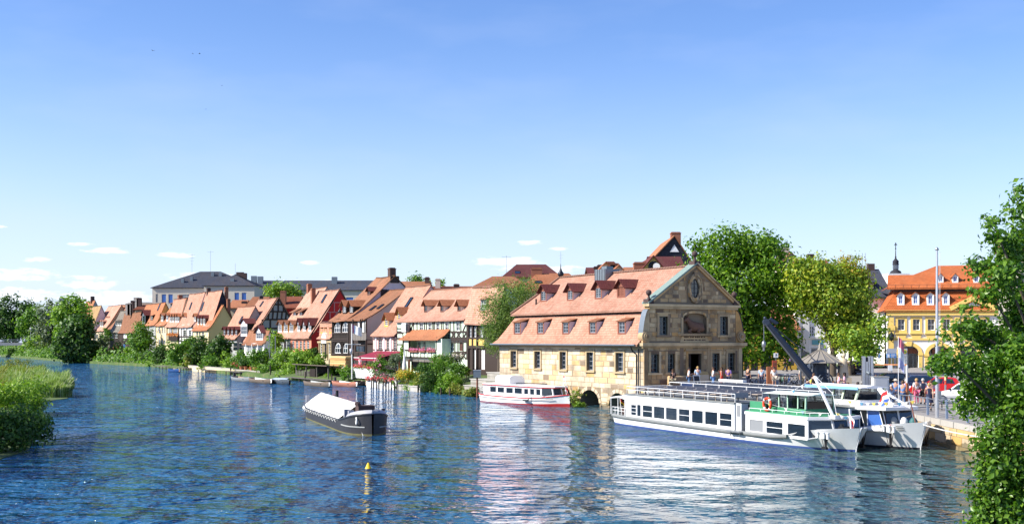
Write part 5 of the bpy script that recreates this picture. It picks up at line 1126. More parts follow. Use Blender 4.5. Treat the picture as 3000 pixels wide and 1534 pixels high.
# ---------------------------------------------------------------- yellow and white baroque house on the square
def yellow_house():
 Y0 = 160; a = at(2600,909, Y0); rz = R(-13); c_, s_ = math.cos(rz), math.sin(rz)
 fr = Frame((a.x, a.y),(c_, s_),(-s_, c_)); t = thing('baroque_house', 'yellow and white baroque house with bright orange mansard roof and arched arcade on the square', 'house', (a.x, a.y, 0), rz)
 X = lambda c: 2480 + c / 3.292
 Q = lambda c: 660 + c / 3.292
 L = fr.py(3010,900)[0]; g = lambda px, py: fr.py(X(px), Q(py)); ze = g(395,822)[1]
 wins = []; 
 cols = [(495,560),(640,706),(783,850),(930,1000),(1125,1185),(1290,1355)]
 for a_, b_ in cols: (x0, zt),(x1, zb) = g(a_, 903), g(b_, 1010); wins.append((x0, x1, zb, zt))
 arch = []
 for a_, b_, top in ((515,697,1160),(790,1000,1160),(1095,1260,1160)): (x0, zt),(x1, _) = g(a_, top), g(b_, top); arch.append((x0, x1, zt))
 zs = g(500,1095)[1]; m = MB(); wall_open(m, 0, L, zs, ze, wins, 0,.2); xs = 0; base = 1.8
 for (x0, x1, zt) in arch:
  r = (x1 - x0) / 2; xc = (x0 + x1) / 2; z0 = zt - r * .8; n = 12; m.face([(xs, 0, base),(x0,0, base),(x0,0, zs),(xs, 0, zs)])
  P = [(xc - r * math.cos(math.pi * k / n), z0 + r * .8 * math.sin(math.pi * k / n)) for k in range(n + 1)]
  for (p, q),(u, v) in zip(P, P[1:]): m.face([(p, 0, q),(u, 0, v),(u, 0, zs),(p, 0, zs)]); m.face([(p, 0, q),(p, 1.5, q),(u, 1.5, v),(u, 0, v)])
  for x in (x0, x1): m.face([(x, 0, base),(x, 1.5, base),(x, 1.5, z0),(x, 0, z0)])
  xs = x1
 m.face([(xs, 0, base),(L, 0, base),(L, 0, zs),(xs, 0, zs)]); m.face([(0,0, base),(0,0, ze),(0,14, ze),(0,14, base)]); m.face([(L, 0, base),(L, 0, ze),(L, 14, ze),(L, 14, base)]); m.build('wall', WHITEP, t)
 YT = plaster('ochre trim', (.76,.54,.16),.1)
 for (x0, x1, zt) in arch:
  r = (x1 - x0) / 2; xc = (x0 + x1) / 2; z0 = zt - r * .8; n = 12; c = MB()
  P = [(xc - r * math.cos(math.pi * k / n), z0 + r * .8 * math.sin(math.pi * k / n)) for k in range(n + 1)]; O = [(xc - (r + .45) * math.cos(math.pi * k / n), z0 + (r * .8 + .45) * math.sin(math.pi * k / n)) for k in range(n + 1)]
  for i in range(n): c.prismy([P[i], P[i + 1], O[i + 1], O[i]], -.12,.05)
  c.box(x0 - .45, x0,-.12,.05, base, z0); c.box(x1, x1 + .45,-.12,.05, base, z0); c.box(x0 - .55, x0 + .08,-.2,.05, z0 - .3, z0); c.box(x1 - .08, x1 + .55,-.2,.05, z0 - .3, z0); c.prismy([(xc - .25, zt - .05),(xc + .25, zt - .05),(xc + .35, zt + .6),(xc - .35, zt + .6)], -.22,.05); c.build('arch_surround', YT, t)
  c = MB(); c.face([(x0,1.4, base),(x1,1.4, base),(x1,1.4, zt),(x0,1.4, zt)]); gl = c.build('shop_front', GLASS if x0 > 10 or 1 else BLACK, t)
  c = MB()
  for k in range(5): q = x0 + (x1 - x0) * k / 4; c.box(q - .05, q + .05,1.3,1.398, base, zt)
  c.box(x0, x1,1.3,1.398, z0 - .1, z0 + .1); c.build('glazing_bars', LEAD, gl)
  if x0 < 6: unit('hanging_sign', BROWNW, t, (xc + .3,.8, z0 + .3),(2.2,.1,.7))
 for o in wins:
  wn = window(t, (o[0] + o[1]) / 2, o[2], o[1] - o[0], o[3] - o[2], .18, bars=(1,1)); c = MB(); e = .3
  c.box(o[0] - e, o[0], -.1,.02, o[2] - .35, o[3] + e); c.box(o[1], o[1] + e, -.1,.02, o[2] - .35, o[3] + e); c.box(o[0], o[1], -.1,.02, o[3], o[3] + e); c.box(o[0], o[1], -.1,.02, o[2] - .35, o[2]); c.box(o[0] - e - .1, o[1] + e + .1,-.25,.02, o[2] - .5, o[2] - .35)
  xm = (o[0] + o[1]) / 2; c.prismy([(xm - .7, o[2] - .55),(xm - .45, o[2] - 1.2),(xm, o[2] - 1.4),(xm + .45, o[2] - 1.2),(xm + .7, o[2] - .55)], -.12,.02); s = c.build('surround', YT, wn); s.location = (-xm, -.18,-o[2])
 c = MB(); c.box(-.2, L, -.35,.02, ze - .65, ze - .15); c.box(-.3, L, -.5,.02, ze - .15, ze + .05); c.box(-.05, L, -.15,.02, zs - .15, zs + .15); c.build('cornice', YT, t)
 for px in (405,1040): x0 = g(px, 900)[0]; x1 = g(px + 50,900)[0]; c = MB(); c.box(x0, x1,-.22,.02, base, ze - .9); c.box(x0 - .15, x1 + .15,-.35,.02, ze - 2.6, ze - 2.0); c.build('pilaster', YT, t)
 # pediment
 (x0, z0),(x1, z1),(x2, _) = g(1020,822), g(1215,700), g(1410,822); c = MB(); c.face([(x0 + .6,-.12, ze + .1),(x2 - .6,-.12, ze + .1),(x1,-.12, z1 - .5)]); c.build('pediment', WHITEP, t)
 c = MB(); c.bar((x0 - .3,-.3, ze + .2),(x1,-.3, z1),.5,.55); c.bar((x2 + .3,-.3, ze + .2),(x1,-.3, z1),.5,.55); c.build('pediment_moulding', YT, t)
 # mansard
 zb = g(450,625)[1]; dp = 14; lo = [(-.5, ze),(.1, ze + .9),(1.6, zb + .25)]; r = MB(); roof_sheet(r, lo, 0, L, .18, [-.5,.0,1.3], [L] * 3); r.face([(-.5, dp, ze),(-.5,-.5, ze),(1.3,1.6, zb + .25),(1.3, dp, zb + .25)], [(0,0),(dp, 0),(dp, 3),(0,3)]); r.build('lower_roof', BRIGHTT, t)
 zt = fr.py(X(900), Q(388),7)[1]; zt0 = fr.py(X(440), Q(603),.6)[1]; up = [(.6, zt0),(1.8, zt0 + .9),(7, zt)]; xr = fr.py(X(870), Q(390),7)[0]; x1_ = fr.py(X(690), Q(490),3.5)[0]
 r = MB(); roof_sheet(r, up, 0, L, .2, [0,1.2, xr], [L] * 3); r.face([(0,13, zt0),(0,.6, zt0),(1.2,1.8, zt0 + .9),(xr, 7, zt)], [(0,0),(12,0),(10,1),(0,8)]); r.build('upper_roof', BRIGHTT, t)
 MB().box(.9, L, 1.2,1.8, zb - .2, zt0 - .15).build('break_board', BRICKD, t)
 for a_ in (497,640,783,932): dormer(t, fr, lo, X(a_ - 8), X(a_ + 62), Q(668), Q(768), 'gable', WHITE, WHITE2, BRIGHTT, rh=.35, ins=.2, ov=.15, bars=(1,1), glass=GLASSB)
 for a_ in (878,1020,1225): dormer(t, fr, up, X(a_), X(a_ + 58), Q(490), Q(552), 'gable', WHITE, WHITE2, BRIGHTT, rh=.4, ins=.15, ov=.15, bars=(1,1), glass=GLASSB)
 c = MB(); c.tube([(.1,-.5, zt0 + .35),(L, -.5, zt0 + .35)], .04,4); 
 for k in range(0, int(L)): c.bar((k, -.1, zt0 - .1),(k, -.5, zt0 + .4),.05)
 c.build('snow_guard', BRICKC, t)
 c = MB(); c.tube([(-.3,-.3, ze),(-.3,-.3, base)], .1,6); c.build('downpipe', DMETAL, t)
 p = g(428,1075); c = MB(); c.lathe([(.12,-.5),(.3,-.3),(.4,.3),(.15,.55),(.03,.7)], (p[0], -.7, p[1]),6); c.bar((p[0], -.05, p[1] - .5),(p[0], -.7, p[1] - .5),.08); c.build('wall_lantern', DMETAL, t)
 b2 = box_building('low orange side wing between the slate roof and the baroque house', 2608,2700,842,172,6, WHITEP, BRIGHTT, 805, rz=R(-19))
yellow_house()
# ---------------------------------------------------------------- boats
BW = plaster('boat white', (.8,.8,.79),.32); BW.node_tree.nodes['Principled BSDF'].inputs['Roughness'].default_value = .35; BGREY = paint('rub rail grey', (.2,.21,.205),.6, var=.2); BBLUE = paint('boot stripe blue', (.05,.09,.26),.4, var=.15); HBLACK = paint('antifouling', (.02,.02,.03),.6)
BGREEN = paint('deck green', (.05,.24,.12),.5, var=.15); SEAT = paint('seat grey', (.3,.3,.31),.7); TABLEM = paint('table tan', (.42,.34,.27),.6); LBLUE = paint('pale blue roof', (.2,.4,.65),.4, var=.05)
def hull(parent, L, xs, bd, bw, zs, mats, name='hull', zb=-.5, stripe=.2, topw=.0, red=None):
 """round bilged hull: half breadth at deck bd and at the waterline bw, sheer height zs, at fractions xs (0 stern .. 1 stem); the boot stripe is a part of its own"""
 m1 = MB(); m2 = MB(); A_ = []; 
 sl = stripe if isinstance(stripe, list) else [stripe] * len(xs)
 for x, b, w, z, stripe in zip(xs, bd, bw, zs, sl): zl = [zb, -.1, stripe, stripe + (z - stripe) * .4, z]; A_.append((x * L, zl, [w * .7, w, w + (b - w) * .12, w + (b - w) * .5, b]))
 for side in (-1,1):
  m1.loft([[(x + (0.5 * max(0, x / L - .93) / .07 * (zz / max(zl)) if topw else 0), side * bb, zz) for zz, bb in list(zip(zl, bl))[2:]] for x, zl, bl in A_], False, False)
  m2.loft([[(x, side * bb, zz) for zz, bb in list(zip(zl, bl))[:3]] for x, zl, bl in A_], False, False)
 x, zl, bl = A_[0]; m1.face([(x, -bl[2], zl[2]),(x, bl[2], zl[2]),(x, bl[3], zl[3]),(x, bl[4], zl[4]),(x, -bl[4], zl[4]),(x, -bl[3], zl[3])]); m2.face([(x, -bl[0], zl[0]),(x, bl[0], zl[0]),(x, bl[2], zl[2]),(x, -bl[2], zl[2])])
 h = m1.build(name, mats[0], parent); m2.build('boot_stripe', mats[1], h)
 d = MB(); P = [(x, -b, z - .06) for (x, zl, bl), b, z in zip(A_, bd, zs)]; Q = [(x, b, z - .06) for (x, zl, bl), b, z in zip(A_, bd, zs)]
 for i in range(len(P) - 1): d.face([P[i], P[i + 1], Q[i + 1], Q[i]])
 d.build('deck', mats[2], h); return h
def slab_cabin(parent, name, mat, x0, x1, yb, z0, z1, wins, slant0=0, slant1=0, frame=BW, glass=GLASS, far=True, bars=None):
 """cabin walls with window openings on both long sides; wins are (xa, xb, za, zb)"""
 m = MB(); o = None
 for s in (-1,1):
  mm = MB(); wall_open(mm, x0, x1, z0, z1, wins, 0,.05)
  for f in mm.f: m.face([(mm.v[i][0], s * (yb - mm.v[i][1]), mm.v[i][2]) for i in f])
 m.face([(x0,-yb, z0),(x0, yb, z0),(x0, yb, z1),(x0,-yb, z1)]); m.face([(x1,-yb, z0),(x1,-yb, z1),(x1, yb, z1),(x1, yb, z0)])
 o = m.build(name, mat, parent)
 for k, w in enumerate(wins):
  for s in (-1,1):
   b = (bars[k] if bars else (0,0)); window(o, 0,0, w[1] - w[0], w[3] - w[2], loc=((w[0] + w[1]) / 2, s * (yb - .05), w[2]), rz=0 if s < 0 else math.pi, frame=frame, glass=glass, bars=b, fw=.05)
 return o
def railing(parent, pts, h, n, mat=WHITE, r=.022, mids=1, name='railing'):
 m = MB(); pts = [Vector(p) for p in pts]
 for k in range(mids + 1): m.tube([p + Vector((0,0, h * (1 - .45 * k))) for p in pts], r, 5)
 for a, b, q in zip(pts, pts[1:], n if isinstance(n, (list, tuple)) else [n] * (len(pts) - 1)):
  for k in range(q + 1): p = a.lerp(b, k / q); m.tube([p, p + Vector((0,0, h))], r * 1.1,5)
 return m.build(name, mat, parent)
def ring_buoy(parent, loc, r=.36, rx=0, rz=0):
 m = MB(); n = 18; secs = []
 for k in range(n + 1):
  a = 2 * math.pi * k / n; secs.append([(math.cos(a) * (r + math.cos(t) * .08), math.sin(t) * .08, math.sin(a) * (r + math.cos(t) * .08)) for t in (2 * math.pi * j / 8 for j in range(8))])
 m.loft(secs, True, False); o = m.build('life_ring', paint('life ring red', (.62,.06,.02),.5, var=.05) if 'life ring red' not in bpy.data.materials else bpy.data.materials['life ring red'], parent, loc, rz)
 w = MB()
 for k in range(4):
  a = math.pi / 4 + math.pi / 2 * k; q = Vector((math.cos(a) * r, 0, math.sin(a) * r)); u = Vector((-math.sin(a),0, math.cos(a))) * .05
  w.tube([q - u, q + u], .088,8)
 w.build('ring_band', WHITE, o); return o
def flag(parent, base, h, w, fh, stripes, rz=0.0, lean=(0,0), pole=WHITE, droop=.5, name='flag', vert=False):
 """pole with a hanging, rippled flag of the given stripes (materials from hoist/top on)"""
 m = MB(); m.tube([base, (base[0] + lean[0], base[1] + lean[1], base[2] + h)], .022,5); p = m.build('flag_pole', pole, parent)
 top = Vector((base[0] + lean[0], base[1] + lean[1], base[2] + h)); n = 8; k = len(stripes)
 for i, mt in enumerate(stripes):
  c = MB(); secs = []
  for a in range(n + 1):
   u = a / n; x = w * u * (1 - .35 * droop); dz = -droop * w * u * u * .8
   row = []
   for b in (i / k, (i + 1) / k) if not vert else (0,1): row.append((math.cos(rz) * x, math.sin(rz) * x + .07 * math.sin(u * 9 + b * 3),-fh * b + dz - .05))
   secs.append([tuple(top + Vector(q)) for q in row])
  if vert: secs = secs[int(i * n / k):int((i + 1) * n / k) + 1]
  c.loft(secs, False, False); c.build(name, mt, p)
 return p
def bunting(parent, a, b, n, sag=.3, mats=None):
 mats = mats or [paint('pennant yellow', (.6,.48,.08),.6), paint('pennant white', (.7,.7,.66),.6), paint('pennant blue', (.06,.2,.32),.6), WHITE2]
 a, b = Vector(a), Vector(b); f = lambda t: a.lerp(b, t) - Vector((0,0, sag * 4 * t * (1 - t)))
 m = MB(); m.tube([f(k / 12) for k in range(13)], .008,4); o = m.build('bunting_line', WHITE, parent); d = (b - a).normalized()
 for k in range(n):
  p = f((k + .5) / n); q = MB(); q.face([p - d * .1, p + d * .1, p + Vector((.02,.03,-.22))]); q.face([p - d * .14 + Vector((0,.01,0)), p + Vector((.02,.04,-.22)), p + d * .14 + Vector((0,.01,0))]); q.build('pennant', mats[k % len(mats)], o)
def bollards(parent, x, y, z):
 m = MB(); 
 for d in (-.18,.18): m.cyl((x + d, y, z),(x + d, y, z + .32),.09, n=10); m.cyl((x + d, y, z + .32),(x + d, y, z + .36),.13, n=10)
 m.build('bollard', WHITE, parent)
def anchor(parent, x, y, z, s=1.0):
 m = MB(); m.bar((x, y, z + .6 * s),(x + .05, y - .03, z - .1),.1,.1)
 for d in (-.28,.28): m.loft([[(x + d * .3, y - .02, z - .15),(x + d * .3 + .12, y - .1, z - .15),(x + d * .3 + .05, y - .14, z - .05)], [(x + d * 1.3, y - .05, z + .75 * s),(x + d * 1.3 + .02, y - .07, z + .75 * s),(x + d * 1.3, y - .08, z + .77 * s)]])
 m.bar((x - .2, y - .06, z - .12),(x + .25, y - .1, z - .12),.14); m.build('anchor', BLACK, parent)
XS = [0,.03,.08,.2,.4,.6,.72,.8,.86,.91,.95,.98,1.0]
def tour_boat(name, label, O, xh, L, beam, second):
 xh = Vector(xh).normalized(); yh = Vector((-xh.y, xh.x)); fr = Frame(O, xh, yh); t = thing(name, label, 'boat', (O[0], O[1], 0), fr.rz); b = beam / 2
 P = lambda px, py, y=-b: fr.py(px, py, y)
 bd = [b * q for q in (.8,.88,.96,1,1,1,1,1,.98,.9,.76,.5,.04)]; bw = [b * q for q in (.7,.82,.92,.97,.97,.97,.95,.88,.76,.58,.36,.16,.015)]
 zs = [.78,.76,.74,.72,.68,.66,.66,.68,.78,1.05,1.22,1.3,1.34] if not second else [.9,.9,.9,.9,.9,.9,.95,1.0,1.1,1.25,1.4,1.52,1.6]
 h = hull(t, L, XS, bd, bw, zs, [BW, BBLUE if not second else HBLACK, BGREY], stripe=.12, topw=1)
 rr = MB()
 for s in (-1,1):
  rr.loft([[(x * L, s * (q + .0), z - .26),(x * L, s * (q + .1), z - .2),(x * L, s * (q + .1), z - .04),(x * L, s * (q + .0), z)] for x, q, z in list(zip(XS, bd, [min(v, .78 if not second else 1.2) for v in zs]))[:9 if not second else 11]], False, False)
 rr.build('rub_rail', BGREY if not second else BW, h)
 for x, y in ((.962,-.6),(.962,.6)): anchor(t, L * x, y * b - .1 if y < 0 else y * b + .1,.3,1.0)
 m = MB(); zt_ = zs[-1]; m.tube([(L, 0,-.3),(L + .5 * .2 / zt_, 0,.2),(L + .5,0, zt_ + .02)], .035,6); m.build('stem', BW, h)
 yc = b - .16
 if not second:
  D_ = lambda c: 1740 + c / 5.066
  E = lambda c: 2180 + c / 4.6
  X = lambda px: P(px, 1200,-yc)[0]
  xa, xb = X(D_(470)), X(D_(2085)); ws = []
  for a, c in ((640,695),(722,865),(890,1045),(1070,1230),(1258,1420),(1452,1618),(1652,1830),(1866,2045)): ws.append((X(D_(a - 5)), X(D_(c + 5)),.76,1.62))
  ws.insert(0,(X(D_(545)), X(D_(632)),.8,1.55))
  slab_cabin(t, 'passenger_cabin', BW, xa, xb, yc, .6,2.25, ws, bars=[(0,2),(0,0),(0,1),(0,0),(0,0),(0,1),(0,0),(0,0),(0,1)])
  m = MB(); m.box(xa - .1, xb + .05,-yc - .06, yc + .06,2.25,2.33); m.build('roof_deck', BGREY, t)
  railing(t, [(xa + .1, yc - .05,2.33),(xa + .1,-yc + .05,2.33),(xb, -yc + .05,2.33)], .52, [4,9]); railing(t, [(xa + .1, yc - .05,2.33),(xb + 4, yc - .05,2.33)], .52,10)
  for k in range(10):
   x = xa + 1.0 + k * (xb - xa - 1.6) / 9.5
   for y in (-1.15,1.15):
    m = MB(); m.box(x - .32, x + .32, y - .62, y + .62,2.72,2.76); m.cyl((x, y - .4,2.33),(x, y - .4,2.72),.03, n=5); m.cyl((x, y + .4,2.33),(x, y + .4,2.72),.03, n=5); m.build('table', TABLEM, t)
    m = MB(); m.box(x + .5, x + .8, y - .62, y + .62,2.58,2.62); m.box(x + .8, x + .84, y - .62, y + .62,2.6,2.92); m.cyl((x + .65, y, 2.33),(x + .65, y, 2.6),.05, n=5); m.build('bench', SEAT, t)
  # stern deck with white awning
  m = MB(); m.loft([[(.1,-yc, 1.98),(.1,0,2.16),(.1, yc, 1.98)], [(xa * .6,-yc, 2.08),(xa * .6,0,2.28),(xa * .6, yc, 2.08)], [(xa + .1,-yc, 1.95),(xa + .1,0,2.3),(xa + .1, yc, 1.95)]], False, False)
  m.loft([[(.1,-yc, 1.9),(.1,0,2.08),(.1, yc, 1.9)], [(xa * .6,-yc, 2.0),(xa * .6,0,2.2),(xa * .6, yc, 2.0)], [(xa + .1,-yc, 1.87),(xa + .1,0,2.22),(xa + .1, yc, 1.87)]], False, False); m.face([(.1,-yc, 1.9),(.1,-yc, 1.98),(xa * .6,-yc, 2.08),(xa * .6,-yc, 2.0)]); m.face([(xa * .6,-yc, 2.0),(xa * .6,-yc, 2.08),(xa, -yc, 1.95),(xa, -yc, 1.87)]); m.build('awning', WHITE, t)
  m = MB(); 
  for x in (.15, xa * .5, xa - .2):
   for y in (-yc + .05, yc - .05): m.tube([(x, y, .75),(x, y, 1.98)], .03,5)
  m.build('awning_post', WHITE, t, kind='stuff')
  railing(t, [(xa, -b * .95,.74),(.1,-b * .84,.76),(.1, b * .84,.76),(xa, b * .95,.74)], .5, [4,4,4])
  for x in (.6,1.5): MB().box(x, x + .6,-1.2,1.2,.74,1.15).build('bench', BRICKD, t)
  flag(t, (.12,-.9,.8),1.2,.75,.42, [BLACK, RED, paint('flag gold', (.75,.5,.03),.7)], rz=R(70), lean=(-.25,0), droop=1.1)
  # entrance gap, fore cabin, wheelhouse
  xc, xd = X(E(20)), X(E(1400)); m = MB(); m.box(xb + .02, xc - .02,-yc + 1.0, yc - 1.0,.6,2.2); m.build('companionway', BLACK, t)
  m = MB(); m.box(xb + .15, xb + .7,-yc + .02,-yc + .08,.65,2.3); m.build('door', BW, t)
  m = MB(); m.box(xb + .25, xb + .6,-yc - .002,-yc + .018,1.5,2.2); m.build('pane', GLASSL, t)
  m = MB(); m.box(xb - .1, xc + .1,-b - .35,-b + .2,.55,.63)
  m.tube([(xb + .1,-b - .2,.3),(xb + .1,-b - .2,.6)], .03,5); m.tube([(xc - .1,-b - .2,.3),(xc - .1,-b - .2,.6)], .03,5); m.build('boarding_step', METAL, t)
  zt = 1.82; xw = X(E(845))
  ws = [(X(E(75)), X(E(275)),.66,1.48),(X(E(305)), X(E(535)),.66,1.48),(X(E(590)), X(E(842)),.66,1.48)]
  m = MB(); yF = yc
  o = slab_cabin(t, 'fore_cabin', BW, xc, xw + .05, yc, .55, zt, [], bars=None)
  for k, w in enumerate(ws): window(o, 0,0, w[1] - w[0], w[3] - w[2], loc=((w[0] + w[1]) / 2,-yc - .01, w[2]), bars=(0,1 if k == 1 else 0), glass=GLASSL if k == 0 else GLASS, frame=BW, fw=.06)
  # raked windscreen part, narrowing to the front
  A0 = [(xw + .05,-yc, .6),(xw + .8,-.5,.85)]; tp = [(xw + .02,-yc, 1.7),(xw + .55,-.54,1.7)]
  def quad_frame(parent, q, fwd, glass, nm='windscreen', t_=.1):
   q = [Vector(p) for p in q]; c = sum(q, Vector()) / 4; inn = [p.lerp(c, t_) for p in q]; nrm = (q[1] - q[0]).cross(q[3] - q[0]).normalized() * .05; mm = MB()
   for i in range(4): j = (i + 1) % 4; mm.face([q[i] + nrm, q[j] + nrm, inn[j] + nrm, inn[i] + nrm]); mm.face([inn[i] + nrm, inn[j] + nrm, inn[j], inn[i]])
   o_ = mm.build(nm, fwd, parent); MB().face([p + nrm * .2 for p in inn]).build('pane', glass, o_); return o_
  for s in (-1,1):
   S = lambda p: (p[0], p[1] * -s, p[2])
   quad_frame(o, [S(A0[0]), S(A0[1]), S(tp[1]), S(tp[0])][::(1 if s < 0 else -1)], BW, GLASS)
  quad_frame(o, [A0[1], (A0[1][0], -A0[1][1], A0[1][2]),(tp[1][0], -tp[1][1], 1.7), tp[1]], BW, GLASS)
  m = MB(); pl = [(xc - .05,-yc - .05),(xw + .1,-yc - .05),(xw + .7,-.6),(xw + .75,0),(xw + .7,.6),(xw + .1, yc + .05),(xc - .05, yc + .05)]; m.prismz(pl, 1.7,1.86); m.build('fore_roof', BW, o)
  pl2 = [(x * .985 + .1, y * .9) for x, y in pl]; m = MB(); m.prismz(pl2,1.86,1.92); m.build('roof_mat', BGREEN, o)
  railing(t, [(xc + .1,-yc + .2,1.9),(xw, -yc + .2,1.9),(xw + .6,-.8,1.9)], .17, [5,2], mids=0, r=.018)
  y0 = 1.0; x0, x1 = P(E(345),1200,-y0)[0], P(E(830),1200,-y0)[0]; zb, zr = 1.92,3.0
  m = MB(); m.box(x0, x1,-y0, y0, zb, zb + .28); m.box(x0 - 1.6, x0,-y0 - .3,-y0 - .22, zb, zb + .55); w = m.build('wheelhouse', BGREEN, t)
  m = MB(); cs = []
  for q in (0,.28,.52,.8,1.0):
   x = x0 + (x1 - x0) * q
   for s in (-1,1): m.bar((x, s * y0, zb + .28),(x - .12 + .1 * q, s * y0 * .96, zr),.09)
  m.build('window_post', paint('wheelhouse green', (.35,.5,.38),.5), w)
  for s in (-1,1):
   for q0, q1 in ((0,.28),(.28,.52),(.52,.8),(.8,1.0)): m = MB(); a, c = x0 + (x1 - x0) * q0, x0 + (x1 - x0) * q1; m.face([(a, s * y0 * .99, zb + .28),(c, s * y0 * .99, zb + .28),(c - .03, s * y0 * .96, zr),(a - .1, s * y0 * .96, zr)]); m.build('pane', GLASSC, w)
  m = MB(); m.face([(x1,-y0, zb + .28),(x1, y0, zb + .28),(x1 - .02, y0, zr),(x1 - .02,-y0, zr)]); m.build('pane', GLASSC, w)
  m = MB(); m.loft([[(x0 - .35,-y0 - .3, zr),(x0 - .35,0, zr + .14),(x0 - .35, y0 + .3, zr),(x0 - .35,0, zr - .02)], [(x1 + .35,-y0 - .2, zr),(x1 + .35,0, zr + .12),(x1 + .35, y0 + .2, zr),(x1 + .35,0, zr - .02)]]); m.build('wheelhouse_roof', paint('pale green roof', (.62,.7,.64),.4), w)
  m = MB(); m.box(x0 + 1.1, x0 + 1.5,-.5,.1, zb, zb + .75); m.box(x0 + 1.05, x0 + 1.15,-.5,.1, zb, zb + 1.1); m.build('helm_seat', paint('seat blue', (.06,.06,.3),.7), w)
  m = MB(); m.box(x1 - .8, x1 - .3,-.6,.6, zb, zb + .7); m.build('helm_console', TIMBER, w)
  ring_buoy(t, (X(E(222)),-y0 - .36,2.35))
  p = P(E(1200),1213,-.6); q = P(E(950),1102,-.6); m = MB(); m.bar((p[0], -.6,1.9),(q[0], -.6, q[1]),.12); m.bar((p[0] - .15,-.6,1.88),(p[0] + .35,-.6,1.88),.3,.2); m.tube([(p[0] + .3,-.6,2.0),(q[0] + 1.6,-.6, q[1] - .9),(q[0] + .1,-.6, q[1])], .015,4); m.build('mast', WHITE, t)
  bunting(t, (q[0], -.6, q[1]),(x0 - 1,-.6,2.5),6,.2); bunting(t, (p[0] + .2,-.6,2.2),(L * .985,0,2.0),4,.15); bunting(t, (xc + 1,-y0 - .4,2.5),(p[0], -.9,2.1),4,.15)
  for q_ in (1015,1100): bollards(t, P(E(q_),1260,-b * .8)[0], -b * .8,.72)
  m = MB(); m.bar((L * .985,0,1.2),(L * .98,0,2.35),.07); m.build('jack_staff', WHITE, t); flag(t, (L * .98,0,1.6),.55,.5,.5, [WHITE, RED], rz=R(20), droop=1.3)
  m = MB(); m.box(L - 1.0, L - .55,-.4,.3,.7,1.35); m.cyl((L - .8,-.3,1.35),(L - .8,-.3,1.5),.12); m.build('windlass', DMETAL, t)
 else:
  E = lambda c: 2180 + c / 4.6
  X = lambda px, y=-yc: P(px, 1200, y)[0]
  slab_cabin(t, 'passenger_cabin', BW, 1.5, X(E(1450)), yc, .8,2.2, [(2.2 + 1.75 * k, 3.7 + 1.75 * k, 1.0,1.8) for k in range(9)])
  MB().box(1.0, X(E(1500)),-yc - .1, yc + .1,2.2,2.32).build('roof_deck', BGREY, t)
  railing(t, [(1.2,-yc, 2.32),(X(E(1100)),-yc, 2.32)], .75,11); railing(t, [(1.2,-yc, 2.32),(1.2, yc, 2.32),(X(E(1100)), yc, 2.32)], .75, [3,11])
  for k in range(9):
   for y in (-1.1,1.1):
    x = 2.2 + k * 1.65; m = MB(); m.box(x, x + .32, y - .65, y + .65,2.68,2.72); m.box(x + .32, x + .36, y - .65, y + .65,2.7,3.06); m.cyl((x + .2, y, 2.32),(x + .2, y, 2.7),.05, n=5); m.build('bench', SEAT, t)
  m = MB(); m.lathe([(1.0,0),(.95,.2),(.6,.4),(.1,.48)], (3.2,-.6,2.35),12,1,.7); m.build('dinghy_cover', BLUE, t)
  m = MB(); m.box(5.2,8.2,-.2,.1,3.25,3.4); m.build('locker', BW, t)
  # bridge with blue edged roof and raked screens
  y0 = 1.0; x0, x1 = P(E(1040),1200,-y0)[0], P(E(1500),1200,-y0)[0]; zb, zr = 2.32,3.35
  m = MB(); m.box(x0, x1 + .4,-y0, y0, zb, zb + .3); w = m.build('wheelhouse', BW, t)
  m = MB(); PG = paint('pale green frame', (.5,.58,.42),.5)
  for q, r_ in ((0,0),(.34,.1),(.62,.22),(1.0,.28)):
   x = x0 + (x1 - x0) * q
   for s in (-1,1): m.bar((x, s * y0, zb + .3),(x + r_, s * y0 * .95, zr),.12)
  m.build('window_post', PG, w)
  for s in (-1,1):
   for q0, q1, r0, r1 in ((.34,.62,.1,.22),(.62,1.0,.22,.28)): a, c = x0 + (x1 - x0) * q0, x0 + (x1 - x0) * q1; m = MB(); m.face([(a, s * y0 * .99, zb + .3),(c, s * y0 * .99, zb + .3),(c + r1, s * y0 * .95, zr),(a + r0, s * y0 * .95, zr)]); m.build('pane', GLASSC, w)
  m = MB(); m.face([(x1,-y0, zb + .3),(x1, y0, zb + .3),(x1 + .28, y0, zr),(x1 + .28,-y0, zr)]); m.build('pane', GLASSC, w)
  m = MB(); m.loft([[(x0 - 1.2,-y0 - .25, zr),(x0 - 1.2,0, zr + .16),(x0 - 1.2, y0 + .25, zr),(x0 - 1.2,0, zr - .05)], [(x1 + .5,-y0 - .2, zr),(x1 + .5,0, zr + .14),(x1 + .5, y0 + .2, zr),(x1 + .5,0, zr - .05)]]); r_ = m.build('wheelhouse_roof', BW, w)
  m = MB(); m.box(x0 - 1.25, x1 + .55,-y0 - .3,-y0 - .24, zr - .1, zr + .08); m.build('roof_fascia', LBLUE, r_)
  m = MB(); m.box(x1 - .7, x1 - .2,-.8,.8, zb, zb + .75); m.box(x1 - 1.8, x1 - 1.4,-.3,.3, zb, zb + .9); m.build('helm_console', TIMBER, w)
  # fore deck house: raked side windows narrowing to the bow under an overhanging white brow
  xa = X(E(1450)); pl = [(xa - .1,-yc - .06),(xa + 1.0,-yc - .02),(xa + 2.15,-1.2),(xa + 2.25,0),(xa + 2.15,1.2),(xa + 1.0, yc + .02),(xa - .1, yc + .06)]
  m = MB(); m.prismz(pl, 2.16,2.34); br = m.build('brow', BW, t)
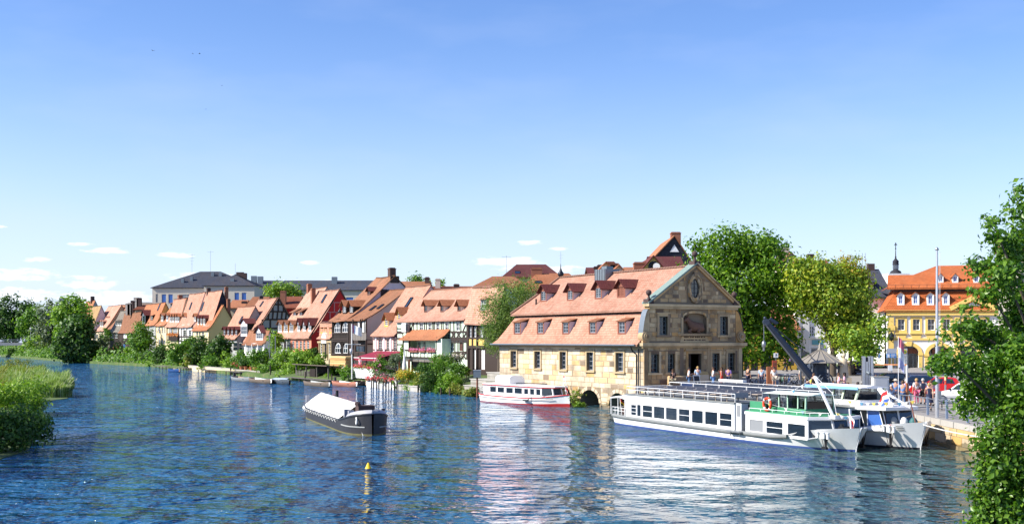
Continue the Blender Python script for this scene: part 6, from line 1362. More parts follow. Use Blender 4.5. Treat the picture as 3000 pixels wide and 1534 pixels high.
  def scr(q, g, nm):
   q = [Vector(p_) for p_ in q]; c = sum(q, Vector()) / 4; inn = [p_.lerp(c, .1) for p_ in q]; d = (q[1] - q[0]).cross(q[3] - q[0]).normalized() * .05; mm = MB()
   for i in range(4): j = (i + 1) % 4; mm.face([q[i] + d, q[j] + d, inn[j] + d, inn[i] + d]); mm.face([inn[i] + d, inn[j] + d, inn[j], inn[i]])
   fo = mm.build(nm, BW, t); MB().face([p_ + d * .2 for p_ in inn]).build('pane', g, fo)
  ln = lambda u, z: (xa + 2.0 * u - .0,-(yc - (yc - 1.05) * max(0, u - .15) / .85), z)
  for u0, u1, r_, g in ((.0,.46,.22, GLASS),(.5,.98,.22, GLASSB)):
   q = [ln(u0,.95), ln(u1,1.0),(ln(u1,0)[0] - r_ * 1.5, ln(u1,0)[1] - .12,2.16),(ln(u0,0)[0] - r_ * .2, ln(u0,0)[1], 2.16)]
   scr(q, g, 'side_window'); scr([(p_[0], -p_[1], p_[2]) for p_ in q][::-1], g, 'side_window')
  scr([(xa + 2.0,-1.03,1.0),(xa + 2.05,0,1.0),(xa + 1.75,0,2.16),(xa + 1.7,-1.1,2.16)], GLASS, 'windscreen'); scr([(xa + 2.05,0,1.0),(xa + 2.0,1.03,1.0),(xa + 1.7,1.1,2.16),(xa + 1.75,0,2.16)], GLASS, 'windscreen')
  q = P(E(1820),1137,-.3); p = P(E(2010),1190,-.3); m = MB(); m.bar((p[0], -.3,2.3),(q[0], -.3, q[1]),.22,.16); m.bar((p[0] + .5,.5,2.3),(q[0], -.3, q[1]),.12); m.build('mast', WHITE, t)
  flag(t, (p[0] + .1,-.5,2.3),1.0,.8,.7, [RED, WHITE, BLUE], rz=R(200), lean=(-.4,0), droop=1.0)
  bunting(t, (X(E(1380)),-yc, 2.65),(xa + 1.9,-1.2,2.65),6,.1); bunting(t, (xa + 1.9,-1.2,2.65),(L * .985,0,2.8),5,.1)
  for q_ in (1910,1985): bollards(t, P(E(q_),1245,-b * .75)[0], -b * .75,.98)
  m = MB(); m.tube([(L * .985,0,1.5),(L * .965,0,3.0)], .035,5); m.build('jack_staff', BROWNW, t)
  for k, (x, mt) in enumerate(((.93, GREYP),(.95, WHITE2),(.968, paint('dark teal cover', (.03,.12,.12),.6)))): m = MB(); m.lathe([(.22,0),(.24,.25),(.12,.42),(.03,.45)], (L * x, -.35 + .3 * k, 1.32),9); m.build('deck_gear', mt, t)
  # emblem: small dark fish and a red and white badge on the bow flare
  def onhull(x, z):
   zm = zs[-1]; lo_, hi_ = .5 * L, L
   for _ in range(24):
    md = (lo_ + hi_) / 2
    if md + .5 * max(0, md / L - .93) / .07 * z / zm < x: lo_ = md
    else: hi_ = md
   x = lo_; i = max(k for k in range(len(XS) - 1) if XS[k] * L <= x); u = (x - XS[i] * L) / ((XS[i + 1] - XS[i]) * L); bb = bd[i] + (bd[i + 1] - bd[i]) * u; ww = bw[i] + (bw[i + 1] - bw[i]) * u; zz = zs[i] + (zs[i + 1] - zs[i]) * u
   f = min(1, max(0,(z - .09) / (zz - .09))); return -(ww + (bb - ww) * (.12 + .88 * f)) - .05
  x0 = L * .885; m = MB(); pts = [(0,0),(.12,.1),(.3,.16),(.42,.1),(.75,.0),(.42,-.05),(.3,-.12),(.12,-.05)]; m.face([(x0 + a, onhull(x0 + a, 1.05 + c) - .01,1.05 + c) for a, c in pts]); m.build('fish_emblem', BLACK, h)
  x0 = L * .965; m = MB()
  n_ = 14; arc = [(math.cos(R(40 + 280 * k / n_)), math.sin(R(40 + 280 * k / n_))) for k in range(n_ + 1)]
  for (a, c),(a2, c2) in zip(arc, arc[1:]): m.face([(x0 + a * .17, onhull(x0,1.2 + c * .2) - .02,1.22 + c * .2),(x0 + a2 * .17, onhull(x0,1.2 + c2 * .2) - .02,1.22 + c2 * .2),(x0 + a2 * .09, onhull(x0,1.2) - .02,1.22 + c2 * .11),(x0 + a * .09, onhull(x0,1.2) - .02,1.22 + c * .11)])
  m.build('bow_badge', RED, h)
  for k in range(3):
   for a in (-.62,.26): m = MB(); m.face([(x0 + a + dx, onhull(x0 + a + dx, 1.1 + .1 * k) - .02,1.1 + .1 * k + dz) for dx, dz in ((0,0),(.36,0),(.36,.03),(0,.03))]); m.build('bow_stripe', BLACK, h)
 return fr, t, L
XH = Vector((.403,-.915)).normalized(); _y = Vector((-XH.y, XH.x)); _s = gnd(1780,0,1240); _s = Vector((_s.x, _s.y))
_o = _s + _y * 2.0
BOAT1 = tour_boat('tour_boat', 'long white tour boat with green wheelhouse and tinted cabin windows, moored outermost', _o, XH, 25.2,4.0, False)
_o = _s + _y * 6.15 + XH * .5
BOAT2 = tour_boat('tour_boat', 'white tour boat with blue edged wheelhouse roof and raked windows, moored inside against the quay', _o, XH, 25.2,4.0, True)
def red_boat():
 Fx = lambda c: 1340 + c / 5.6
 Fy = lambda c: 1060 + c / 5.6
 a, b_ = gnd(Fx(290),0, Fy(630)), gnd(Fx(1840),0, Fy(735)); d = Vector((b_.x - a.x, b_.y - a.y)); n0 = d.length; ang = math.asin(1.35 / n0); xh = Matrix.Rotation(-ang if False else ang, 2) @ d.normalized()
 xh = Matrix.Rotation(-ang, 2) @ d.normalized(); yh = Vector((-xh.y, xh.x)); b = 1.4; O = Vector((a.x, a.y)) + yh * b; L = (Vector((b_.x, b_.y)) - O).dot(xh); fr = Frame(O, xh, yh)
 t = thing('tour_boat', 'small white sightseeing launch with red trim and red bow bottom beside the stone building', 'boat', (O.x, O.y, 0), fr.rz)
 bd = [b * q for q in (.7,.84,.94,1,1,1,.98,.93,.84,.68,.48,.26,.03)]; bw = [b * q for q in (.55,.75,.88,.95,.95,.93,.86,.74,.58,.4,.24,.1,.015)]; zs = [.82,.76,.72,.68,.66,.68,.74,.82,.9,.98,1.06,1.12,1.16]
 h = hull(t, L, XS, bd, bw, zs, [BW, paint('boot red', (.3,.015,.015),.4), BGREY], stripe=[.03] * 4 + [.05,.1,.14,.18,.22,.26,.28,.3,.3])
 m = MB()
 for s in (-1,1): m.loft([[(x * L, s * (q + .0), z - .09),(x * L, s * (q + .04), z - .07),(x * L, s * (q + .04), z),(x * L, s * q, z + .01)] for x, q, z in zip(XS, bd, zs)], False, False)
 m.build('gunwale_trim', RED, h)
 m = MB(); m.loft([[(x * L, -q - .01, z - .3),(x * L, -q - .05, z - .27),(x * L, -q - .01, z - .24)] for x, q, z in list(zip(XS, bd, zs))[:10]], False, False); m.build('rub_rail', BGREY, h)
 X = lambda c: fr.py(Fx(c),1150,-1.2)[0]; yc = 1.2; z0, zt = .6,1.72
 ws = [(X(p), X(q),.95,1.5) for p, q in ((535,635),(655,770),(795,915),(935,1060),(1090,1165),(1185,1265),(1288,1365))]
 slab_cabin(t, 'cabin', BW, X(430), X(1385), yc, z0, zt, ws)
 xf = X(1385); pl = [(X(425),-yc - .08),(xf, -yc - .08),(xf + 1.45,-.75),(xf + 1.6,0),(xf + 1.45,.75),(xf, yc + .08),(X(425), yc + .08)]; m = MB(); m.prismz(pl, zt, zt + .12); r = m.build('cabin_roof', BW, t)
 m = MB(); m.loft([[(x, y * 1.005, zt + q) for q in (-.04,.03)] for x, y in pl[:4]], False, False); m.loft([[(x, y * 1.02 - .01, zt + q) for q in (-.04,.03)] for x, y in pl[:4]], False, False); m.build('roof_trim', RED, r)
 A_ = [(xf, -yc, .85),(xf + 1.45,-.85,1.0),(xf + 1.15,-.8, zt),(xf - .3,-yc, zt)]
 def scr(q, nm='windscreen'):
  q = [Vector(p) for p in q]; c = sum(q, Vector()) / 4; inn = [p.lerp(c, .12) for p in q]; nr = (q[1] - q[0]).cross(q[3] - q[0]).normalized() * .03; mm = MB()
  for i in range(4): j = (i + 1) % 4; mm.face([q[i] + nr, q[j] + nr, inn[j] + nr, inn[i] + nr])
  o = mm.build(nm, BW, t); MB().face([p + nr * .3 for p in inn]).build('pane', GLASSC, o)
 scr(A_); scr([(p[0], -p[1], p[2]) for p in A_][::-1]); scr([(xf + 1.45,-.85,1.0),(xf + 1.7,0,1.02),(xf + 1.4,0, zt),(xf + 1.15,-.8, zt)]); scr([(xf + 1.7,0,1.02),(xf + 1.45,.85,1.0),(xf + 1.15,.8, zt),(xf + 1.4,0, zt)])
 MB().box(xf + .2, xf + .9,-.6,.6,.6,1.15).build('helm_console', TIMBER, t)
 x0, x1 = X(580), X(812); m = MB(); m.prism([(-.9, zt + .1),(.9, zt + .1),(.9, zt + .55),(.6, zt + .92),(-.55, zt + .95),(-.85, zt + .8)], x0, x1); e = m.build('engine_hood', BW, t); m = MB(); m.cyl((x0 - .02,-.5, zt + .5),(x0 + .02,-.5, zt + .5),.16, n=12); m.build('vent', DMETAL, e)
 m = MB(); m.tube([(X(900),-.7, zt + .25),(X(1340),-.3, zt + .32)], .05,6); m.tube([(X(905),-.7, zt + .1),(X(905),-.7, zt + .25)], .03,5); m.build('roof_pole', DMETAL, t)
 m = MB(); x = X(1262); m.cyl((x, -.2, zt + .1),(x, -.2, zt + .42),.03, n=5); m.cyl((x, -.2, zt + .42),(x, -.2, zt + .46),.3, n=12); m.build('roof_lamp', ALU, t)
 flag(t, (X(1600),.2, zt + .1),1.2,.7,.55, [RED, WHITE], rz=R(150), lean=(-.5,0), droop=1.2); flag(t, (L * .97,-.1,1.05),.95,.5,.45, [RED, WHITE], rz=R(20), lean=(-.2,0), droop=1.4)
 railing(t, [(X(430),-1.25,.72),(.1,-.95,.78),(.1,.95,.78)], .62, [3,4], mids=1, r=.016)
 m = MB(); xx = X(1180); m.bar((xx - .6,-b - .1,.42),(xx + .5,-b - .25,.46),.1,.14); m.bar((xx + .3,-b - .2,.5),(xx + .75,-b - .05,.8),.05); m.build('boarding_step', DMETAL, t)
 for k in (1415,1450): m = MB(); m.cyl((X(k),-1.2,.8),(X(k),-1.2,1.0),.05); m.build('bollard', ALU, t)
red_boat()
def barge():
 Gx = lambda c: 840 + c / 4.391
 Gy = lambda c: 1120 + c / 4.391
 a = gnd(Gx(180),0, Gy(440)); xh = Vector((.323,-.946)).normalized(); yh = Vector((-xh.y, xh.x)); b = 1.45; O = Vector((a.x, a.y)) + yh * b; fr = Frame(O, xh, yh); L = 20.6
 t = thing('barge', 'old black freight barge with white tarpaulin over its hold lying out in the river', 'boat', (O.x, O.y, 0), fr.rz)
 BH = paint('tarred hull', (.032,.032,.036),.55, var=.35, scale=2.0, bump=.2); RUSTW = paint('weed and rust waterline', (.14,.13,.05),.8, var=.5, scale=5); GR = paint('barge grey', (.36,.36,.38),.5, var=.1)
 xs = [0,.02,.06,.12,.3,.55,.78,.84,.9,.94,.97,.99,1]; bd = [b * q for q in (.5,.75,.92,1,1,1,1,1,.96,.86,.66,.4,.05)]; bw = [b * q for q in (.35,.6,.85,.98,1,1,1,.99,.92,.78,.52,.26,.03)]; zs = [1.3,1.15,1.0,.88,.85,.85,.85,.95,1.12,1.25,1.36,1.42,1.44]
 h = hull(t, L, xs, bd, bw, zs, [BH, RUSTW, DARKW], stripe=.1)
 m = MB()
 for s in (-1,1): m.loft([[(x * L, s * (q + .01), z - .02),(x * L, s * (q * .9 - .05), z + .24),(x * L, s * (q * .9 - .12), z + .24),(x * L, s * (q - .08), z - .02)] for x, q, z in list(zip(xs, bd, zs))[8:]], False, False)
 m.build('bow_bulwark', GR, h); m = MB()
 for s in (-1,1): m.loft([[(x * L, s * (q + .03), z - .1),(x * L, s * (q + .05), z),(x * L, s * (q - .03), z + .03)] for x, q, z in list(zip(xs, bd, zs))[:]], False, False)
 m.build('gunwale', DMETAL, h)
 m = MB()
 for s in (-1,1): m.loft([[(x * L, s * (q * .99 + .012),.5),(x * L, s * (q * .99 + .04),.54),(x * L, s * (q * .99 + .012),.58)] for x, q in list(zip(xs, [min(u, v + .1) for u, v in zip(bd, bw)]))[7:12]], False, False)
 m.build('bow_strake', GREYP, h)
 x0, x1 = 1.1, L * .795; n = 14; secs = []; TARP = plaster('white tarpaulin', (.7,.68,.63),.4)
 for k in range(n + 1):
  x = x0 + (x1 - x0) * k / n; zr = 2.02 - .14 * k / n + random.uniform(-.02,.02); sgm = random.uniform(-.13,.04)
  secs.append([(x, -b - .04,.78),(x, -b * .98,.92 + sgm),(x, -b * .5,(zr + .95) / 2 + sgm),(x, 0, zr),(x, b * .5,(zr + .95) / 2 + sgm),(x, b * .98,.92),(x, b + .04,.78)])
 m = MB(); m.loft(secs, False, False); e = secs[0]; m.face([(x0 - .5,-b * .9,.85), *[(p[0], p[1], p[2]) for p in e[1:6]], (x0 - .5, b * .9,.85)]); tp = m.build('tarpaulin', TARP, t)
 e = secs[-1]; m = MB(); m.face([(p[0] - .4, p[1], p[2] - .02) for p in e]); m.build('hold_end', paint('hold wood', (.28,.17,.09),.7), t)
 m = MB(); q = [(x0 + .2 + k * .55,-b - .06,.78 if k % 2 else .6) for k in range(int((x1 - x0) / .55))]; m.tube(q, .018,4); m.build('lashing_rope', WHITE2, t)
 m = MB(); x = L * .885; m.box(x - .5, x + .5,-.55,.55,1.1,1.85); 
 for k in range(4): m.box(x - .55 + k * .3, x - .4 + k * .3,-.6,-.4,1.85,2.0)
 m.cyl((x - .75,-.35,1.1),(x - .75,-.35,2.05),.16, n=8); m.build('windlass', BRICKD, t)
 for (gx, gy, top) in ((985,290,50),): p = fr.py(Gx(gx), Gy(gy),0); q = fr.py(Gx(gx), Gy(top),0); MB().tube([(p[0], 0,1.2),(p[0], 0, q[1])], .045,6).build('mast', DMETAL, t)
 for gx, gy in ((750,430),(805,420)): p = fr.py(Gx(gx), Gy(gy),-b * .8); MB().box(p[0] - .16, p[0] + .16,-b * .85,-b * .6,.9,1.55).build('bollard', GR, t)
 for gx, yy in ((.7,-b * .7),(.9, b * .75)): p = (gx,); MB().box(p[0] - .14, p[0] + .14, yy - .12, yy + .12,.9,1.75).build('bollard', GR if yy < 0 else DMETAL, t)
 m = MB(); p = fr.py(Gx(1030), Gy(505),-b * .45); nn = 12; m.tube([(L * .965 + .25 * math.sin(2 * math.pi * k / nn) * .6 + .1,-b * .62 - .05,.95 + .22 * math.cos(2 * math.pi * k / nn)) for k in range(nn + 1)], .045,5, False); m.build('hawse_ring', WHITE2, h)
 m = MB(); m.tube([(L * .97,-b * .5,.6),(L * .985,-b * .35,-.2)], .03,4); m.build('anchor_chain', WHITE2, h)
 # mooring piles
 for gx, gy, top in ((1240,620,335),(647,195,100)):
  p = gnd(Gx(gx),0, Gy(gy) + (60 if gx < 1000 else 0)); z = at(Gx(gx), Gy(top), p.y).z; c = MB(); c.cyl((0,0,-2),(0,0, z),.13,.12,9); o = c.build('mooring_pile', BLACK, None, (p.x, p.y, 0)); tag(o, 'black mooring pile standing off the bow of the barge' if gx > 1000 else 'black mooring pile behind the far side of the barge', 'pile')
barge()
def buoy():
 p = gnd(1079,-.02,1373); t = thing('buoy', 'small yellow cone buoy floating in front of the barge', 'buoy', p); t.scale = (.4,.4,.4)
 MB().lathe([(.15,-.2),(.42,-.1),(.44,.05),(.38,.12),(.1,.75),(.04,.78)], (0,0,0),12).build('float', paint('buoy yellow', (.75,.5,.02),.45), t); MB().lathe([(.44,-.04),(.46,.0),(.46,.05),(.43,.08)], (0,0,0),12).build('fender_band', BLACK, t); MB().tube([(0,0,.75),(-.05,0,1.0),(.02,0,1.05)], .03,5).build('lifting_eye', DMETAL, t)
buoy()
# ---------------------------------------------------------------- people
SKIN = [paint('skin one', (.5,.27,.18),.6, var=.06), paint('skin two', (.42,.21,.13),.6, var=.06), paint('skin three', (.58,.33,.24),.6, var=.06)]
HAIR = [paint('dark hair', (.02,.014,.01),.6), paint('brown hair', (.09,.045,.02),.6), paint('grey hair', (.42,.41,.39),.6), paint('blond hair', (.42,.27,.1),.6)]
CL = {k: paint('cloth ' + k, c, .85, var=.12, scale=6) for k, c in dict(white=(.75,.74,.72), red=(.55,.03,.015), pink=(.72,.16,.26), rose=(.7,.42,.5), blue=(.12,.25,.5), pale=(.4,.52,.68), navy=(.02,.025,.06), black=(.015,.015,.018), teal=(.02,.35,.25), khaki=(.3,.25,.16), denim=(.07,.13,.25), purple=(.16,.1,.3), beige=(.55,.47,.37), grey=(.25,.25,.26)).items()}
STRIPE = NT('striped cloth'); _t = STRIPE.n('ShaderNodeTexWave', wave_type='BANDS', bands_direction='Z'); STRIPE.set(_t, Scale=3.2); STRIPE.L.new(STRIPE.coord(), _t.inputs['Vector']); STRIPE.color(STRIPE.ramp(_t.outputs['Fac'], [(.49,(.02,.02,.05)),(.51,(.75,.74,.72))])); STRIPE = STRIPE.mat
def skinned(name, nodes, edges, mat, root=0, sub=1):
 me = bpy.data.meshes.new(name); me.from_pydata([n[0] for n in nodes], edges, []); o = bpy.data.objects.new(name, me); COL.objects.link(o)
 m = o.modifiers.new('s', 'SKIN'); m.use_smooth_shade = True; sv = me.skin_vertices[0].data
 for i, n in enumerate(nodes): sv[i].radius = n[1] if isinstance(n[1], tuple) else (n[1], n[1]); sv[i].use_root = (i == root)
 s = o.modifiers.new('d', 'SUBSURF'); s.levels = sub; s.render_levels = sub
 dg = bpy.context.evaluated_depsgraph_get(); out = bpy.data.meshes.new_from_object(o.evaluated_get(dg)); out.name = name; out.materials.clear(); out.materials.append(mat)
 bpy.data.objects.remove(o); bpy.data.meshes.remove(me); return out
def pose(kind):
 """joints of a 1.72 m figure facing -y"""
 J = dict(pel=(0,0,.93), sp=(0,.01,1.12), ch=(0,.0,1.32), nk=(0,0,1.47), hd=(0,-.015,1.585), tp=(0,-.0,1.68))
 sw = .19
 J.update(ls=(-sw, 0,1.4), rs=(sw, 0,1.4), lh=(-.095,0,.88), rh=(.095,0,.88))
 if kind == 'stand': A_ = dict(le=(-.25,.03,1.12), lw=(-.25,-.06,.87), re=(.25,.03,1.12), rw=(.25,-.06,.87)); K = dict(lk=(-.1,-.02,.5), la=(-.11,.02,.09), rk=(.1,-.02,.5), ra=(.12,.02,.09))
 elif kind == 'hold': A_ = dict(le=(-.25,.02,1.13), lw=(-.13,-.24,1.16), re=(.26,.02,1.13), rw=(.1,-.25,1.2)); K = dict(lk=(-.11,-.04,.5), la=(-.13,.02,.09), rk=(.1,0,.5), ra=(.1,.05,.09))
 elif kind == 'walk': A_ = dict(le=(-.24,.1,1.13), lw=(-.23,.08,.88), re=(.24,-.08,1.13), rw=(.22,-.25,.98)); K = dict(lk=(-.1,-.16,.53), la=(-.1,-.2,.1), rk=(.1,.06,.5), ra=(.1,.28,.14))
 elif kind == 'sit':
  A_ = dict(le=(-.25,-.02,1.12), lw=(-.16,-.28,1.02), re=(.25,-.02,1.12), rw=(.16,-.28,1.02)); K = dict(lk=(-.12,-.42,.92), la=(-.12,-.44,.5), rk=(.12,-.42,.92), ra=(.12,-.42,.5))
 else: A_ = dict(le=(-.26,-.05,1.14), lw=(-.1,-.18,1.34), re=(.25,.03,1.12), rw=(.25,-.06,.87)); K = dict(lk=(-.1,-.02,.5), la=(-.11,.02,.09), rk=(.1,-.02,.5), ra=(.13,.03,.09))
 J.update(A_); J.update(K)
 for s in 'lr':
  w, e = Vector(J[s + 'w']), Vector(J[s + 'e']); d = (w - e).normalized(); J[s + 'f'] = tuple(w + d * .16); J[s + 'p'] = tuple(w + d * .07); a = J[s + 'a']; J[s + 't'] = (a[0] * 1.15, a[1] - .16, a[2] - .045)
 return J
RAD = dict(pel=(.15,.105), sp=(.13,.095), ch=(.165,.11), nk=.055, hd=(.085,.1), tp=.05, ls=.062, rs=.062, le=.042, re=.042, lw=.03, rw=.03, lp=(.045,.025), rp=(.045,.025), lf=.018, rf=.018, lh=.09, rh=.09, lk=.06, rk=.06, la=.04, ra=.04, lt=.035, rt=.035)
def skel(J, ch, k=1.0, only=None):
 names = []; E = []
 for c in ch:
  for a, b in zip(c, c[1:]):
   for q in (a, b):
    if q not in names: names.append(q)
   E.append((names.index(a), names.index(b)))
 def rr(q): r = RAD[q]; return tuple(v * k for v in r) if isinstance(r, tuple) else r * k
 return [(J[q], rr(q)) for q in names], E
POSE = {}
def pose_meshes(kind):
 if kind in POSE: return POSE[kind]
 J = pose(kind); sk = SKIN[0]; P = {}
 n, e = skel(J, [['pel', 'sp', 'ch', 'nk', 'hd', 'tp'], ['ch', 'ls', 'le', 'lw', 'lp'], ['ch', 'rs', 're', 'rw', 'rp'], ['pel', 'lh', 'lk', 'la', 'lt'], ['pel', 'rh', 'rk', 'ra', 'rt']])
 n = [list(q) for q in n]; base = len(n)
 for s in 'lr':                                          # four unequal fingers and a thumb on each hand, rooted in the palm
  names = ['pel', 'sp', 'ch', 'nk', 'hd', 'tp', 'ls', 'le', 'lw', 'lp', 'rs', 're', 'rw', 'rp']; pi = names.index(s + 'p'); p = Vector(J[s + 'p']); w = Vector(J[s + 'w']); d = (p - w).normalized(); side = d.cross(Vector((0,0,1)) if abs(d.z) < .8 else Vector((1,0,0))).normalized()
  for k, l in enumerate((.075,.09,.085,.065)):
   off = side * (k - 1.5) * .021; n.append([tuple(p + d * .035 + off),.011]); n.append([tuple(p + d * (.035 + l * .55) + off),.009]); n.append([tuple(p + d * (.035 + l * .95) + off + Vector((0,-.018,0))),.007]); i = len(n); e += [(pi, i - 3),(i - 3, i - 2),(i - 2, i - 1)]
  q = p - d * .02 - side * .04; n.append([tuple(q),.012]); n.append([tuple(q + d * .05 - side * .025),.009]); i = len(n); e += [(pi, i - 2),(i - 2, i - 1)]
 P['body'] = skinned('person', n, e, sk)
 for nm, ch, k in (('shirt', [['pel', 'sp', 'ch'], ['ch', 'ls', 'le'], ['ch', 'rs', 're']], 1.16),('trousers', [['pel', 'lh', 'lk', 'la'], ['pel', 'rh', 'rk', 'ra']], 1.2),('shorts', [['pel', 'lh', 'lk'], ['pel', 'rh', 'rk']], 1.3)):
  n, e = skel(J, ch, k); P[nm] = skinned(nm, n, e, CL['white'])
 m = MB(); h = Vector(J['hd']); secs = []
 m.lathe([(.098,-.03),(.112,.03),(.105,.09),(.07,.135),(.0,.15)], (h.x, h.y + .02, h.z),10,.92,1.05); P['hair'] = m.mesh('hair', HAIR[0])
 m.lathe([(.1,-.2),(.115,-.08),(.11,.0)], (h.x, h.y + .04, h.z),10,.95,.8); P['long_hair'] = m.mesh('long_hair', HAIR[0])
 m = MB(); m.lathe([(.02,-.012),(.028,0),(.0,.03)], (0,0,0),6); f = MB(); f.ball((h.x, h.y - .115, h.z - .01),.018,6,1.3,4); 
 for s in (-1,1): f.ball((h.x + s * .1, h.y + .01, h.z),.022,6,1.5,4)
 P['face'] = f.mesh('nose_and_ears', sk); f = MB()
 for s in (-1,1): f.ball((h.x + s * .036, h.y - .098, h.z + .022),.011,6,1,4)
 f.box(h.x - .028, h.x + .028, h.y - .108, h.y - .09, h.z - .055, h.z - .045); P['eyes'] = f.mesh('eyes_and_mouth', BRICKD)
 m = MB()
 for s in 'lr': a = Vector(J[s + 'a']); t = Vector(J[s + 't']); m.loft([[(q.x + dx, q.y, q.z + dz) for dx, dz in ((-w_, -.06),(w_, -.06),(w_ * .8, hh),(-w_ * .8, hh))] for q, w_, hh in ((a + Vector((0,.07,.03)),.045,.03),(a.lerp(t, .5) + Vector((0,0,.02)),.05,.02),(t + Vector((0,-.05,.025)),.04,-.02))])
 P['shoes'] = m.mesh('shoes', BLACK)
 m = MB(); pel = Vector(J['pel']); m.lathe([(.26,-.42),(.2,-.15),(.17,.05),(.15,.2),(.18,.38),(.17,.45),(.09,.5)], (0,0,.93),12,1,.72); P['dress'] = m.mesh('dress', CL['red'])
 m = MB(); m.prismz([(-.15,.13),(.15,.13),(.13,.26),(-.13,.26)], 1.02,1.42); P['backpack'] = m.mesh('backpack', CL['navy'])
 m = MB(); m.lathe([(.2,-.01),(.19,.0),(.115,.015),(.11,.09),(.0,.11)], (h.x, h.y + .01, h.z + .06),12); P['hat'] = m.mesh('hat', CL['beige'])
 POSE[kind] = P; return P
def person(label, loc, face, kind='stand', top='white', leg='denim', legs='trousers', skin=0, hair=1, h=1.0, extra=(), group=None, cat='person'):
 P = pose_meshes(kind); o = link('person', P['body'], None, loc, face, None, (h, h, h)); objmat(o, SKIN[skin]); tag(o, label, cat, group)
 def add(nm, key, m):
  c = link(nm, P[key], o); objmat(c, m); return c
 add('face', 'face', SKIN[skin]); add('eyes_and_mouth', 'eyes', BRICKD); add('hair', 'hair', HAIR[hair])
 if legs == 'dress': add('dress', 'dress', CL[top])
 else: add('shirt', 'shirt', STRIPE if top == 'stripe' else CL[top]); add(legs, legs, CL[leg])
 add('shoes', 'shoes', CL['black'] if 'sandals' not in extra else CL['beige'])
 for x in extra:
  if x in ('backpack', 'hat', 'long_hair'): add(x, x, HAIR[hair] if x == 'long_hair' else (CL['navy'] if x == 'backpack' else CL['beige']))
 return o
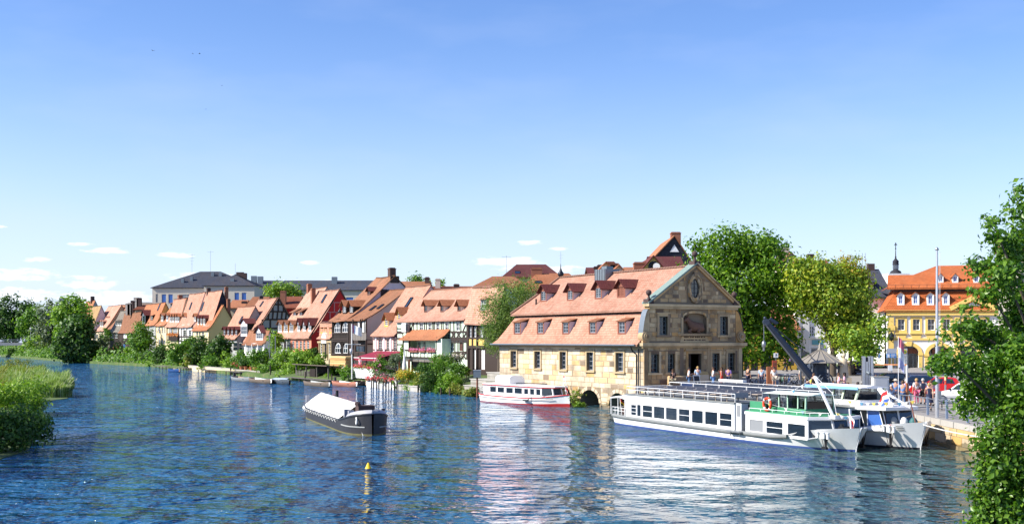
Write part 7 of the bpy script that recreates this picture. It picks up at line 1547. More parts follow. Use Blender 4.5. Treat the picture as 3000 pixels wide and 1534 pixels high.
# ---------------------------------------------------------------- quay and square
def gz(x, y):
 """height of the paved ground"""
 for o in (GROUND,):
  ok, loc, n, i = o.ray_cast(Vector((x, y, 20)), Vector((0,0,-1)))
  if ok: return loc.z
 return 2.0
GROUND = bpy.data.objects['quay_pavement']
def onquay(px, Y):
 x = (px - CX) / F * Y; return Vector((x, Y, gz(x, Y)))
def quay():
 # river wall of big sandstone blocks along the edge
 edge = [(25.28,20,1.44),(25.28,64,1.49),(25.38,77.2,1.54),(18.48,91,1.79),(11.62,104.9,2.04)]
 t = thing('quay_wall', 'pale sandstone river wall of large blocks below the railing', 'wall', (25.3,64,0)); B0 = Vector((25.3,64,0))
 m = MB()
 for a, b in zip(edge, edge[1:]): m.face([Vector((a[0] + .12, a[1], -1.2)) - B0, Vector((b[0] + .12, b[1], -1.2)) - B0, Vector((b[0] + .12, b[1], b[2] - .02)) - B0, Vector((a[0] + .12, a[1], a[2] - .02)) - B0])
 m.build('wall_core', MORTAR, t); rest = MB()
 for si, (a, b) in enumerate(zip(edge, edge[1:])):
  A_, B_ = Vector(a[:2]), Vector(b[:2]); d = (B_ - A_); L = d.length; d /= L; ang = math.atan2(d.y, d.x); s0 = 25 if si == 0 else 0
  for row, (z0, z1) in enumerate(((-.35,.22),(.22,.72),(.72,1.16),(1.16,9))):
   s = s0 - random.uniform(0,.8)
   while s < L:
    w = random.uniform(.8,1.7); e = min(s + w, L); s1 = max(s, s0); zt = min(z1, a[2] + (b[2] - a[2]) * s / L + .02); c = A_ + d * ((s1 + e) / 2); n = Vector((d.y, -d.x)) * -1
    n = Vector((-d.y, d.x))
    if e - s1 > .1 and zt > z0 + .05:
     off = n * random.uniform(.0,.05) - n * .14 + (n * .12 if row == 0 else Vector((0,0)))
     if row == 0: off += n * .0
     unit('stone', STONE_Q if row < 3 else CONC, t, (c.x + off.x - B0.x, c.y + off.y - B0.y, (z0 + zt) / 2),(e - s1 - .025,.42, zt - z0 - .02), ang, mesh=None)
    s += w
 # railing: posts, two rails
 t = thing('quay_railing', 'blue grey steel railing with two rails along the quay edge', 'railing', (25.7,64,1.5)); B0 = Vector((25.7,64,1.5)); RB = paint('railing blue grey', (.2,.26,.36),.5,.2)
 pts = [(25.65,45,1.48),(25.65,64,1.53),(25.75,77.2,1.58),(20.6,87.3,1.75)]; P = []
 for a, b in zip(pts, pts[1:]):
  a, b = Vector(a), Vector(b); n = max(1, int((b - a).length / 2.9)); P += [a.lerp(b, k / n) for k in range(n)]
 P.append(Vector(pts[-1]))
 for p in P: MB().box(-.06,.06,-.06,.06,0,1.12).build('post', RB, t, p - B0)
 for h in (1.02,.55): MB().tube([p - B0 + Vector((0,0, h)) for p in P], .035,6).build('rail', METAL, t)
 # mooring line from the inner boat to the wall
 fr, bt, L = BOAT2; a = Vector((*(fr.O + fr.X * L * .99),1.5)); b = Vector((25.25,58,1.3)); m = MB(); m.tube([a.lerp(b, k / 12) - Vector((0,0,.9 * (k / 12) * (1 - k / 12))) - a for k in range(13)], .03,5); o = m.build('mooring_rope', WHITE2, None, a); tag(o, 'white mooring rope slung from the inner tour boat bow to the quay wall', 'rope')
 # old iron ladder-like rudder shadow: a fender board on the wall
 p = at(2790,1290,70.0); m = MB(); m.prismz([(-.02,-.25),(.05,-.1),(.05,.3),(-.02,.25)], -.55,.5); 
 # flag mast
 p = onquay(2745,72); t = thing('flagpole', 'tall bare grey flagpole rising from the quay railing', 'flagpole', p); top = at(2748,733,72).z - p.z; MB().tube([(0,0,-.1),(0,0, top * .5),(0,0, top)], [.11,.09,.06], 10).build('pole', ALU, t); MB().lathe([(.1,0),(.13,.05),(.06,.16),(.0,.2)], (0,0, top),8).build('pole_cap', METAL, t)
 c = MB(); c.tube([(.14,-.05,1.2),(.17,-.05, top * .99)], .012,4); c.build('halyard', WHITE2, t); unit('winch_box', METAL, t, (.1,-.14,1.4),(.2,.16,.4))
 # banner pole with red and white house flag
 p = onquay(2632,76); t = thing('banner_pole', 'slim pole with a hanging red, white and blue banner beside the info board', 'flag', p); z = at(2632,985,76).z - p.z
 flag(t, (0,0,0), z, .6,1.9, [paint('banner pink', (.7,.2,.25),.8), WHITE, paint('banner lilac', (.5,.5,.72),.8)], rz=R(10), droop=1.0)
 # grey slatted stele with spotlight
 p = onquay(2541,80); t = thing('information_stele', 'tall light grey metal stele with vertical slots beside the banner pole', 'sign', p); z1 = at(2541,1043,80).z - p.z; w = 31 / F * 80
 for k, (a, b) in enumerate(((-.5,-.22),(-.17,.0),(.05,.2),(.26,.5))): MB().box(a * w, b * w, -.14,.14,.35 if k else .1, z1 - (.0 if k != 1 else .35)).build('panel', ALU, t)
 MB().box(-.5 * w, .5 * w, -.05,.1,0.1, z1 - .05).build('core_panel', DMETAL, t); m = MB(); m.cyl((-.05,-.15, z1 * .66),(.05,-.45, z1 * .66 - .1),.1, n=8); m.build('spotlight', LEAD, t)
 # two gate posts with orange crossbar and small white sign
 a, b = onquay(2557,80), onquay(2657,79); t = thing('crossbar_gate', 'orange crossbar on thin posts with a small white notice hanging from it', 'gate', a); d = b - a; z = at(2600,1068,79.5).z - a.z
 for q in (Vector((0,0,0)), d): MB().tube([q, (q.x, q.y, z)], .06,6).build('post', WHITE2 if q.length else METAL, t)
 MB().tube([(0,0, z),(d.x, d.y, z)], .05,6).build('crossbar', paint('orange bar', (.55,.22,.08),.6), t); unit('notice', WHITE, t, (d.x * .5, d.y * .5 - .1, z - .2),(.28,.05,.36))
 MB().tube([(d.x, d.y, 0),(d.x, d.y, z * .6)], .075,6).build('lower_sleeve', paint('rust post', (.3,.1,.04),.7), t)
 # bus stop signs
 p = onquay(2612,100); t = thing('tour_sign', 'blue and grey ticket sign board on a post before the yellow arcade', 'sign', p); zc = at(2612,1035,100).z - p.z; MB().tube([(0,0,0),(0,0, zc)], .05,6).build('post', METAL, t); MB().box(-.4,.4,-.04,.04, zc - .35, zc + .02).build('blue_panel', paint('sign blue', (.05,.25,.6),.5), t); MB().box(-.4,.4,-.05,.05, zc + .02, zc + .42).build('grey_panel', ALU, t)
 m = MB()
 for k, (x0, x1) in enumerate(((-.05,.3),(-.1,.33),(-.02,.2))): m.box(x0, x1,-.052,-.041, zc - .1 - .09 * k, zc - .06 - .09 * k)
 m.box(-.36,-.18,-.052,-.041, zc - .32, zc - .04); m.build('sign_print', WHITE, t)
 p = onquay(2650,112); t = thing('bus_stop', 'bus stop stele with round yellow emblem and a timetable panel', 'sign', p); z1 = at(2650,1020,112).z - p.z; MB().box(-.25,.25,-.05,.05,0, z1).build('stele', paint('stop grey', (.5,.52,.5),.6), t)
 m = MB(); m.cyl((0,-.056, z1 - .3),(0,-.075, z1 - .3),.2, n=16); m.build('stop_emblem', paint('stop yellow', (.7,.55,.03),.5), t); m = MB(); m.cyl((0,-.08, z1 - .3),(0,-.085, z1 - .3),.14, n=16); 
 m2 = MB()
 for x0, x1, z0_, z1_ in ((-.07,-.03,-.1,.1),(.03,.07,-.1,.1),(-.03,.03,-.02,.02)): m2.box(x0, x1,-.095,-.08, z1 - .3 + z0_, z1 - .3 + z1_)
 m2.build('stop_letter', paint('stop green', (.03,.25,.08),.5), t); m = MB(); 
 for k in range(8): m.box(-.18,.18 - .1 * (k % 3),-.062,-.051, z1 - .75 - .12 * k, z1 - .7 - .12 * k)
 m.build('timetable_print', GREYP, t)
 # grey cabinet, kiosk, red and brown notice boxes
 p = onquay(2578,78.5); t = thing('switch_cabinet', 'pale grey electrical cabinet behind the striped shirt visitor', 'cabinet', p); MB().box(-.5,.5,-.3,.3,0,1.75).build('body', WHITE2, t); unit('door', ALU, t, (0,-.31,.9),(.8,.03,1.5)); unit('cap', GREYP, t, (0,0,1.78),(1.06,.66,.06))
 p = onquay(2258,106); t = thing('notice_column', 'rust brown poster box and pillar beside the parked bicycles', 'sign', p); MB().box(-.35,.2,-.2,.2,0,1.75).build('pillar', paint('rust brown', (.3,.11,.05),.7), t); MB().box(.1,.5,-.25,-.05,1.2,2.3).build('poster_box', paint('poster red', (.32,.06,.03),.6), t); m = MB(); 
 for k in range(6): m.box(.14 + .12 * (k % 3),.22 + .12 * (k % 3),-.26,-.251,1.5 + .35 * (k // 3),1.75 + .35 * (k // 3))
 m.build('poster_print', BROWNW, t); unit('parking_sign', WHITE, t, (.5,.2,2.75),(.4,.03,.4)); MB().tube([(.5,.25,0),(.5,.25,2.9)], .03,5).build('post', METAL, t); m = MB(); m.box(.47,.5,.17,.18,2.62,2.88); m.box(.5,.57,.17,.18,2.84,2.88); m.box(.5,.57,.17,.18,2.74,2.78); m.box(.55,.58,.17,.18,2.76,2.86); m.build('sign_letter', BLACK, t)
 p = onquay(2045,103); t = thing('menu_board', 'white leaning menu board in front of the stone building door', 'sign', p); m = MB(); m.box(-.02,.02,-.35,.35,0,1.2); o = m.build('board', WHITE2, t); o.rotation_euler = (0, R(-14), R(-62)); m = MB(); m.box(.021,.026,-.28,.28,.2,1.1); o = m.build('menu_sheet', DMETAL, t); o.rotation_euler = (0, R(-14), R(-62))
 # low stone parapet with end block beside the building
 a = SH_O + SH_X * (SH_L + 1.3) + SH_Y * 1.2; t = thing('stone_parapet', 'short dark stone parapet with a weathered end block in front of the gable', 'wall', (a.x, a.y, 2.0), math.atan2(SH_Y.y, SH_Y.x)); MB().prism([(-.2,-.2),(.2,-.2),(.2,.95),(.12,1.05),(-.12,1.05),(-.2,.95)], .6,4.2).build('wall', STONE_DK, t); MB().prism([(-.35,-.3),(.35,-.3),(.38,.9),(.2,1.3),(-.1,1.4),(-.3,1.1)], 3.7,4.8).build('end_block', STONE_LT, t)
 # bench and bollards by the railing
 p = onquay(2785,79); t = thing('bench', 'grey slatted metal bench behind the railing', 'bench', p, R(10)); 
 for k in range(5): unit('slat', METAL, t, (0,-.25 + .1 * k, .45),(1.8,.08,.03))
 for k in range(4): unit('slat', METAL, t, (0,.27 + .04 * k, .55 + .1 * k),(1.8,.03,.08))
 for x in (-.75,.75): m = MB(); m.bar((x, -.22,0),(x, -.22,.44),.05); m.bar((x, .2,0),(x, .2,.44),.05); m.bar((x, .2,.44),(x, .42,.92),.05); m.bar((x, -.25,.42),(x, .22,.42),.05); m.build('leg', DMETAL, t)
 p = onquay(2770,90); t = thing('marker_post', 'red and yellow banded marker post beside the red car', 'post', p); 
 for k in range(6): MB().cyl((0,0,.34 * k),(0,0,.34 * (k + 1)),.08, n=8).build('band', [paint('band red', (.5,.06,.03),.6), paint('band cream', (.65,.55,.25),.6), paint('band green', (.1,.25,.15),.6)][k % 3] if k > 2 else METAL, t)
 # statue
 p = onquay(2472,96); t = thing('statue', 'pale sandstone baroque saint statue on a plinth beside the crane house', 'statue', p); ST = plaster('statue stone', (.55,.46,.32),.4); MB().box(-.5,.5,-.5,.5,0,1.3).build('plinth', ST, t); m = MB(); m.lathe([(.36,1.3),(.4,1.5),(.34,1.9),(.3,2.2),(.34,2.5),(.3,2.7),(.12,2.82),(.08,2.9)], (0,0,0),10,1,.75); m.ball((0,-.03,3.05),.17,10,1.2); m.tube([(-.28,0,2.65),(-.4,-.1,2.3),(-.15,-.3,2.25)], .09,6); m.tube([(.28,0,2.65),(.42,-.1,2.4),(.3,-.3,2.6)], .09,6); m.build('figure', ST, t)
quay()
def crane():
 Y = 97; c0 = onquay(2402, Y); t = thing('harbour_crane', 'old iron harbour crane with round conical roof and long slanting jib', 'crane', c0); k = Y / F; z = lambda py: at(0, py, Y).z - c0.z; x = lambda px: (px - 2402) * k
 ROOF = paint('crane roof zinc', (.3,.27,.22),.55,.3,.15); IRON = paint('crane iron', (.055,.07,.095),.5,.4,.2)
 r = 69 * k; zr, za = z(1060), z(1024); n = 16
 for i in range(n):
  a, b = 2 * math.pi * i / n, 2 * math.pi * (i + 1) / n; q = lambda rr, an, zz: (rr * math.cos(an), rr * math.sin(an), zz); m = MB(); m.face([q(r, a, zr), q(r, b, zr), q(.12, b, za), q(.12, a, za)]); m.face([q(r, a, zr - .06), q(.12, a, za - .06), q(.12, b, za - .06), q(r, b, zr - .06)]); m.face([q(r, a, zr - .06), q(r, b, zr - .06), q(r, b, zr), q(r, a, zr)]); m.bar(q(r, a, zr + .02), q(.12, a, za + .02),.05,.05); m.build('roof_panel', ROOF, t)
 m = MB(); m.lathe([(.14, za - .05),(.2, za + .06),(.08, za + .2),(.13, za + .32),(.03, za + .5),(.01, za + .7)], (0,0,0),10); m.build('finial', ROOF, t)
 m = MB(); m.lathe([(.75,0),(.75,1.0),(.55,1.3),(.55, zr)], (0,0,0),14); m.build('winch_house', IRON, t)
 for i in range(8): a = math.pi / 4 * i + .2; m = MB(); m.tube([(r * .85 * math.cos(a), r * .85 * math.sin(a),0),(r * .85 * math.cos(a), r * .85 * math.sin(a), zr)], .05,6); m.bar((r * .85 * math.cos(a), r * .85 * math.sin(a), zr - .6),(r * .5 * math.cos(a), r * .5 * math.sin(a), zr - .05),.05); m.build('post', IRON, t)
 m = MB(); nn = 16
 for rr, xx in ((.6,.95),(.35,1.05)): m.tube([(.2 + rr * math.cos(2 * math.pi * q / nn),-xx, 1.0 + rr * math.sin(2 * math.pi * q / nn)) for q in range(nn + 1)], .06,5, False)
 for q in range(6): m.tube([(.2,-.95,1.0),(.2 + .6 * math.cos(q * 1.047),-.95,1.0 + .6 * math.sin(q * 1.047))], .035,4)
 m.build('gear_wheel', IRON, t)
 b, tp = Vector((x(2380),-1.4, z(1122))), Vector((x(2228),-2.6, z(948))); d = (tp - b).normalized(); m = MB()
 m.loft([[b + Vector((-.28,-.2,-.1)), b + Vector((.3,-.2,.12)), b + Vector((.3,.2,.12)), b + Vector((-.28,.2,-.1))], [b.lerp(tp, .5) + Vector((-.24,-.18,-.1)), b.lerp(tp, .5) + Vector((.25,-.18,.1)), b.lerp(tp, .5) + Vector((.25,.18,.1)), b.lerp(tp, .5) + Vector((-.24,.18,-.1))], [tp + Vector((-.16,-.14,-.08)), tp + Vector((.17,-.14,.1)), tp + Vector((.17,.14,.1)), tp + Vector((-.16,.14,-.08))]]); 
 j = m.build('jib', IRON, t); m = MB()
 for o in (-.2,.2): m.tube([b + Vector((-.3, o, -.08)), tp + Vector((-.18, o * .8,-.06))], .03,5)
 m.build('jib_rib', METAL, j); m = MB(); m.cyl(tp + Vector((-.1,-.16,.1)), tp + Vector((-.1,.16,.1)),.26, n=12); m.loft([[tp + Vector((0,-.12,.2)), tp + Vector((.3,-.12,.45)), tp + Vector((.3,.12,.45)), tp + Vector((0,.12,.2))], [tp + Vector((.7,-.06,-.1)), tp + Vector((.9,-.06,.05)), tp + Vector((.9,.06,.05)), tp + Vector((.7,.06,-.1))]]); m.ball(tp + Vector((-.2,0,.42)),.12,8); m.build('jib_head', IRON, t)
 for o in (-.15,.15):
  m = MB(); m.tube([tp + Vector((.1, o, .05)), Vector((x(2330),-1.0, z(1015))), Vector((x(2378),-.4, z(1045)))], .035,5); m.build('stay_rod', IRON, t)
 m = MB(); q = tp + Vector((-.28,0,.05)); zz = z(998)
 for i in range(14): a = q.lerp(Vector((q.x, q.y, zz)), i / 14); bq = q.lerp(Vector((q.x, q.y, zz)),(i + 1) / 14); m.bar(a, bq, .07 if i % 2 else .03,.03 if i % 2 else .07)
 m.build('chain', METAL, t); m = MB(); m.lathe([(.06,0),(.15,-.08),(.17,-.42),(.1,-.5),(.07,-.62),(.1,-.75),(.0,-.82)], (q.x, q.y, zz),10); m.build('hook_weight', METAL, t)
crane()
def bicycle_proto():
 t = thing('bicycle', 'parked bicycle', 'bicycle'); n = 18
 for x in (-.52,.52):
  m = MB(); m.tube([(x + .33 * math.cos(2 * math.pi * k / n),0,.34 + .33 * math.sin(2 * math.pi * k / n)) for k in range(n + 1)], .022,5, False); w = m.build('wheel', BLACK, t); m = MB()
  for k in range(8): m.tube([(x, 0,.34),(x + .32 * math.cos(k * .785),0,.34 + .32 * math.sin(k * .785))], .006,3)
  m.cyl((x, -.05,.34),(x, .05,.34),.03, n=6); m.build('spokes', ALU, w)
 m = MB(); A_, S, H, B_, Fk = (-.52,0,.34),(-.18,0,.82),(.36,0,.84),(-.08,0,.32),(.52,0,.34)
 for a, b in ((A_, B_),(A_, S),(S, B_),(S, H),(B_, (.38,0,.74)),((.36,0,.95), Fk)): m.tube([a, b], .02,5)
 m.build('frame', paint('bicycle blue', (.05,.1,.25),.4), t); m = MB(); m.tube([(.3,-.28,1.02),(.36,-.1,1.0),(.37,.1,1.0),(.3,.28,1.02)], .015,5); m.build('handlebar', ALU, t); m = MB(); m.prismz([(-.34,-.09),(-.05,-.02),(-.05,.02),(-.34,.09)], .9,.96); m.bar((-.2,0,.8),(-.2,0,.92),.03); m.build('saddle', BLACK, t); m = MB(); m.cyl((-.08,-.03,.32),(-.08,.03,.32),.09, n=10); m.bar((-.08,-.06,.32),(.06,-.06,.22),.02); m.bar((-.08,.06,.32),(-.22,.06,.42),.02); m.build('crank', DMETAL, t)
 return t
def bikes():
 proto = bicycle_proto(); cols = [paint('bicycle red', (.4,.04,.03),.4), paint('bicycle silver', (.5,.5,.5),.35,.4), BLACK, paint('bicycle green', (.04,.22,.12),.4), paint('bicycle blue two', (.06,.15,.4),.4)]
 spots = [(2206,107,15, 'bicycle with silver frame leaning beside the woman in black, left end of the rack', 1),(2226,107.5,-10, 'blue bicycle next to the man with a backpack', 4),(2284,106,70, None, 2),(2290,107,60, None, 3),(2297,106,75, None, 0),(2304,107,62, None, 2),(2310,105.5,68, None, 4),(2318,106.5,58, None, 1),(2326,105,20, 'silver bicycle at the right end of the rack with its wheel to the water', 1),(2335,108,66, None, 2),(2344,107,72, None, 3),(2744,157,5, 'green bicycle parked in front of the yellow arcade pillar', 3),(2370,108,75, None, 2),(2362,107,60, None, 4)]
 for i, (px, Y, a, lab, c) in enumerate(spots):
  o = proto if i == 0 else copy_tree(proto); p = onquay(px, Y); o.location = p; o.rotation_euler = (R(4),0, R(a)); o['label'] = lab or 'bicycle crowded in the shady rack left of the crane jib'; o['group'] = 'bicycles parked on the square'
  if lab is None: o['group'] = 'bicycles crowded in the rack'
  for ch in o.children:
   if ch.name.startswith('frame'): objmat(ch, cols[c])
bikes()
def car_proto():
 t = thing('parked_car', 'parked car', 'car')
 # hatchback body along x (front at +x),4 m long; side profile lofted over the width
 prof = [(-1.95,.35),(-2.0,.7),(-1.95,.95),(-1.7,1.0),(-1.25,1.0),(.75,.98),(1.2,.92),(1.8,.78),(1.98,.6),(2.0,.35),(1.7,.22),(-1.8,.22)]
 secs = [[(x * (1 - .03 * abs(y)), y * .86, z if abs(y) < .95 else z * .98 + .01) for x, z in prof] for y in (-1,-.9,0,.9,1)]
 m = MB(); m.loft(secs); PR = paint('car paint red', (.5,.015,.02),.25,.1,.03); m.build('body', PR, t)
 gh = lambda y: [(-1.75, y, .99),(-1.45, y * .88,1.42),(-.9, y * .84,1.48),(.1, y * .84,1.46),(.85, y * .95,.985)]
 m = MB(); m.loft([gh(-.8), gh(0), gh(.8)], False, False); m.face(gh(-.8)); m.face(gh(.8)[::-1]); cb = m.build('cabin', PR, t)
 for s in (-1,1):
  for a, b in ((.06,.46),(.5,.94)):
   y = s * .8; P0, P1 = Vector((-1.5 + 2.2 * a, y * .985 + s * .012,1.03)), Vector((-1.5 + 2.2 * b, y * .985 + s * .012,1.03)); Q0, Q1 = Vector((-1.28 + 1.45 * a, y * .87 + s * .012,1.38)), Vector((-1.28 + 1.45 * b, y * .87 + s * .012,1.38)); m = MB(); m.face([P0, P1, Q1, Q0]); m.build('side_window', GLASS, t)
 m = MB(); m.face([(.83,-.68,1.02),(.83,.68,1.02),(.2,.6,1.42),(.2,-.6,1.42)]); m.build('windscreen', GLASS, t, (.03,0,.01)); m = MB(); m.face([(-1.73,-.66,1.04),(-1.73,.66,1.04),(-1.5,.58,1.38),(-1.5,-.58,1.38)]); m.build('rear_window', GLASS, t, (-.03,0,.01))
 for x in (-1.25,1.25):
  for s in (-1,1): m = MB(); m.cyl((x, s * .7,.31),(x, s * .9,.31),.31, n=16); w = m.build('wheel', BLACK, t); m = MB(); m.cyl((x, s * .9,.31),(x, s * .915,.31),.19, n=12); m.build('rim', ALU, w)
 for s in (-1,1):
  unit('headlight', WHITE, t, (1.88, s * .62,.68),(.16,.34,.14)); unit('tail_light', RED, t, (-1.95, s * .68,.82),(.08,.22,.22)); unit('wing_mirror', DMETAL, t, (.62, s * .92,1.03),(.12,.18,.12))
 unit('number_plate', WHITE, t, (-1.99,0,.6),(.03,.5,.11)); unit('bumper', DMETAL, t, (-1.94,0,.36),(.16,1.5,.16))
 return t
def cars():
 proto = car_proto(); C_ = [None, paint('car paint blue', (.02,.045,.1),.25,.2,.03), paint('car paint black', (.012,.013,.016),.25,.1,.03), paint('car paint white', (.78,.78,.78),.3,0,.03), paint('car paint silver', (.4,.41,.42),.3,.5,.03)]
 spots = [(2742,92,160, 'red hatchback parked behind the couple in white shirts', 0),(2672,95,168, 'dark blue car parked left of the red hatchback', 1),(2598,99,172, 'black car parked behind the crossbar gate', 2),(2830,84,120, 'white car half hidden behind the foreground tree leaves', 3),(2500,128,100, 'dark estate car standing under the yellowing tree', 2)]
 for i, (px, Y, a, lab, c) in enumerate(spots):
  o = proto if i == 0 else copy_tree(proto); o.location = onquay(px, Y) + Vector((0,0,.02)); o.rotation_euler = (0,0, R(a)); o['label'] = lab; o['group'] = 'cars parked on the square'
  if c:
   for ch in o.children:
    if ch.name.split('.')[0] in ('body', 'cabin'): objmat(ch, C_[c])
cars()
def crowd():
 Q = onquay; S = 1.06
 L_ = [
     ('seated woman in dark clothes on the parapet left of the building door', 1972,102,200, dict(kind='sit', top='black', leg='khaki', hair=1, extra=('long_hair',)),-.1),
     ('man in white t-shirt looking at his phone left of the door', 2018,103,90, dict(kind='hold', top='white', leg='denim', hair=0),0),
     ('woman in pale blue top holding something up in front of the door', 2044,105,180, dict(kind='raise', top='pale', leg='denim', hair=3, skin=2),0),
     ('tall man in white shirt and blue jeans talking near the right windows', 2089,103,90, dict(kind='hold', top='white', leg='blue', hair=1),0),
     ('woman in a red dress facing the man in jeans', 2114,103,250, dict(kind='raise', top='red', legs='dress', hair=1, extra=('long_hair',)),0),
     ('woman in purple top with dark trousers by the right corner of the building', 2134,104,160, dict(kind='walk', top='purple', leg='navy', hair=0),0),
     ('person in black beside the silver bicycle', 2192,105,120, dict(kind='stand', top='black', leg='navy', hair=0),0),
     ('man in pale blue shirt wearing a navy backpack by the bicycles', 2231,104.5,330, dict(kind='stand', top='pale', leg='navy', hair=0, extra=('backpack',)),0),
     ('person in white sleeveless top seen from behind near the poster box', 2268,104,0, dict(kind='stand', top='white', leg='beige', legs='shorts', hair=0),0),
     ('dark haired person sitting under the crane roof edge', 2368,101,40, dict(kind='sit', top='black', leg='navy', hair=1, extra=('long_hair',)),-.45),
     ('bare armed man in beige seen left of the crane house', 2350,103,10, dict(kind='stand', top='beige', leg='khaki', hair=1),0),
     ('child at the foot of the crane jib', 2384,92,0, dict(kind='stand', top='black', leg='navy', hair=1),0),
     ('woman in a pink shirt with arms raised beside the statue', 2457,92,90, dict(kind='hold', top='rose', leg='grey', hair=1),0),
     ('woman in lilac top facing the woman in pink', 2474,93,250, dict(kind='hold', top='rose', leg='purple', hair=0, extra=('long_hair',)),0),
     ('man in a green polo shirt sitting low on the quay edge', 2484,88,30, dict(kind='sit', top='teal', leg='navy', hair=1),-.5),
     ('small child in purple left of the woman in pink', 2442,92,200, dict(kind='stand', top='purple', leg='beige', h=.72, hair=1),0),
     ('woman in a white and blue blouse sitting near the grey stele', 2513,86,180, dict(kind='sit', top='pale', leg='navy', hair=0),-.35),
     ('woman in black drinking beside the stele', 2558,83,260, dict(kind='raise', top='black', leg='navy', hair=1, extra=('long_hair',)),0),
     ('older man in a black and white striped shirt, arms folded', 2596,82,200, dict(kind='hold', top='stripe', leg='khaki', hair=2, skin=1),0),
     ('grey haired woman in pale blue seen from behind', 2611,80,0, dict(kind='stand', top='pale', leg='denim', hair=2, h=.94),0),
     ('man in blue shirt and white sun hat in the waiting group', 2624,83,160, dict(kind='stand', top='blue', leg='navy', hair=2, extra=('hat',)),0),
     ('man in bright blue patterned shirt behind the banner pole', 2645,81,150, dict(kind='hold', top='blue', leg='denim', hair=1),0),
     ('grey haired man in rose checked shirt with his back to the dark blue car', 2655,83,220, dict(kind='stand', top='rose', leg='khaki', hair=2),0),
     ('blond woman in white top and pink trousers', 2685,84,190, dict(kind='stand', top='white', leg='pink', hair=3, extra=('sandals',)),0),
     ('man in a white t-shirt and black shorts with a rucksack', 2704,84,170, dict(kind='stand', top='white', leg='black', legs='shorts', hair=2, extra=('backpack',)),0),
     ('woman in a white blouse behind the girl in navy', 2728,82,180, dict(kind='hold', top='rose', leg='beige', hair=1),0),
     ('girl in a navy dress with an orange bag near the flagpole', 2722,78,160, dict(kind='walk', top='navy', legs='dress', hair=3),0),
     ('two toned seated visitor in brown on the bench by the parked cars', 2566,98,180, dict(kind='sit', top='beige', leg='khaki', hair=1),-.45),
     ('person with brown hair sitting beside the seated visitor in brown', 2580,98,150, dict(kind='sit', top='navy', leg='black', hair=1, extra=('long_hair',)),-.45),
     ('passer by in black far off under the market building arches', 2300,140,60, dict(kind='walk', top='black', leg='navy', hair=0),0),
     ('shopper in purple far off beside the white townhouse', 2312,140,300, dict(kind='walk', top='purple', leg='black', hair=1),0),
 ]
 for lab, px, Y, f, kw, dz in L_:
  p = Q(px, Y); p.z += dz; kw = dict(kw); h = kw.pop('h', S); kw['h'] = h if h != S else S
  person(lab, p, R(f - 180 if False else f), group='people on the quay and square', **kw)
 g = rowpt(1055,-4.5); person('person in a pink shirt standing among the flowers below the wine red awning', (g.x, g.y, 1.9), R(-30), 'stand', 'rose', 'pink', hair=0, h=1.1)
 # benches for the seated ones
 for px, Y, lab in ((2368,101, 'low wooden bench under the crane roof edge'),(2573,98, 'low wooden bench in front of the black car'),(2513,86, 'low wooden bench near the grey stele')):
  p = Q(px, Y); t = thing('bench', lab, 'bench', p); h = .45 if Y > 90 else .55; MB().box(-.9,.9,-.15,.35, h - .08, h).build('seat', GREYW, t)
  for x in (-.7,.7): MB().box(x - .05, x + .05,-.1,.3,0, h - .08).build('leg', GREYW, t)
crowd()
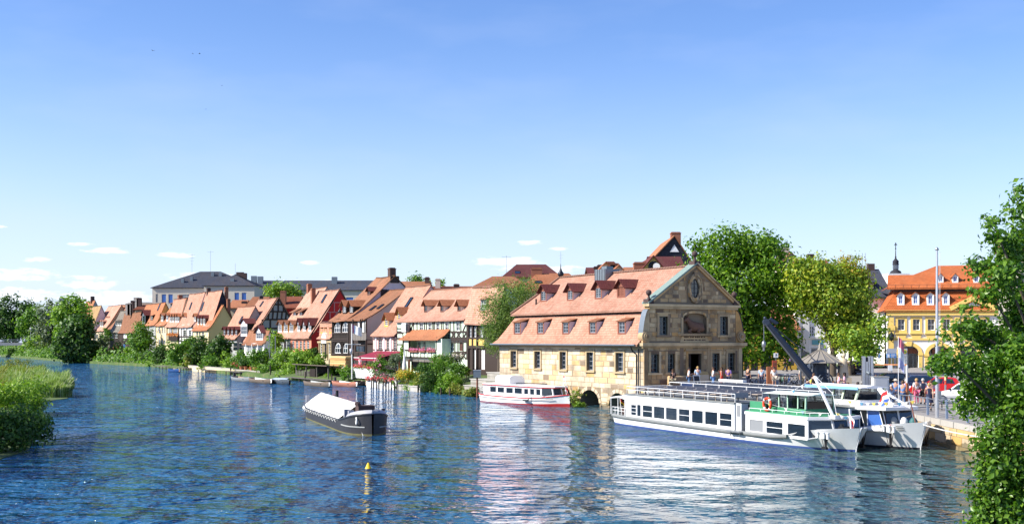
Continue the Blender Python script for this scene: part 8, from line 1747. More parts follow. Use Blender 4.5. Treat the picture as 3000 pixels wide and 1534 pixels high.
# ---------------------------------------------------------------- trees and gardens
def LB(Y, *ls):
 """lobes (column, row, half width, half height in photo pixels) at distance Y, with an optional push in depth"""
 out = []
 for l in ls:
  y = Y + (l[4] if len(l) > 4 else 0); p = at(l[0], l[1], y); k = y / F; out.append((p.x, p.y, p.z, l[2] * k, (l[2] + l[3]) / 2 * k, l[3] * k))
 return out
def big_trees():
 p = onquay(2165,128); tree('plane_tree', 'tall broad bright green plane tree behind the stone building gable', 'tree', p, LB(128,(2110,745,62,70),(2190,728,66,66),(2060,830,48,80),(2262,790,62,78),(2165,860,110,120),(2290,880,48,90),(2085,950,70,85),(2200,985,95,75),(2290,1000,40,50),(2040,745,26,40),(2255,720,30,30)),27000,.4, L_PLANE, .5, limbs=9, clump=.62, per=44)
 p = onquay(2440,124); tree('lime_tree', 'yellowing lime tree standing between the plane tree and slate roofed house', 'tree', p, LB(124,(2395,805,66,50),(2362,850,48,52),(2430,880,78,75),(2505,865,44,64),(2515,940,36,55),(2475,985,50,45),(2345,790,28,26)),19000,.35, L_YEL, .38, limbs=8, clump=.55, per=40)
 p = onquay(2490,126); tree('maple_tree', 'golden topped autumn tree crown rising right of the lime tree', 'tree', p, LB(126,(2490,785,36,38),(2465,815,42,38),(2515,822,28,36)),3600,.32, L_GOLD, .25, limbs=3, clump=.4, mat2=L_YEL, share2=.35)
 p = onquay(2540,108); tree('young_tree', 'smaller yellow green tree beside the statue and the grey stele', 'tree', p, LB(108,(2500,985,42,36),(2545,1000,44,40),(2575,960,28,36),(2530,1040,40,26)),2800,.3, L_LIME, .16, limbs=4, clump=.35, mat2=L_YEL, share2=.4)
 b = rowpt(1462,-2.0); tree('willow_tree', 'bushy silver green willow between dark timbered house and stone building', 'tree', (b.x, b.y, 2.2), LB(131,(1490,872,70,54),(1540,852,44,36),(1455,925,48,60),(1440,1000,28,40),(1492,930,54,66),(1470,985,30,44),(1428,965,22,34)),13000,.26, L_WIL, .25, limbs=6, clump=.4, aspect=.3, up=.1)
 for lab, Y, ls, n, mt in (
  ('dark bushy tree with broken top at the left edge beyond the bridge', 470, [(30,905,38,38),(72,910,32,34),(42,955,50,46),(5,945,34,60)], 5200, L_DARK),
  ('mid green rounded tree right of the dark broken topped tree', 445, [(108,930,34,34),(92,962,40,42),(125,985,34,44)], 4200, L_MID),
  ('greyish tree between the rounded tree and the bright tall tree', 415, [(150,918,36,36),(168,962,38,42),(138,980,34,40),(160,1005,30,34)], 4400, L_GREY),
  ('bright green tall tree left of the farthest houses', 365, [(213,900,34,34),(190,925,34,36),(240,900,20,24),(232,950,38,46),(195,965,36,44),(205,1010,34,34)], 5200, L_LIME),
  ('big dark spreading tree hanging over the river below the farthest houses', 318, [(220,975,40,52),(250,1005,28,48),(200,1020,38,40),(262,1035,18,32),(230,1045,36,24)], 6200, L_DARK),
  ('low lime green bush at the right end of the distant bridge', 420, [(92,1020,22,26),(122,1018,26,32),(155,1025,28,30),(180,1030,22,24)], 3200, L_LIME),
  ('pale grey green trees seen under the distant bridge', 500, [(20,1024,30,12),(60,1022,34,14)], 1300, L_GREY),
  ('far dark tree line closing the river beyond the bridge', 560, [(-20,960,60,45),(60,975,60,40),(-60,1000,60,30),(30,1010,70,20),(110,1010,40,24)], 3800, L_DARK)):
  l = LB(Y, *ls); c = l[0]; tree('riverside_tree', lab, 'tree', (sum(q[0] for q in l) / len(l), Y, 1.5), l, n, 1.0, mt, .5, limbs=4, clump=.9, group='trees at the far left bank')
 b = rowpt(815,75); tree('bushy_tree', 'feathery bright tree in front of the long institute wing roof', 'tree', (b.x, b.y, 2.5), LB(285,(805,838,26,22),(840,845,26,24),(815,858,36,22),(868,862,18,18)),2400,.55, L_LIME, .3, limbs=4, clump=.6, mat2=L_YEL, share2=.2)
 b = rowpt(1225,60); tree('bushy_tree', 'dark leafy treetop behind the orange roof right of the tall gable', 'tree', (b.x, b.y, 2.5), LB(225,(1218,820,16,14),(1245,828,14,10),(1228,835,30,12)),1100,.45, L_MID, .3, limbs=3, clump=.5)
 b = rowpt(1290,60); tree('bushy_tree', 'small treetop beside the grey chimney over the green house ridge', 'tree', (b.x, b.y, 2.5), LB(222,(1292,832,10,12)),300,.4, L_LIME, .2, limbs=2, clump=.4)
big_trees()
def foreground():
 EARTHB = EARTH; m = MB(); m.box(10.2,25.2,6,28.5,-1.5,1.2); m.build('near_bank', EARTHB, kind='structure')
 Y = 24.0; ls = [(2994,610,20,36),(2908,676,20,24),(2938,730,34,40),(2992,720,34,70),(2866,778,30,18),(2938,808,46,44),(2892,858,36,24),(2972,890,50,66),(2830,955,50,18),(2890,985,62,40),(2780,1052,34,18),(2856,1060,56,32),(2945,1070,64,64),(2842,1130,38,40),(2905,1150,56,46),(2985,1080,44,110),(2818,1180,22,18),(2988,960,36,80),(2880,1205,40,26),(2896,640,12,14),(2985,555,12,14),(2745,1062,20,14),(2762,985,16,14)]
 l = LB(Y, *[(q[0] + 10, q[1] + 6, q[2], q[3], (i % 5 - 2) * .5) for i, q in enumerate(ls)])
 t = tree('alder_tree', 'large leafy tree reaching in from the right edge over the quay', 'tree', (11.6, Y, 1.2), l, 14500,.105, L_FRONT, .16, trunk_to=6.5, limbs=14, clump=.12, per=14)
 # loose twigs that stand out of the outline
 m = MB(); C0 = []; N0 = []
 for (px, py, ex, ey) in ((2930,690,2878,632),(2985,600,2965,548),(2890,780,2825,768),(2830,960,2748,952),(2780,1050,2712,1062),(2850,1200,2800,1215),(2900,870,2842,850),(2990,640,2940,600),(2860,1010,2762,1020),(2850,900,2812,905)):
  a, b = at(px, py, Y), at(ex, ey, Y - .3); m.tube([a - Vector((11.6, Y, 1.2)), a.lerp(b, .6) - Vector((11.6, Y, 1.22)), b - Vector((11.6, Y, 1.2))], [.014,.008,.003], 4)
  for k in range(46): u = k / 46; q = a.lerp(b, u) - Vector((11.6, Y, 1.2)) + Vector((random.gauss(0,.05), random.gauss(0,.08), random.gauss(0,.06))); C0.append(q); N0.append((-.5,-.4,.5))
 m.build('twigs', BARK, t, kind='stuff'); link('twig_leaves', leaves_mesh('twig_leaves', np.array(C0), np.array(N0),.1, L_FRONT), t)
 Y = 23.0; ls = [(2975,1230,56,60),(2925,1300,48,56),(2960,1370,70,70),(2905,1390,42,50),(2925,1470,62,60),(2985,1480,60,80),(2900,1530,44,50),(2980,1560,90,70),(2885,1440,26,36),(2890,1290,20,16)]
 l = LB(Y, *ls); tree('ivy_shrub', 'dense sunlit leafy shrub in the lower right corner below the alder', 'shrub', (10.6, Y, 1.1), l, 12500,.1, L_FRONT, .08, trunk_to=3.0, limbs=6, clump=.13, per=12)
 # left bank: reed island
 P = [gnd(a, 0, b) for a, b in ((-500,1440),(0,1345),(85,1316),(100,1270),(96,1228),(108,1195),(120,1177),(198,1167),(192,1132),(100,1090),(-100,1072),(-900,1072))]
 m = MB(); c = sum(P, Vector()) / len(P); m.face([(p.x, p.y, .05) for p in P])
 for a, b in zip(P, P[1:] + P[:1]): m.face([(a.x, a.y, .05),(b.x, b.y, .05),(b.x, b.y, -1),(a.x, a.y, -1)])
 m.build('reed_island', EARTH, kind='structure')
 def blades(name, spots, n, h, mat, w=.05, lean=.35):
  S = np.array(spots); i = rng.integers(0, len(S), n); base = S[i, :3] + np.stack([rng.uniform(-1.3,1.3, n) * S[i, 3], rng.uniform(-1.3,1.3, n) * S[i, 4], np.zeros(n)], 1); hh = h * (.6 + .5 * rng.random(n)) * S[i, 5] * (.85 + .25 * np.sin(base[:, 0] * 1.3) * np.sin(base[:, 1] * .8))
  a = rng.uniform(0,6.28, n); L_ = lean * rng.random(n) * hh; d = np.stack([np.cos(a), np.sin(a), np.zeros(n)], 1); tip = base + d * L_[:, None]; tip[:, 0] += .12 * hh; tip[:, 2] += hh; mid = base + d * L_[:, None] * .3; mid[:, 2] += hh * .6
  s = np.stack([-np.sin(a + .7), np.cos(a + .7), np.zeros(n)], 1) * w; V = np.stack([base - s * .6, base + s * .6, mid + s, mid - s, tip], 1).reshape(-1,3)
  me = bpy.data.meshes.new(name); idx = np.arange(5 * n).reshape(n, 5); tri = np.concatenate([idx[:, [0,1,2]], idx[:, [0,2,3]], idx[:, [3,2,4]]], 1).reshape(-1,3)
  me.vertices.add(5 * n); me.vertices.foreach_set('co', V.ravel().astype('f')); me.loops.add(len(tri) * 3); me.loops.foreach_set('vertex_index', tri.ravel().astype('i')); me.polygons.add(len(tri)); me.polygons.foreach_set('loop_start', np.arange(0, len(tri) * 3,3).astype('i')); me.polygons.foreach_set('loop_total', np.full(len(tri),3, 'i')); me.materials.append(mat); me.update(calc_edges=True); return link(name, me, kind='stuff')
 S = lambda px, py, sx, sy, k=1: (*gnd(px, 0, py), sx, sy, k)
 blades('reeds', [S(172,1163,.75,1.0,.75), S(150,1163,.8,1.2), S(140,1160,1.2,1.8), S(110,1155,1.4,3), S(80,1150,1.5,4), S(50,1145,1.5,4), S(100,1130,2,5), S(60,1115,2,5), S(130,1140,1.5,4)], 26000,2.15, L_REED, .07)
 blades('tall_grass', [S(20,1180,1.5,2), S(60,1190,1.0,1.5,.8), S(30,1150,2,3), S(5,1120,2,4), S(40,1100,2.5,6,.8), S(10,1095,3,8,.8), S(-30,1150,2,4)], 9000,2.2, L_OLIVE, .07)
 for lab, px, py, w, h, mt, n in (('olive green bush on the left bank in front of the reeds', 62,1212,4.6,2.9, L_LIME, 3600),('yellowish bush right behind the shaded bush on the left bank', 15,1222,5,2.8, L_LIME, 3400),('dark shaded bush overhanging the water at the left edge', 62,1302,3.4,1.9, L_DARK, 4200),('larger dark bush cut by the left edge of the picture', 5,1324,4.4,2.3, L_DARK, 4600),('small bright bush at the tip of the left bank by the water', 92,1216,1.8,1.5, L_LIME, 1200),('low brown green thicket at the back of the reed bank', 20,1090,9,2.6, L_OLIVE, 2600)):  # the two dark bushes get darker leaves to deepen their shade
  p = gnd(px, 0, py); tree('bank_bush', lab, 'bush', p, blob_lobes((p.x, p.y + .5, h * .5), w, h, w, 6, px), n, .2, mt, .06, limbs=4, clump=.28, group='bushes on the left bank')
 for k, (x, y) in enumerate(((-46,52),(-47,61),(-44,70))):  # unseen trees, made tall enough to shade the dark bushes
  tree('bank_tree', 'broad tree on the left bank just outside the view, %s of three' % ('nearest', 'middle', 'farthest')[k], 'tree', (x, y, 0), blob_lobes((x, y, 11),12,15,12,7, k),3600,.6, L_DARK, .4, limbs=5, clump=.7, group='bank trees left of the view')
foreground()
def undergrowth():
 W_ = [(-66,246),(-83,275),(-105,305),(-135,352),(-190,445),(-215,485)]; C0 = []
 for (a, b),(c, d) in zip(W_, W_[1:]):
  L = math.hypot(c - a, d - b); k = int(L * 48); u = rng.random(k); o = rng.random(k) ** 1.3 * 9 + .4; ph = a * .3 + u * L * .45
  C0.append(np.stack([a + (c - a) * u + N2.x * o, b + (d - b) * u + N2.y * o, .5 + o * .12 + rng.random(k) * (1.5 + 1.2 * np.sin(ph) + .8 * np.sin(ph * 2.7))], 1))
 C0 = np.concatenate(C0); N0 = np.tile([-.4,-.5,.6], (len(C0),1)); link('bank_undergrowth', leaves_mesh('bank_undergrowth', C0, N0,.75, L_MID), kind='stuff')
undergrowth()
def gardens():
 def bush(lab, px, py, w, h, mt, n=500, off=None, size=.3, flowers=None, share=.15, name='garden_shrub', cat='shrub', hp=None, cl=.0, asp=.62):
  """px, py = middle of the plant in the photo, w and h its half sizes in pixels; stands on the bank"""
  o = off if off is not None else -4.0; b = rowpt(px, o); Y = b.y; k = Y / F; w *= 1.18; h *= 1.2; n = int(n * 1.25); p = at(px, py - h * .08, Y); hh = h * k; zb = max(.5, p.z - hh)
  rs = random.Random(int(px * 7 + py)); ls = [(p.x + rs.uniform(-.45,.45) * w * k, Y + rs.uniform(-.5,.5) * w * k, p.z + rs.uniform(-.4,.4) * hh, w * k * rs.uniform(.4,.62), w * k * rs.uniform(.4,.6), hh * rs.uniform(.4,.6)) for _ in range(5)] + [(p.x, Y, p.z - hh * .3, w * k * .8, w * k * .7, hh * .6)]
  return tree(name, lab, cat, (b.x, b.y, zb - .3), ls, n, size, mt, .05 if cat != 'tree' else .18, trunk_to=max(.5, p.z - zb + .3), limbs=3, clump=cl or w * k * .13, mat2=flowers, share2=share, lab2=True if flowers else None, group='plants along the river bank', aspect=asp)
 L_ = [
     # far stretch
     ('grey green small tree at the water by the farthest houses', 298,1020,20,36, L_GREY, 1500,-5,.55),('round green bush left of the red parasol', 335,1040,26,32, L_MID, 1500,-6,.5),('thin spiky tree in front of the grey tiled house', 312,985,18,24, L_MID, 700,-3,.5),
     ('lime green bush near the orange flowers', 378,1046,22,24, L_LIME, 1100,-6,.45),('low grassy growth left of the blue boat', 445,1068,24,12, L_LIME, 700,-6.5,.35),
     ('dark green bush left of the long shrub mass', 478,1040,34,34, L_DARK, 1900,-5,.5),('mid green bush below the balcony with orange flowers', 530,1035,36,40, L_MID, 2000,-5,.5),('tall dark shrub before the white timbered house', 585,1030,40,44, L_DARK, 2300,-4.5,.5),('broad dark shrub before the cream wing', 640,1022,38,44, L_DARK, 2300,-4,.5),('lower leafy bush over the bank wall by the cream wing', 610,1064,36,22, L_MID, 1300,-6.5,.4),('brownish climber between the two dark shrubs', 560,1058,22,24, L_OLIVE, 800,-6,.4),
     ('bright fern like bush beside the red flowers', 672,1064,30,26, L_LIME, 1400,-6,.35),('leafy green bush under the four dark dormers', 715,1052,34,28, L_MID, 1500,-4.5,.38),('bright vine tree climbing beside the white veranda', 802,1000,26,30, L_LIME, 1300,-2.8,.35),('dark green shrub right of the veranda balcony', 762,1052,32,32, L_MID, 1500,-5,.35),
     ('big lime green hedge bush below the salmon house', 835,1050,40,30, L_LIME, 2000,-4,.35),('wide lime hedge under the red timber framed house', 885,1055,40,28, L_LIME, 1900,-4,.35),('bright hedge end by the small stone house', 932,1062,28,24, L_LIME, 1200,-4,.32),('dark conical shrub between red house and stone house', 921,1030,17,30, L_DARK, 900,-2,.3),
     ('tall wild grassy bush beside the wooden shed', 842,1092,36,28, L_LIME, 1900,-6.5,.28),('mixed dark bush left of the wild grassy bush', 795,1080,30,32, L_MID, 1500,-6,.32),('flower spotted bush with orange heads at the low wall', 748,1088,22,22, L_MID, 900,-6.2,.28, F_ORA, .3),('bush full of red flowers beside clay pots', 698,1076,22,20, L_MID, 900,-6.2,.28, F_RED, .4),('orange flowering bush in a crate by the pale blue boat', 391,1056,12,11, L_MID, 500,-6.5,.35, F_ORA, .7),('small orange yellow bush at the water under the big dark tree', 305,1055,12,11, L_OLIVE, 400,-6,.4, F_ORA, .4),
     # near gardens
     ('clipped box hedge right of the wooden shed', 968,1098,20,14, L_LIME, 900,-5.5,.2),('dark ivy hedge panel at the foot of the shed', 935,1106,14,11, L_DARK, 600,-6.2,.2),('white flowering shrub by the flagpole', 1022,1095,22,22, L_MID, 1000,-6,.24, F_WHI, .15),('low leafy shrub in front of the arched window house', 1005,1085,18,18, L_MID, 700,-5,.24),('small green bush at the white terrace fence', 1048,1086,12,14, L_LIME, 500,-4.6,.22),
     ('large rose bush dotted with pink roses right of the white terrace', 1118,1072,30,34, L_MID, 1800,-5,.22, F_PINK, .12),('pale rose bush behind the large pink rose bush', 1160,1062,20,24, L_GREY, 1000,-3.5,.22, F_WHI, .12),('narrow bright conifer column under the mint house', 1180,1042,10,30, L_LIME, 900,-2.5,.18),('shrub thick with yellow flowers before the mint house', 1196,1096,34,20, L_LIME, 1600,-5.2,.2, F_YEL, .45),('mixed cream flowered bush below the yellow flowers', 1150,1110,36,20, L_GREY, 1400,-6.2,.2, F_WHI, .1),('low fresh green bush at the white plank', 1170,1128,18,12, L_LIME, 700,-6.8,.18),
     ('yellow dotted bush right of the closed parasol', 1240,1108,30,22, L_OLIVE, 1300,-6,.2, F_YEL, .2),('dense dark green bush down to the water at the mint house', 1262,1118,36,38, L_DARK, 2400,-6.3,.2),('tall green bush under the mint house bay', 1290,1075,34,32, L_MID, 1900,-5,.2),('bush with faded pink blooms at the corner of the bay', 1285,1050,24,14, L_MID, 900,-3.5,.2, F_PINK, .15),('grey white flowering shrub against the timbered wall', 1328,1050,24,18, L_GREY, 1300,-3,.2, F_WHI, .2),('round leafy shrub in front of the crossed timbers', 1345,1080,30,26, L_MID, 1700,-3.8,.2),('bright low shrub left of the stone terrace', 1325,1110,34,20, L_LIME, 1500,-5.5,.2),('brown gold grass clump above the water by the terrace', 1335,1140,26,22, L_OLIVE, 1200,-6.8,.2),('spreading green bush on the bank left of the terrace foot', 1300,1145,30,18, L_MID, 1400,-7,.2),('yellow green tuft at the foot of the stone terrace', 1382,1150,22,14, L_OLIVE, 900,-7.6,.2),('low creeping plants on the bank before the bay', 1210,1132,30,14, L_LIME, 1100,-6.8,.18),('dry grass bush beside the tall white gates', 1366,1085,12,14, L_OLIVE, 500,-2,.2),
 ]
 for q in L_:
  lab, px, py, w, h, mt, n, off, sz = q[:9]; bush(lab, px, py, w, h, mt, n, off, sz, q[9] if len(q) > 9 else None, q[10] if len(q) > 10 else .15, cl=0)
 for q in (('dark undergrowth at the water under the big spreading tree', 240,1052,40,14, L_DARK, 2000,-6,.6),('mid green brush left of the big spreading tree', 170,1044,40,14, L_MID, 2000,-8,.7),('bright brush under the bright tall tree', 205,1030,34,16, L_LIME, 1600,-3,.7),('green brush between spreading tree and spiky tree', 285,1040,22,24, L_MID, 1500,-4,.5),('leafy brush at the foot of the garden tree', 425,1050,36,18, L_DARK, 1500,-5,.45),('mixed growth under the grey roofed house', 355,1050,20,18, L_GREY, 900,-5.5,.45),('green growth filling the gap before the white timbered house', 555,1010,30,24, L_MID, 1500,-2.5,.45),('bright growth at the bank below the veranda', 775,1085,24,20, L_LIME, 1200,-6.3,.3),('dark growth behind the flower pots', 725,1072,36,20, L_DARK, 1500,-5.4,.35),('leafy growth behind the clipped hedge', 990,1078,22,16, L_MID, 900,-4.4,.25),('green shrub under the awning edge', 1095,1082,20,20, L_MID, 900,-4.6,.22),('flowering shrub at the whitewashed wall', 1120,1105,34,16, L_GREY, 1200,-6.4,.2, F_PINK, .1),('deep green shrub beneath the balcony bay', 1235,1080,26,18, L_DARK, 1000,-4.2,.22),('green shrub right of the dense dark bush', 1300,1118,26,26, L_MID, 1400,-6,.2)):
  lab, px, py, w, h, mt, n, off, sz = q[:9]; bush(lab, px, py, w, h, mt, n, off, sz, q[9] if len(q) > 9 else None, q[10] if len(q) > 10 else .15)
 bush('leafy round garden tree standing before the yellow walled house', 418,992,42,52, L_MID, 3600,-4.5,.5, name='garden_tree', cat='tree'); bush('tree growing by the culvert arch of the stone building', 1697,1148,12,14, L_OLIVE, 0 or 400,-4,.15) if False else None
 # shrub in the culvert gap beside the launch
 p = gnd(1690,0,1192); tree('wall_shrub', 'scrubby plant growing from the wall between two culvert arches', 'shrub', (p.x, p.y, 0), [(p.x + .1, p.y, 1.35,.45,.35,.5),(p.x - .1, p.y - .1,.6,.55,.4,.5),(p.x + .3, p.y, .2,.6,.4,.3)], 900,.16, L_LIME, .04, limbs=2, clump=.12, mat2=L_OLIVE, share2=.4)
 # bank walls, jetties, posts
 def wl_(px, off): b = rowpt(px, off); return Vector((b.x, b.y, 0))
 for lab, p0, p1, off, h, mt in (('pale low garden wall along the water below the cream wing', 555,690,-7.3,.95, CREAM),('weathered low wall under the red flower pots', 690,765,-7.2,.85, BEIGE),('whitewashed wall at the water with red flower boxes', 1078,1165,-7.2,1.0, WHITEP),('grey concrete bank edge below the mint house garden', 1165,1235,-7.4,.55, CONC)):
  a, b = wl_(p0, off), wl_(p1, off); d = (b - a); L = d.length; t = thing('garden_wall', lab, 'wall', a, math.atan2(d.y, d.x)); MB().box(0, L, -.2,.3,-.8, h).build('wall', mt, t); MB().box(-.05, L + .05,-.27,.37, h + .004, h + .12).build('wall_cap', CONC, t)
  if p0 == 1078:
   for k in range(5):
    x = L * (.08 + .2 * k); unit('flower_box', BROWNW, t, (x, -.35, h),(1.2,.25,.25)); n = 60; P = np.stack([rng.uniform(x - .7, x + .7, n), rng.normal(-.42,.12, n), h + .25 + rng.normal(0,.12, n)], 1); link('flowers', leaves_mesh('flowers', P, np.tile([0,-.6,.6], (n, 1)),.18, F_RED, .9), t)
 POSTM = paint('wet post wood', (.05,.035,.025),.8, var=.3)
 for k, px in enumerate((1088,1094,1103,1110,1122,1131,1139,1146,1155,1163)):
  b = wl_(px, -8.2 - (k % 3) * .3); m = MB(); m.cyl((0,0,-1),(random.uniform(-.05,.05),0,1.0 + .3 * (k % 2)),.09, n=7); o = m.build('mooring_post', POSTM, None, b); tag(o, 'dark wooden mooring post standing in the water before the whitewashed wall', 'post', 'mooring posts by the whitewashed wall')
 for lab, px, off, h in (('leaning dark post beside the grey dinghy', 674,-8.3,1.4),('thick black post behind the long brown punt', 792,-8,2.2),('dark post between the wooden punt and shed', 894,-8.2,1.5),('slim post by the salmon boat', 972,-8,1.4),('dark post at the left of the bank under the dense dark bush', 1225,-8.2,.9),('short post in the water below the stone terrace', 1292,-8.3,.8),('stump post right of the short post', 1318,-8.3,.8)):
  b = wl_(px, off); o = MB().cyl((0,0,-1),(.12 if 'leaning' in lab else 0,0, h),.1, n=7).build('mooring_post', POSTM, None, b); tag(o, lab, 'post', 'posts along the bank')
 for lab, p0, p1, off, z in (('grey plank jetty left of the punts', 672,715,-8.2,.65),('low wooden jetty under the blue rowing boat', 465,495,-8.2,.5),('plank landing stage right of the blue rowing boat', 528,555,-8.0,.55),('dark landing stage at the cream garden wall', 590,622,-8.3,.5),('plank walk between the punt and the salmon boat', 850,975,-7.9,.5)):
  a, b = wl_(p0, off), wl_(p1, off); d = b - a; L = d.length; t = thing('jetty', lab, 'jetty', a, math.atan2(d.y, d.x)); n = max(3, int(L / .6)); n = min(n, 40)
  for k in range(n): unit('plank', GREYW, t, (L * (k + .5) / n, 0, z),(L / n * .88,1.6,.08))
  for k in range(4): MB().cyl((L * k / 3,-.6,-1),(L * k / 3,-.6, z),.09, n=6).build('jetty_post', POSTM, t)
 # stone terrace with steps
 a = wl_(1345,-6.5); b = wl_(1455,-6.5); d = b - a; L = d.length; t = thing('stone_terrace', 'stepped grey stone terrace in front of tall white gates', 'terrace', a, math.atan2(d.y, d.x)); GS = stone_mat('terrace stone', [(0,(.3,.3,.28)),(.5,(.38,.37,.34)),(1,(.25,.24,.22))], .3)
 for lv, (x0, y0, z0, z1) in enumerate(((L * .1,0.2,-.5,1.05),(L * .1,1.0,1.05,1.75),(L * .25,2.4,1.75,2.5))):
  x = x0
  while x < L - .3:
   w = min(random.uniform(1.2,2.0), L - x)
   for r_ in range(2): zz0 = z0 + (z1 - z0) * r_ / 2; unit('stone', GS, t, (x + w / 2, y0 + 1.5, zz0 + (z1 - z0) / 4),(w - .03,3.0,(z1 - z0) / 2 - .02))
   x += w
  MB().box(x0 - .1, L, y0 - .08, y0 + 2.9, z1 - .0, z1 + .09).build('slab', CONC, t)
 p = wl_(1398,-8.4); t = thing('meter_box', 'grey steel meter box on a wooden post at the terrace foot', 'box', p); MB().cyl((0,0,-1),(0,0,2.2),.1, n=7).build('post', BROWNW, t); MB().box(-.4,.4,-.25,.25,2.2,2.95).build('box', LEAD, t); unit('lid', ALU, t, (0,0,2.98),(.86,.56,.06))
 # wooden shed on the bank
 a, b = wl_(868,-6.8), wl_(962,-6.8); d = b - a; L = d.length; t = thing('boat_shed', 'open fronted wooden boat shed with flat roof beside the lime hedge', 'shed', a, math.atan2(d.y, d.x)); zt = at(0,1068, a.y).z
 for x in (0, L * .33, L * .66, L): MB().box(x - .08, x + .08,-.08,.08,.3, zt).build('post', GREYW, t)
 MB().box(0, L, 2.2,2.3,.4, zt - .1).build('back_wall', DARKW, t); m = MB(); m.prism([(-.5, zt + .05),(2.5, zt - .15),(2.5, zt),(-.5, zt + .2)], -.5, L + .6); m.build('roof', GREYT, t); 
 for k in range(9): unit('plank', GREYW, t, (L * (.02 + .05 * k) + .2,-.1,1.05),(.26,.05,1.0))
 MB().box(L * .45, L * .62,-.06,.3,.5,1.9).build('door', DARKW, t)
 # flag and pole, awning, parasols, terrace
 p = wl_(1031,-6.5); t = thing('garden_flagpole', 'white flagpole in the garden flying a white flag with red hoist', 'flagpole', (p.x, p.y, .8)); z = at(0,948, p.y).z - .8
 m = MB(); m.tube([(0,0,0),(0,0, z)], .09,7); m.build('pole', WHITE2, t); zf = at(0,950, p.y).z - .8; fh = 24 / F * p.y
 for i, mt in enumerate((paint('flag raspberry', (.5,.02,.12),.8), WHITE)):
  c = MB(); secs = []
  for a in range(7):
   u = (a / 6) * (.18 if i == 0 else .82) + (0 if i == 0 else .18); secs.append([(u * 1.35,.12 * math.sin(u * 7), zf - u * .5),(u * 1.35,.12 * math.sin(u * 7 + .4), zf - fh * (1 - .15 * u) - u * .75)])
  c.loft(secs, False, False); c.build('flag', mt, t)
 q = at(0,1008, p.y).z - .8; m = MB(); m.tube([(-.9,-.2, q),(1.2,.2, q)], .05,5); m.build('yard', WHITE2, t); m = MB(); m.lathe([(.12,-.55),(.25,-.4),(.22,.1),(.05,.2)], (-.05,-.15, at(0,1024, p.y).z - .8),8); m.build('lantern', ALU, t)
 h = next(o for o in bpy.data.objects if o.get('label', '').startswith('narrow pink house')); O = Vector((h.location.x, h.location.y)); fr = Frame(O, (-DX, -DY), N2)
 c = [fr.py(1081,1028,-.15), fr.py(1160,1028,-.15)]; f_ = [fr.py(1037,1044,-3.6), fr.py(1095,1052,-3.6)]; zb, zf = (c[0][1] + c[1][1]) / 2,(f_[0][1] + f_[1][1]) / 2; x0, x1 = c[0][0], f_[1][0] + .2
 x0b, x1b = f_[0][0], f_[1][0] + 1.0; WINEF = paint('wine awning', (.22,.012,.035),.7, var=.06); t = thing('awning', 'wine red awning stretched over the terrace below the pink house', 'awning', (O.x, O.y, 0), fr.rz); m = MB(); m.loft([[(x0b, -3.6, zf),(x1b, -3.6, zf)], [(x0b, -.15, zb),(x1b + 1.5,-.15, zb)]], False, False); m.loft([[(x0b, -3.6, zf - .05),(x1b, -3.6, zf - .05)], [(x0b, -.15, zb - .05),(x1b + 1.5,-.15, zb - .05)]], False, False); m.build('cloth', WINEF, t)
 m = MB(); n = 14
 for k in range(n): a = x0b + (x1b - x0b) * k / n; b = x0b + (x1b - x0b) * (k + .92) / n; m.face([(a, -3.61, zf - .02),(b, -3.61, zf - .02),(b, -3.63, zf - .32),((a + b) / 2,-3.63, zf - .38),(a, -3.63, zf - .32)])
 m.build('valance', WINEF, t); m = MB(); m.tube([(x0b + .1,-3.5, zf),(x0b + .1,-3.5,1.5)], .06,6); m.tube([(x1b - .1,-3.5, zf),(x1b - .1,-3.5,1.5)], .06,6); m.tube([(x0b, -3.6, zf),(x1b, -3.6, zf)], .06,6); m.build('awning_frame', WHITE2, t)
 a, b = wl_(1036,-5.2), wl_(1096,-5.2); d = b - a; L = d.length; t = thing('terrace_fence', 'white panelled terrace fence topped with red flowers below the awning', 'fence', (a.x, a.y, 1.0), math.atan2(d.y, d.x)); z0, z1 = at(0,1105, a.y).z - 1.0, at(0,1076, a.y).z - 1.0
 for k in range(5): unit('panel', WHITE, t, (L * (k + .5) / 5,0,(z0 + z1) / 2),(L / 5 - .12,.1, z1 - z0))
 for k in range(6): unit('post', WHITE2, t, (L * k / 5,0, z1 / 2),(.14,.16, z1 + .2))
 n = 260; P = np.stack([rng.uniform(0, L, n), rng.normal(-.05,.2, n), z1 + .2 + rng.normal(0,.16, n)], 1); link('flowers', leaves_mesh('flowers', P, np.tile([0,-.6,.6], (n, 1)),.2, F_RED, .9), t); n = 160; P = np.stack([rng.uniform(0, L, n), rng.normal(0,.25, n), z1 + .1 + rng.normal(0,.14, n)], 1); link('foliage', leaves_mesh('foliage', P, np.tile([0,-.6,.6], (n, 1)),.22, L_MID, .9), t)
 a = wl_(974,-4.6); b = wl_(1020,-4.6); d = b - a; t = thing('firewood_stack', 'stack of pale split firewood under the black boarded house', 'woodpile', (a.x, a.y, 1.2), math.atan2(d.y, d.x)); L = d.length; FW = [paint('split wood %d' % i, c, .8, var=.2) for i, c in enumerate(((.62,.4,.16),(.5,.3,.12),(.68,.48,.22)))]
 for r_ in range(6):
  for k in range(14): m = None; unit('log', FW[(k * 3 + r_) % 3], t, (L * (k + .5 + .3 * (r_ % 2)) / 14,0,1.0 + .3 * r_),(L / 14 * .8,.9,.26), rot=(0, random.uniform(-.25,.25),0))
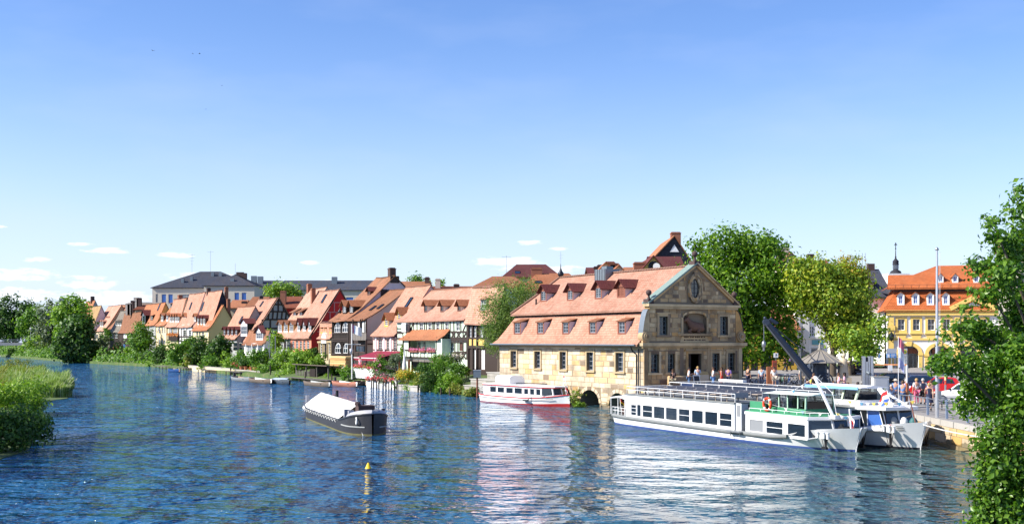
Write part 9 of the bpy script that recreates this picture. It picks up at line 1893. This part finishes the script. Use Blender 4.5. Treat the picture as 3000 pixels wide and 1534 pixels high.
 p = wl_(1185,-3.6); z1 = at(0,1022, p.y).z; z0 = at(0,1086, p.y).z; t = thing('parasol', 'closed pale parasol standing beside the bright conifer', 'parasol', (p.x, p.y, z0 - .8)); MB().lathe([(.05,.6),(.28,.8),(.3,1.4),(.18,(z1 - z0) * .8),(.04, z1 - z0 + .8)], (0,0,0),8).build('canopy', WHITE, t); MB().tube([(0,0,0),(0,0, z1 - z0 + .9)], .05,6).build('pole', WHITE2, t)
 for q, lab in ((1170, 'rust brown post left of the closed parasol'),(1199, 'rust brown post right of the closed parasol')): p = wl_(q, -3.4); o = MB().box(-.12,.12,-.12,.12,0, at(0,1052, p.y).z).build('timber_post', paint('rust timber', (.2,.07,.03),.8) if 'rust timber' not in bpy.data.materials else bpy.data.materials['rust timber'], None, p); tag(o, lab, 'post')
 p = wl_(344,-4); z = at(0,1014, p.y).z; t = thing('parasol', 'open red parasol before the weathered brown house', 'parasol', (p.x, p.y, 1.5)); MB().lathe([(2.3, z - 2.3),(1.2, z - 1.8),(.1, z - 1.45)], (0,0,0),10).build('canopy', paint('parasol red', (.6,.06,.1),.7), t); MB().tube([(0,0,0),(0,0, z - 1.5)], .06,6).build('pole', WHITE2, t)
 for px, top, lab in ((790,985, 'left pale pole beside the veranda house'),(807,984, 'right pale pole beside the veranda house')): p = wl_(px, -4); o = MB().tube([(0,0,1),(0,0, at(0, top, p.y).z)], .09,6).build('pole', LEAD, None, p); tag(o, lab, 'pole')
 for px, k in ((707,0),(720,1),(737,2),(748,3)): p = wl_(px, -7.0); o = MB().lathe([(.22,0),(.36,.55),(.4,.6),(.3,.6),(.0,.5)], (0,0,0),9).build('flower_pot', paint('terracotta', (.45,.17,.08),.8) if 'terracotta' not in bpy.data.materials else bpy.data.materials['terracotta'], None, (p.x, p.y, .95)); tag(o, 'terracotta flower pot on the low wall, %s of four' % ('leftmost', 'second from left', 'third from left', 'rightmost')[k], 'pot', 'flower pots on the low wall')
gardens()
def rowboat(lab, px0, px1, pyw, mat, inner, motor=False, cover=None, flip=False, h=.55):
 a = gnd((px0 + px1) / 2,0, pyw); k = a.y / F; X_ = Vector((-DX, -DY)); n = Vector((-X_.y, X_.x)); f = Frame((a.x, a.y), X_, n); x0, _ = f.py(px0, pyw, 0); x1, _ = f.py(px1, pyw, 0); L = abs(x1 - x0); L = min(L, 9.5)
 t = thing('rowing_boat', lab, 'boat', (a.x, a.y, 0), math.atan2(X_.y, X_.x), 'small boats moored along the bank'); m = MB(); s = []; sI = []
 for u in (0,.08,.3,.6,.85,1):
  x = -L / 2 + L * u; b = [.55,.68,.8,.8,.6,.12][[0,.08,.3,.6,.85,1].index(u)]; z = h + .25 * (abs(u - .45) * 1.6) ** 2
  s.append([(x, -b, z),(x, -b * .75,-.12 + .2 * max(0, u - .8)),(x, b * .75,-.12 + .2 * max(0, u - .8)),(x, b, z)]); sI.append([(x, -b * .93, z - .01),(x, -b * .7,.1 + .25 * max(0, u - .8)),(x, b * .7,.1 + .25 * max(0, u - .8)),(x, b * .93, z - .01)])
 m.loft(s, False, False); m.face(s[0]); hl = m.build('hull', mat, t); m = MB(); m.loft(sI, False, False)
 for A_, B_ in zip(s, s[1:]): pass
 for (A_, B_),(C_, D_) in zip(zip(s, s[1:]), zip(sI, sI[1:])): m.face([A_[0], B_[0], D_[0], C_[0]]); m.face([A_[3], C_[3], D_[3], B_[3]])
 m.build('inner_planking', inner, t)
 for u in (-.2,.1,.3): unit('thwart', GREYW, t, (L * u, 0, h * .75),(.3,1.4,.05))
 if cover: m = MB(); m.loft([[(-L * .45,-.6, h + .1),(-L * .45,0, h + .25),(-L * .45,.6, h + .1)], [(0,-.85, h + .05),(0,0, h + .35),(0,.85, h + .05)], [(L * .45,-.3, h + .2),(L * .45,0, h + .35),(L * .45,.3, h + .2)]], False, False); m.build('cover', cover, t)
 if motor: m = MB(); m.loft([[(-L / 2 - .25,-.14, h + .1),(-L / 2 + .1,-.14, h + .1),(-L / 2 + .1,.14, h + .1),(-L / 2 - .25,.14, h + .1)], [(-L / 2 - .35,-.12, h + .6),(-L / 2,-.12, h + .6),(-L / 2,.12, h + .6),(-L / 2 - .35,.12, h + .6)]]); m.box(-L / 2 - .2,-L / 2 - .06,-.05,.05,-.2, h + .1); m.build('outboard_motor', DMETAL, t)
 return t
OLDW = paint('old boat wood', (.24,.18,.13),.8, var=.3); rowboat('grey dinghy with outboard motor at the plank jetty', 686,732,1116, GREYP, OLDW, True); rowboat('long weathered brown punt behind the thick black post', 730,800,1121, OLDW, WHITE2); rowboat('small blue grey covered boat right of the brown punt', 804,848,1124, LEAD, OLDW, False, paint('cover blue grey', (.35,.42,.5),.7)); rowboat('weathered wooden punt in front of the boat shed', 899,964,1131, OLDW, GREYP); rowboat('salmon pink boat with raised outboard motor', 982,1044,1131, paint('salmon hull', (.6,.25,.16),.6), WHITE2, True); rowboat('dark small boat just right of the salmon boat', 1047,1072,1129, DARKW, OLDW); rowboat('tiny bright blue rowing boat by the low jetty', 499,525,1089, paint('boat blue', (.04,.11,.3),.5), OLDW); rowboat('pale blue covered boat beside the orange flowers', 414,436,1070, LBLUE, OLDW, False, paint('cover pale blue', (.4,.6,.75),.6)); rowboat('white open boat drawn up at the bank below the yellow flowers', 1184,1214,1142, WHITE, OLDW)
def far_bridge():
 Y = 430; t = thing('river_bridge', 'distant flat road bridge with thin railing at the left edge', 'bridge', (-185, Y, 0)); x1 = at(96,1000, Y).x + 185; GRC = plaster('bridge concrete', (.3,.3,.3),.3); m = MB(); m.box(-160, x1 + 14,-5,5,4.25,5.2); m.build('deck', GRC, t); MB().box(x1, x1 + 20,-8,8,-1,5.0).build('abutment', GRC, t); MB().box(-60,-56,-6,6,-2,4.25).build('pier', GRC, t)
 m = MB(); m.bar((-160,-5,6.3),(x1 + 10,-5,6.3),.12); m.bar((-160,-5,5.7),(x1 + 10,-5,5.7),.08)
 for k in range(70): x = -160 + (x1 + 170) * k / 70; m.bar((x, -5,5.2),(x, -5,6.3),.08)
 m.build('railing', METAL, t)
 p = at(90,1000, Y); t = thing('street_lamp', 'slim street lamp at the end of the distant bridge', 'lamp', (p.x, Y, 5.0)); MB().tube([(0,0,0),(0,0,5)], .12,6).build('pole', METAL, t); MB().lathe([(.1,4.9),(.4,5.1),(.3,5.5),(.02,5.7)], (0,0,0),8).build('lamp_head', WHITE2, t)
 c = next(o for o in bpy.data.objects if o.get('label', '').startswith('white car')); o = copy_tree(c); p = at(2,1000, Y); o.location = (p.x, Y - 3,5.21); o.rotation_euler = (0,0,0); o['label'] = 'tiny white car crossing the distant bridge at the left edge'; o['group'] = 'cars far away'
 pts = rng.normal(0,1,(900,3)) * np.array([6,2,.18]) + np.array([at(8,1030,440).x, 452,.25]); link('weir_foam', leaves_mesh('weir_foam', pts, np.tile([0,0,1.], (900,1)),.7, WHITE), kind='stuff')
 p = at(184,888,420); t = thing('far_chimney', 'blue grey chimney top above the olive tinged tree', 'chimney', (p.x, 420,0)); MB().box(-1,1,-1,1,0, at(0,873,420).z).build('shaft', LEAD, t)
far_bridge()
def birds():
 for i, (px, py, Y, w, lab) in enumerate(((448,149,210,.42, 'dark bird gliding alone high at the upper left'),(565,158,230,.3, 'small bird left of its close companion in the upper left sky'),(585,158,230,.42, 'bird right of its close companion in the upper left sky'),(650,251,240,.28, 'tiny bird lower right of the pair in the sky'),(603,320,240,.28, 'lowest tiny bird in the left half of the sky'))):
  m = MB(); s = w; m.loft([[(-s * .1,-.5 * s, 0),(0,-.5 * s, .05 * s),(s * .1,-.5 * s, 0)], [(-s * .12,.1 * s, -.05 * s),(0,.1 * s, .12 * s),(s * .12,.1 * s, -.05 * s)], [(-s * .04,.6 * s, 0),(0,.6 * s, .04 * s),(s * .04,.6 * s, 0)]])
  for q in (-1,1): m.loft([[(q * s * .08,-.15 * s, .03 * s),(q * s * .08,.2 * s, .03 * s)], [(q * s * .7,-.1 * s, .25 * s),(q * s * .7,.12 * s, .25 * s)], [(q * s * 1.3,.05 * s, .1 * s),(q * s * 1.3,.1 * s, .1 * s)]], False, False)
  o = m.build('bird', BLACK, None, at(px, py, Y), R(60 + 25 * i)); tag(o, lab, 'bird', 'birds in the sky')
birds()
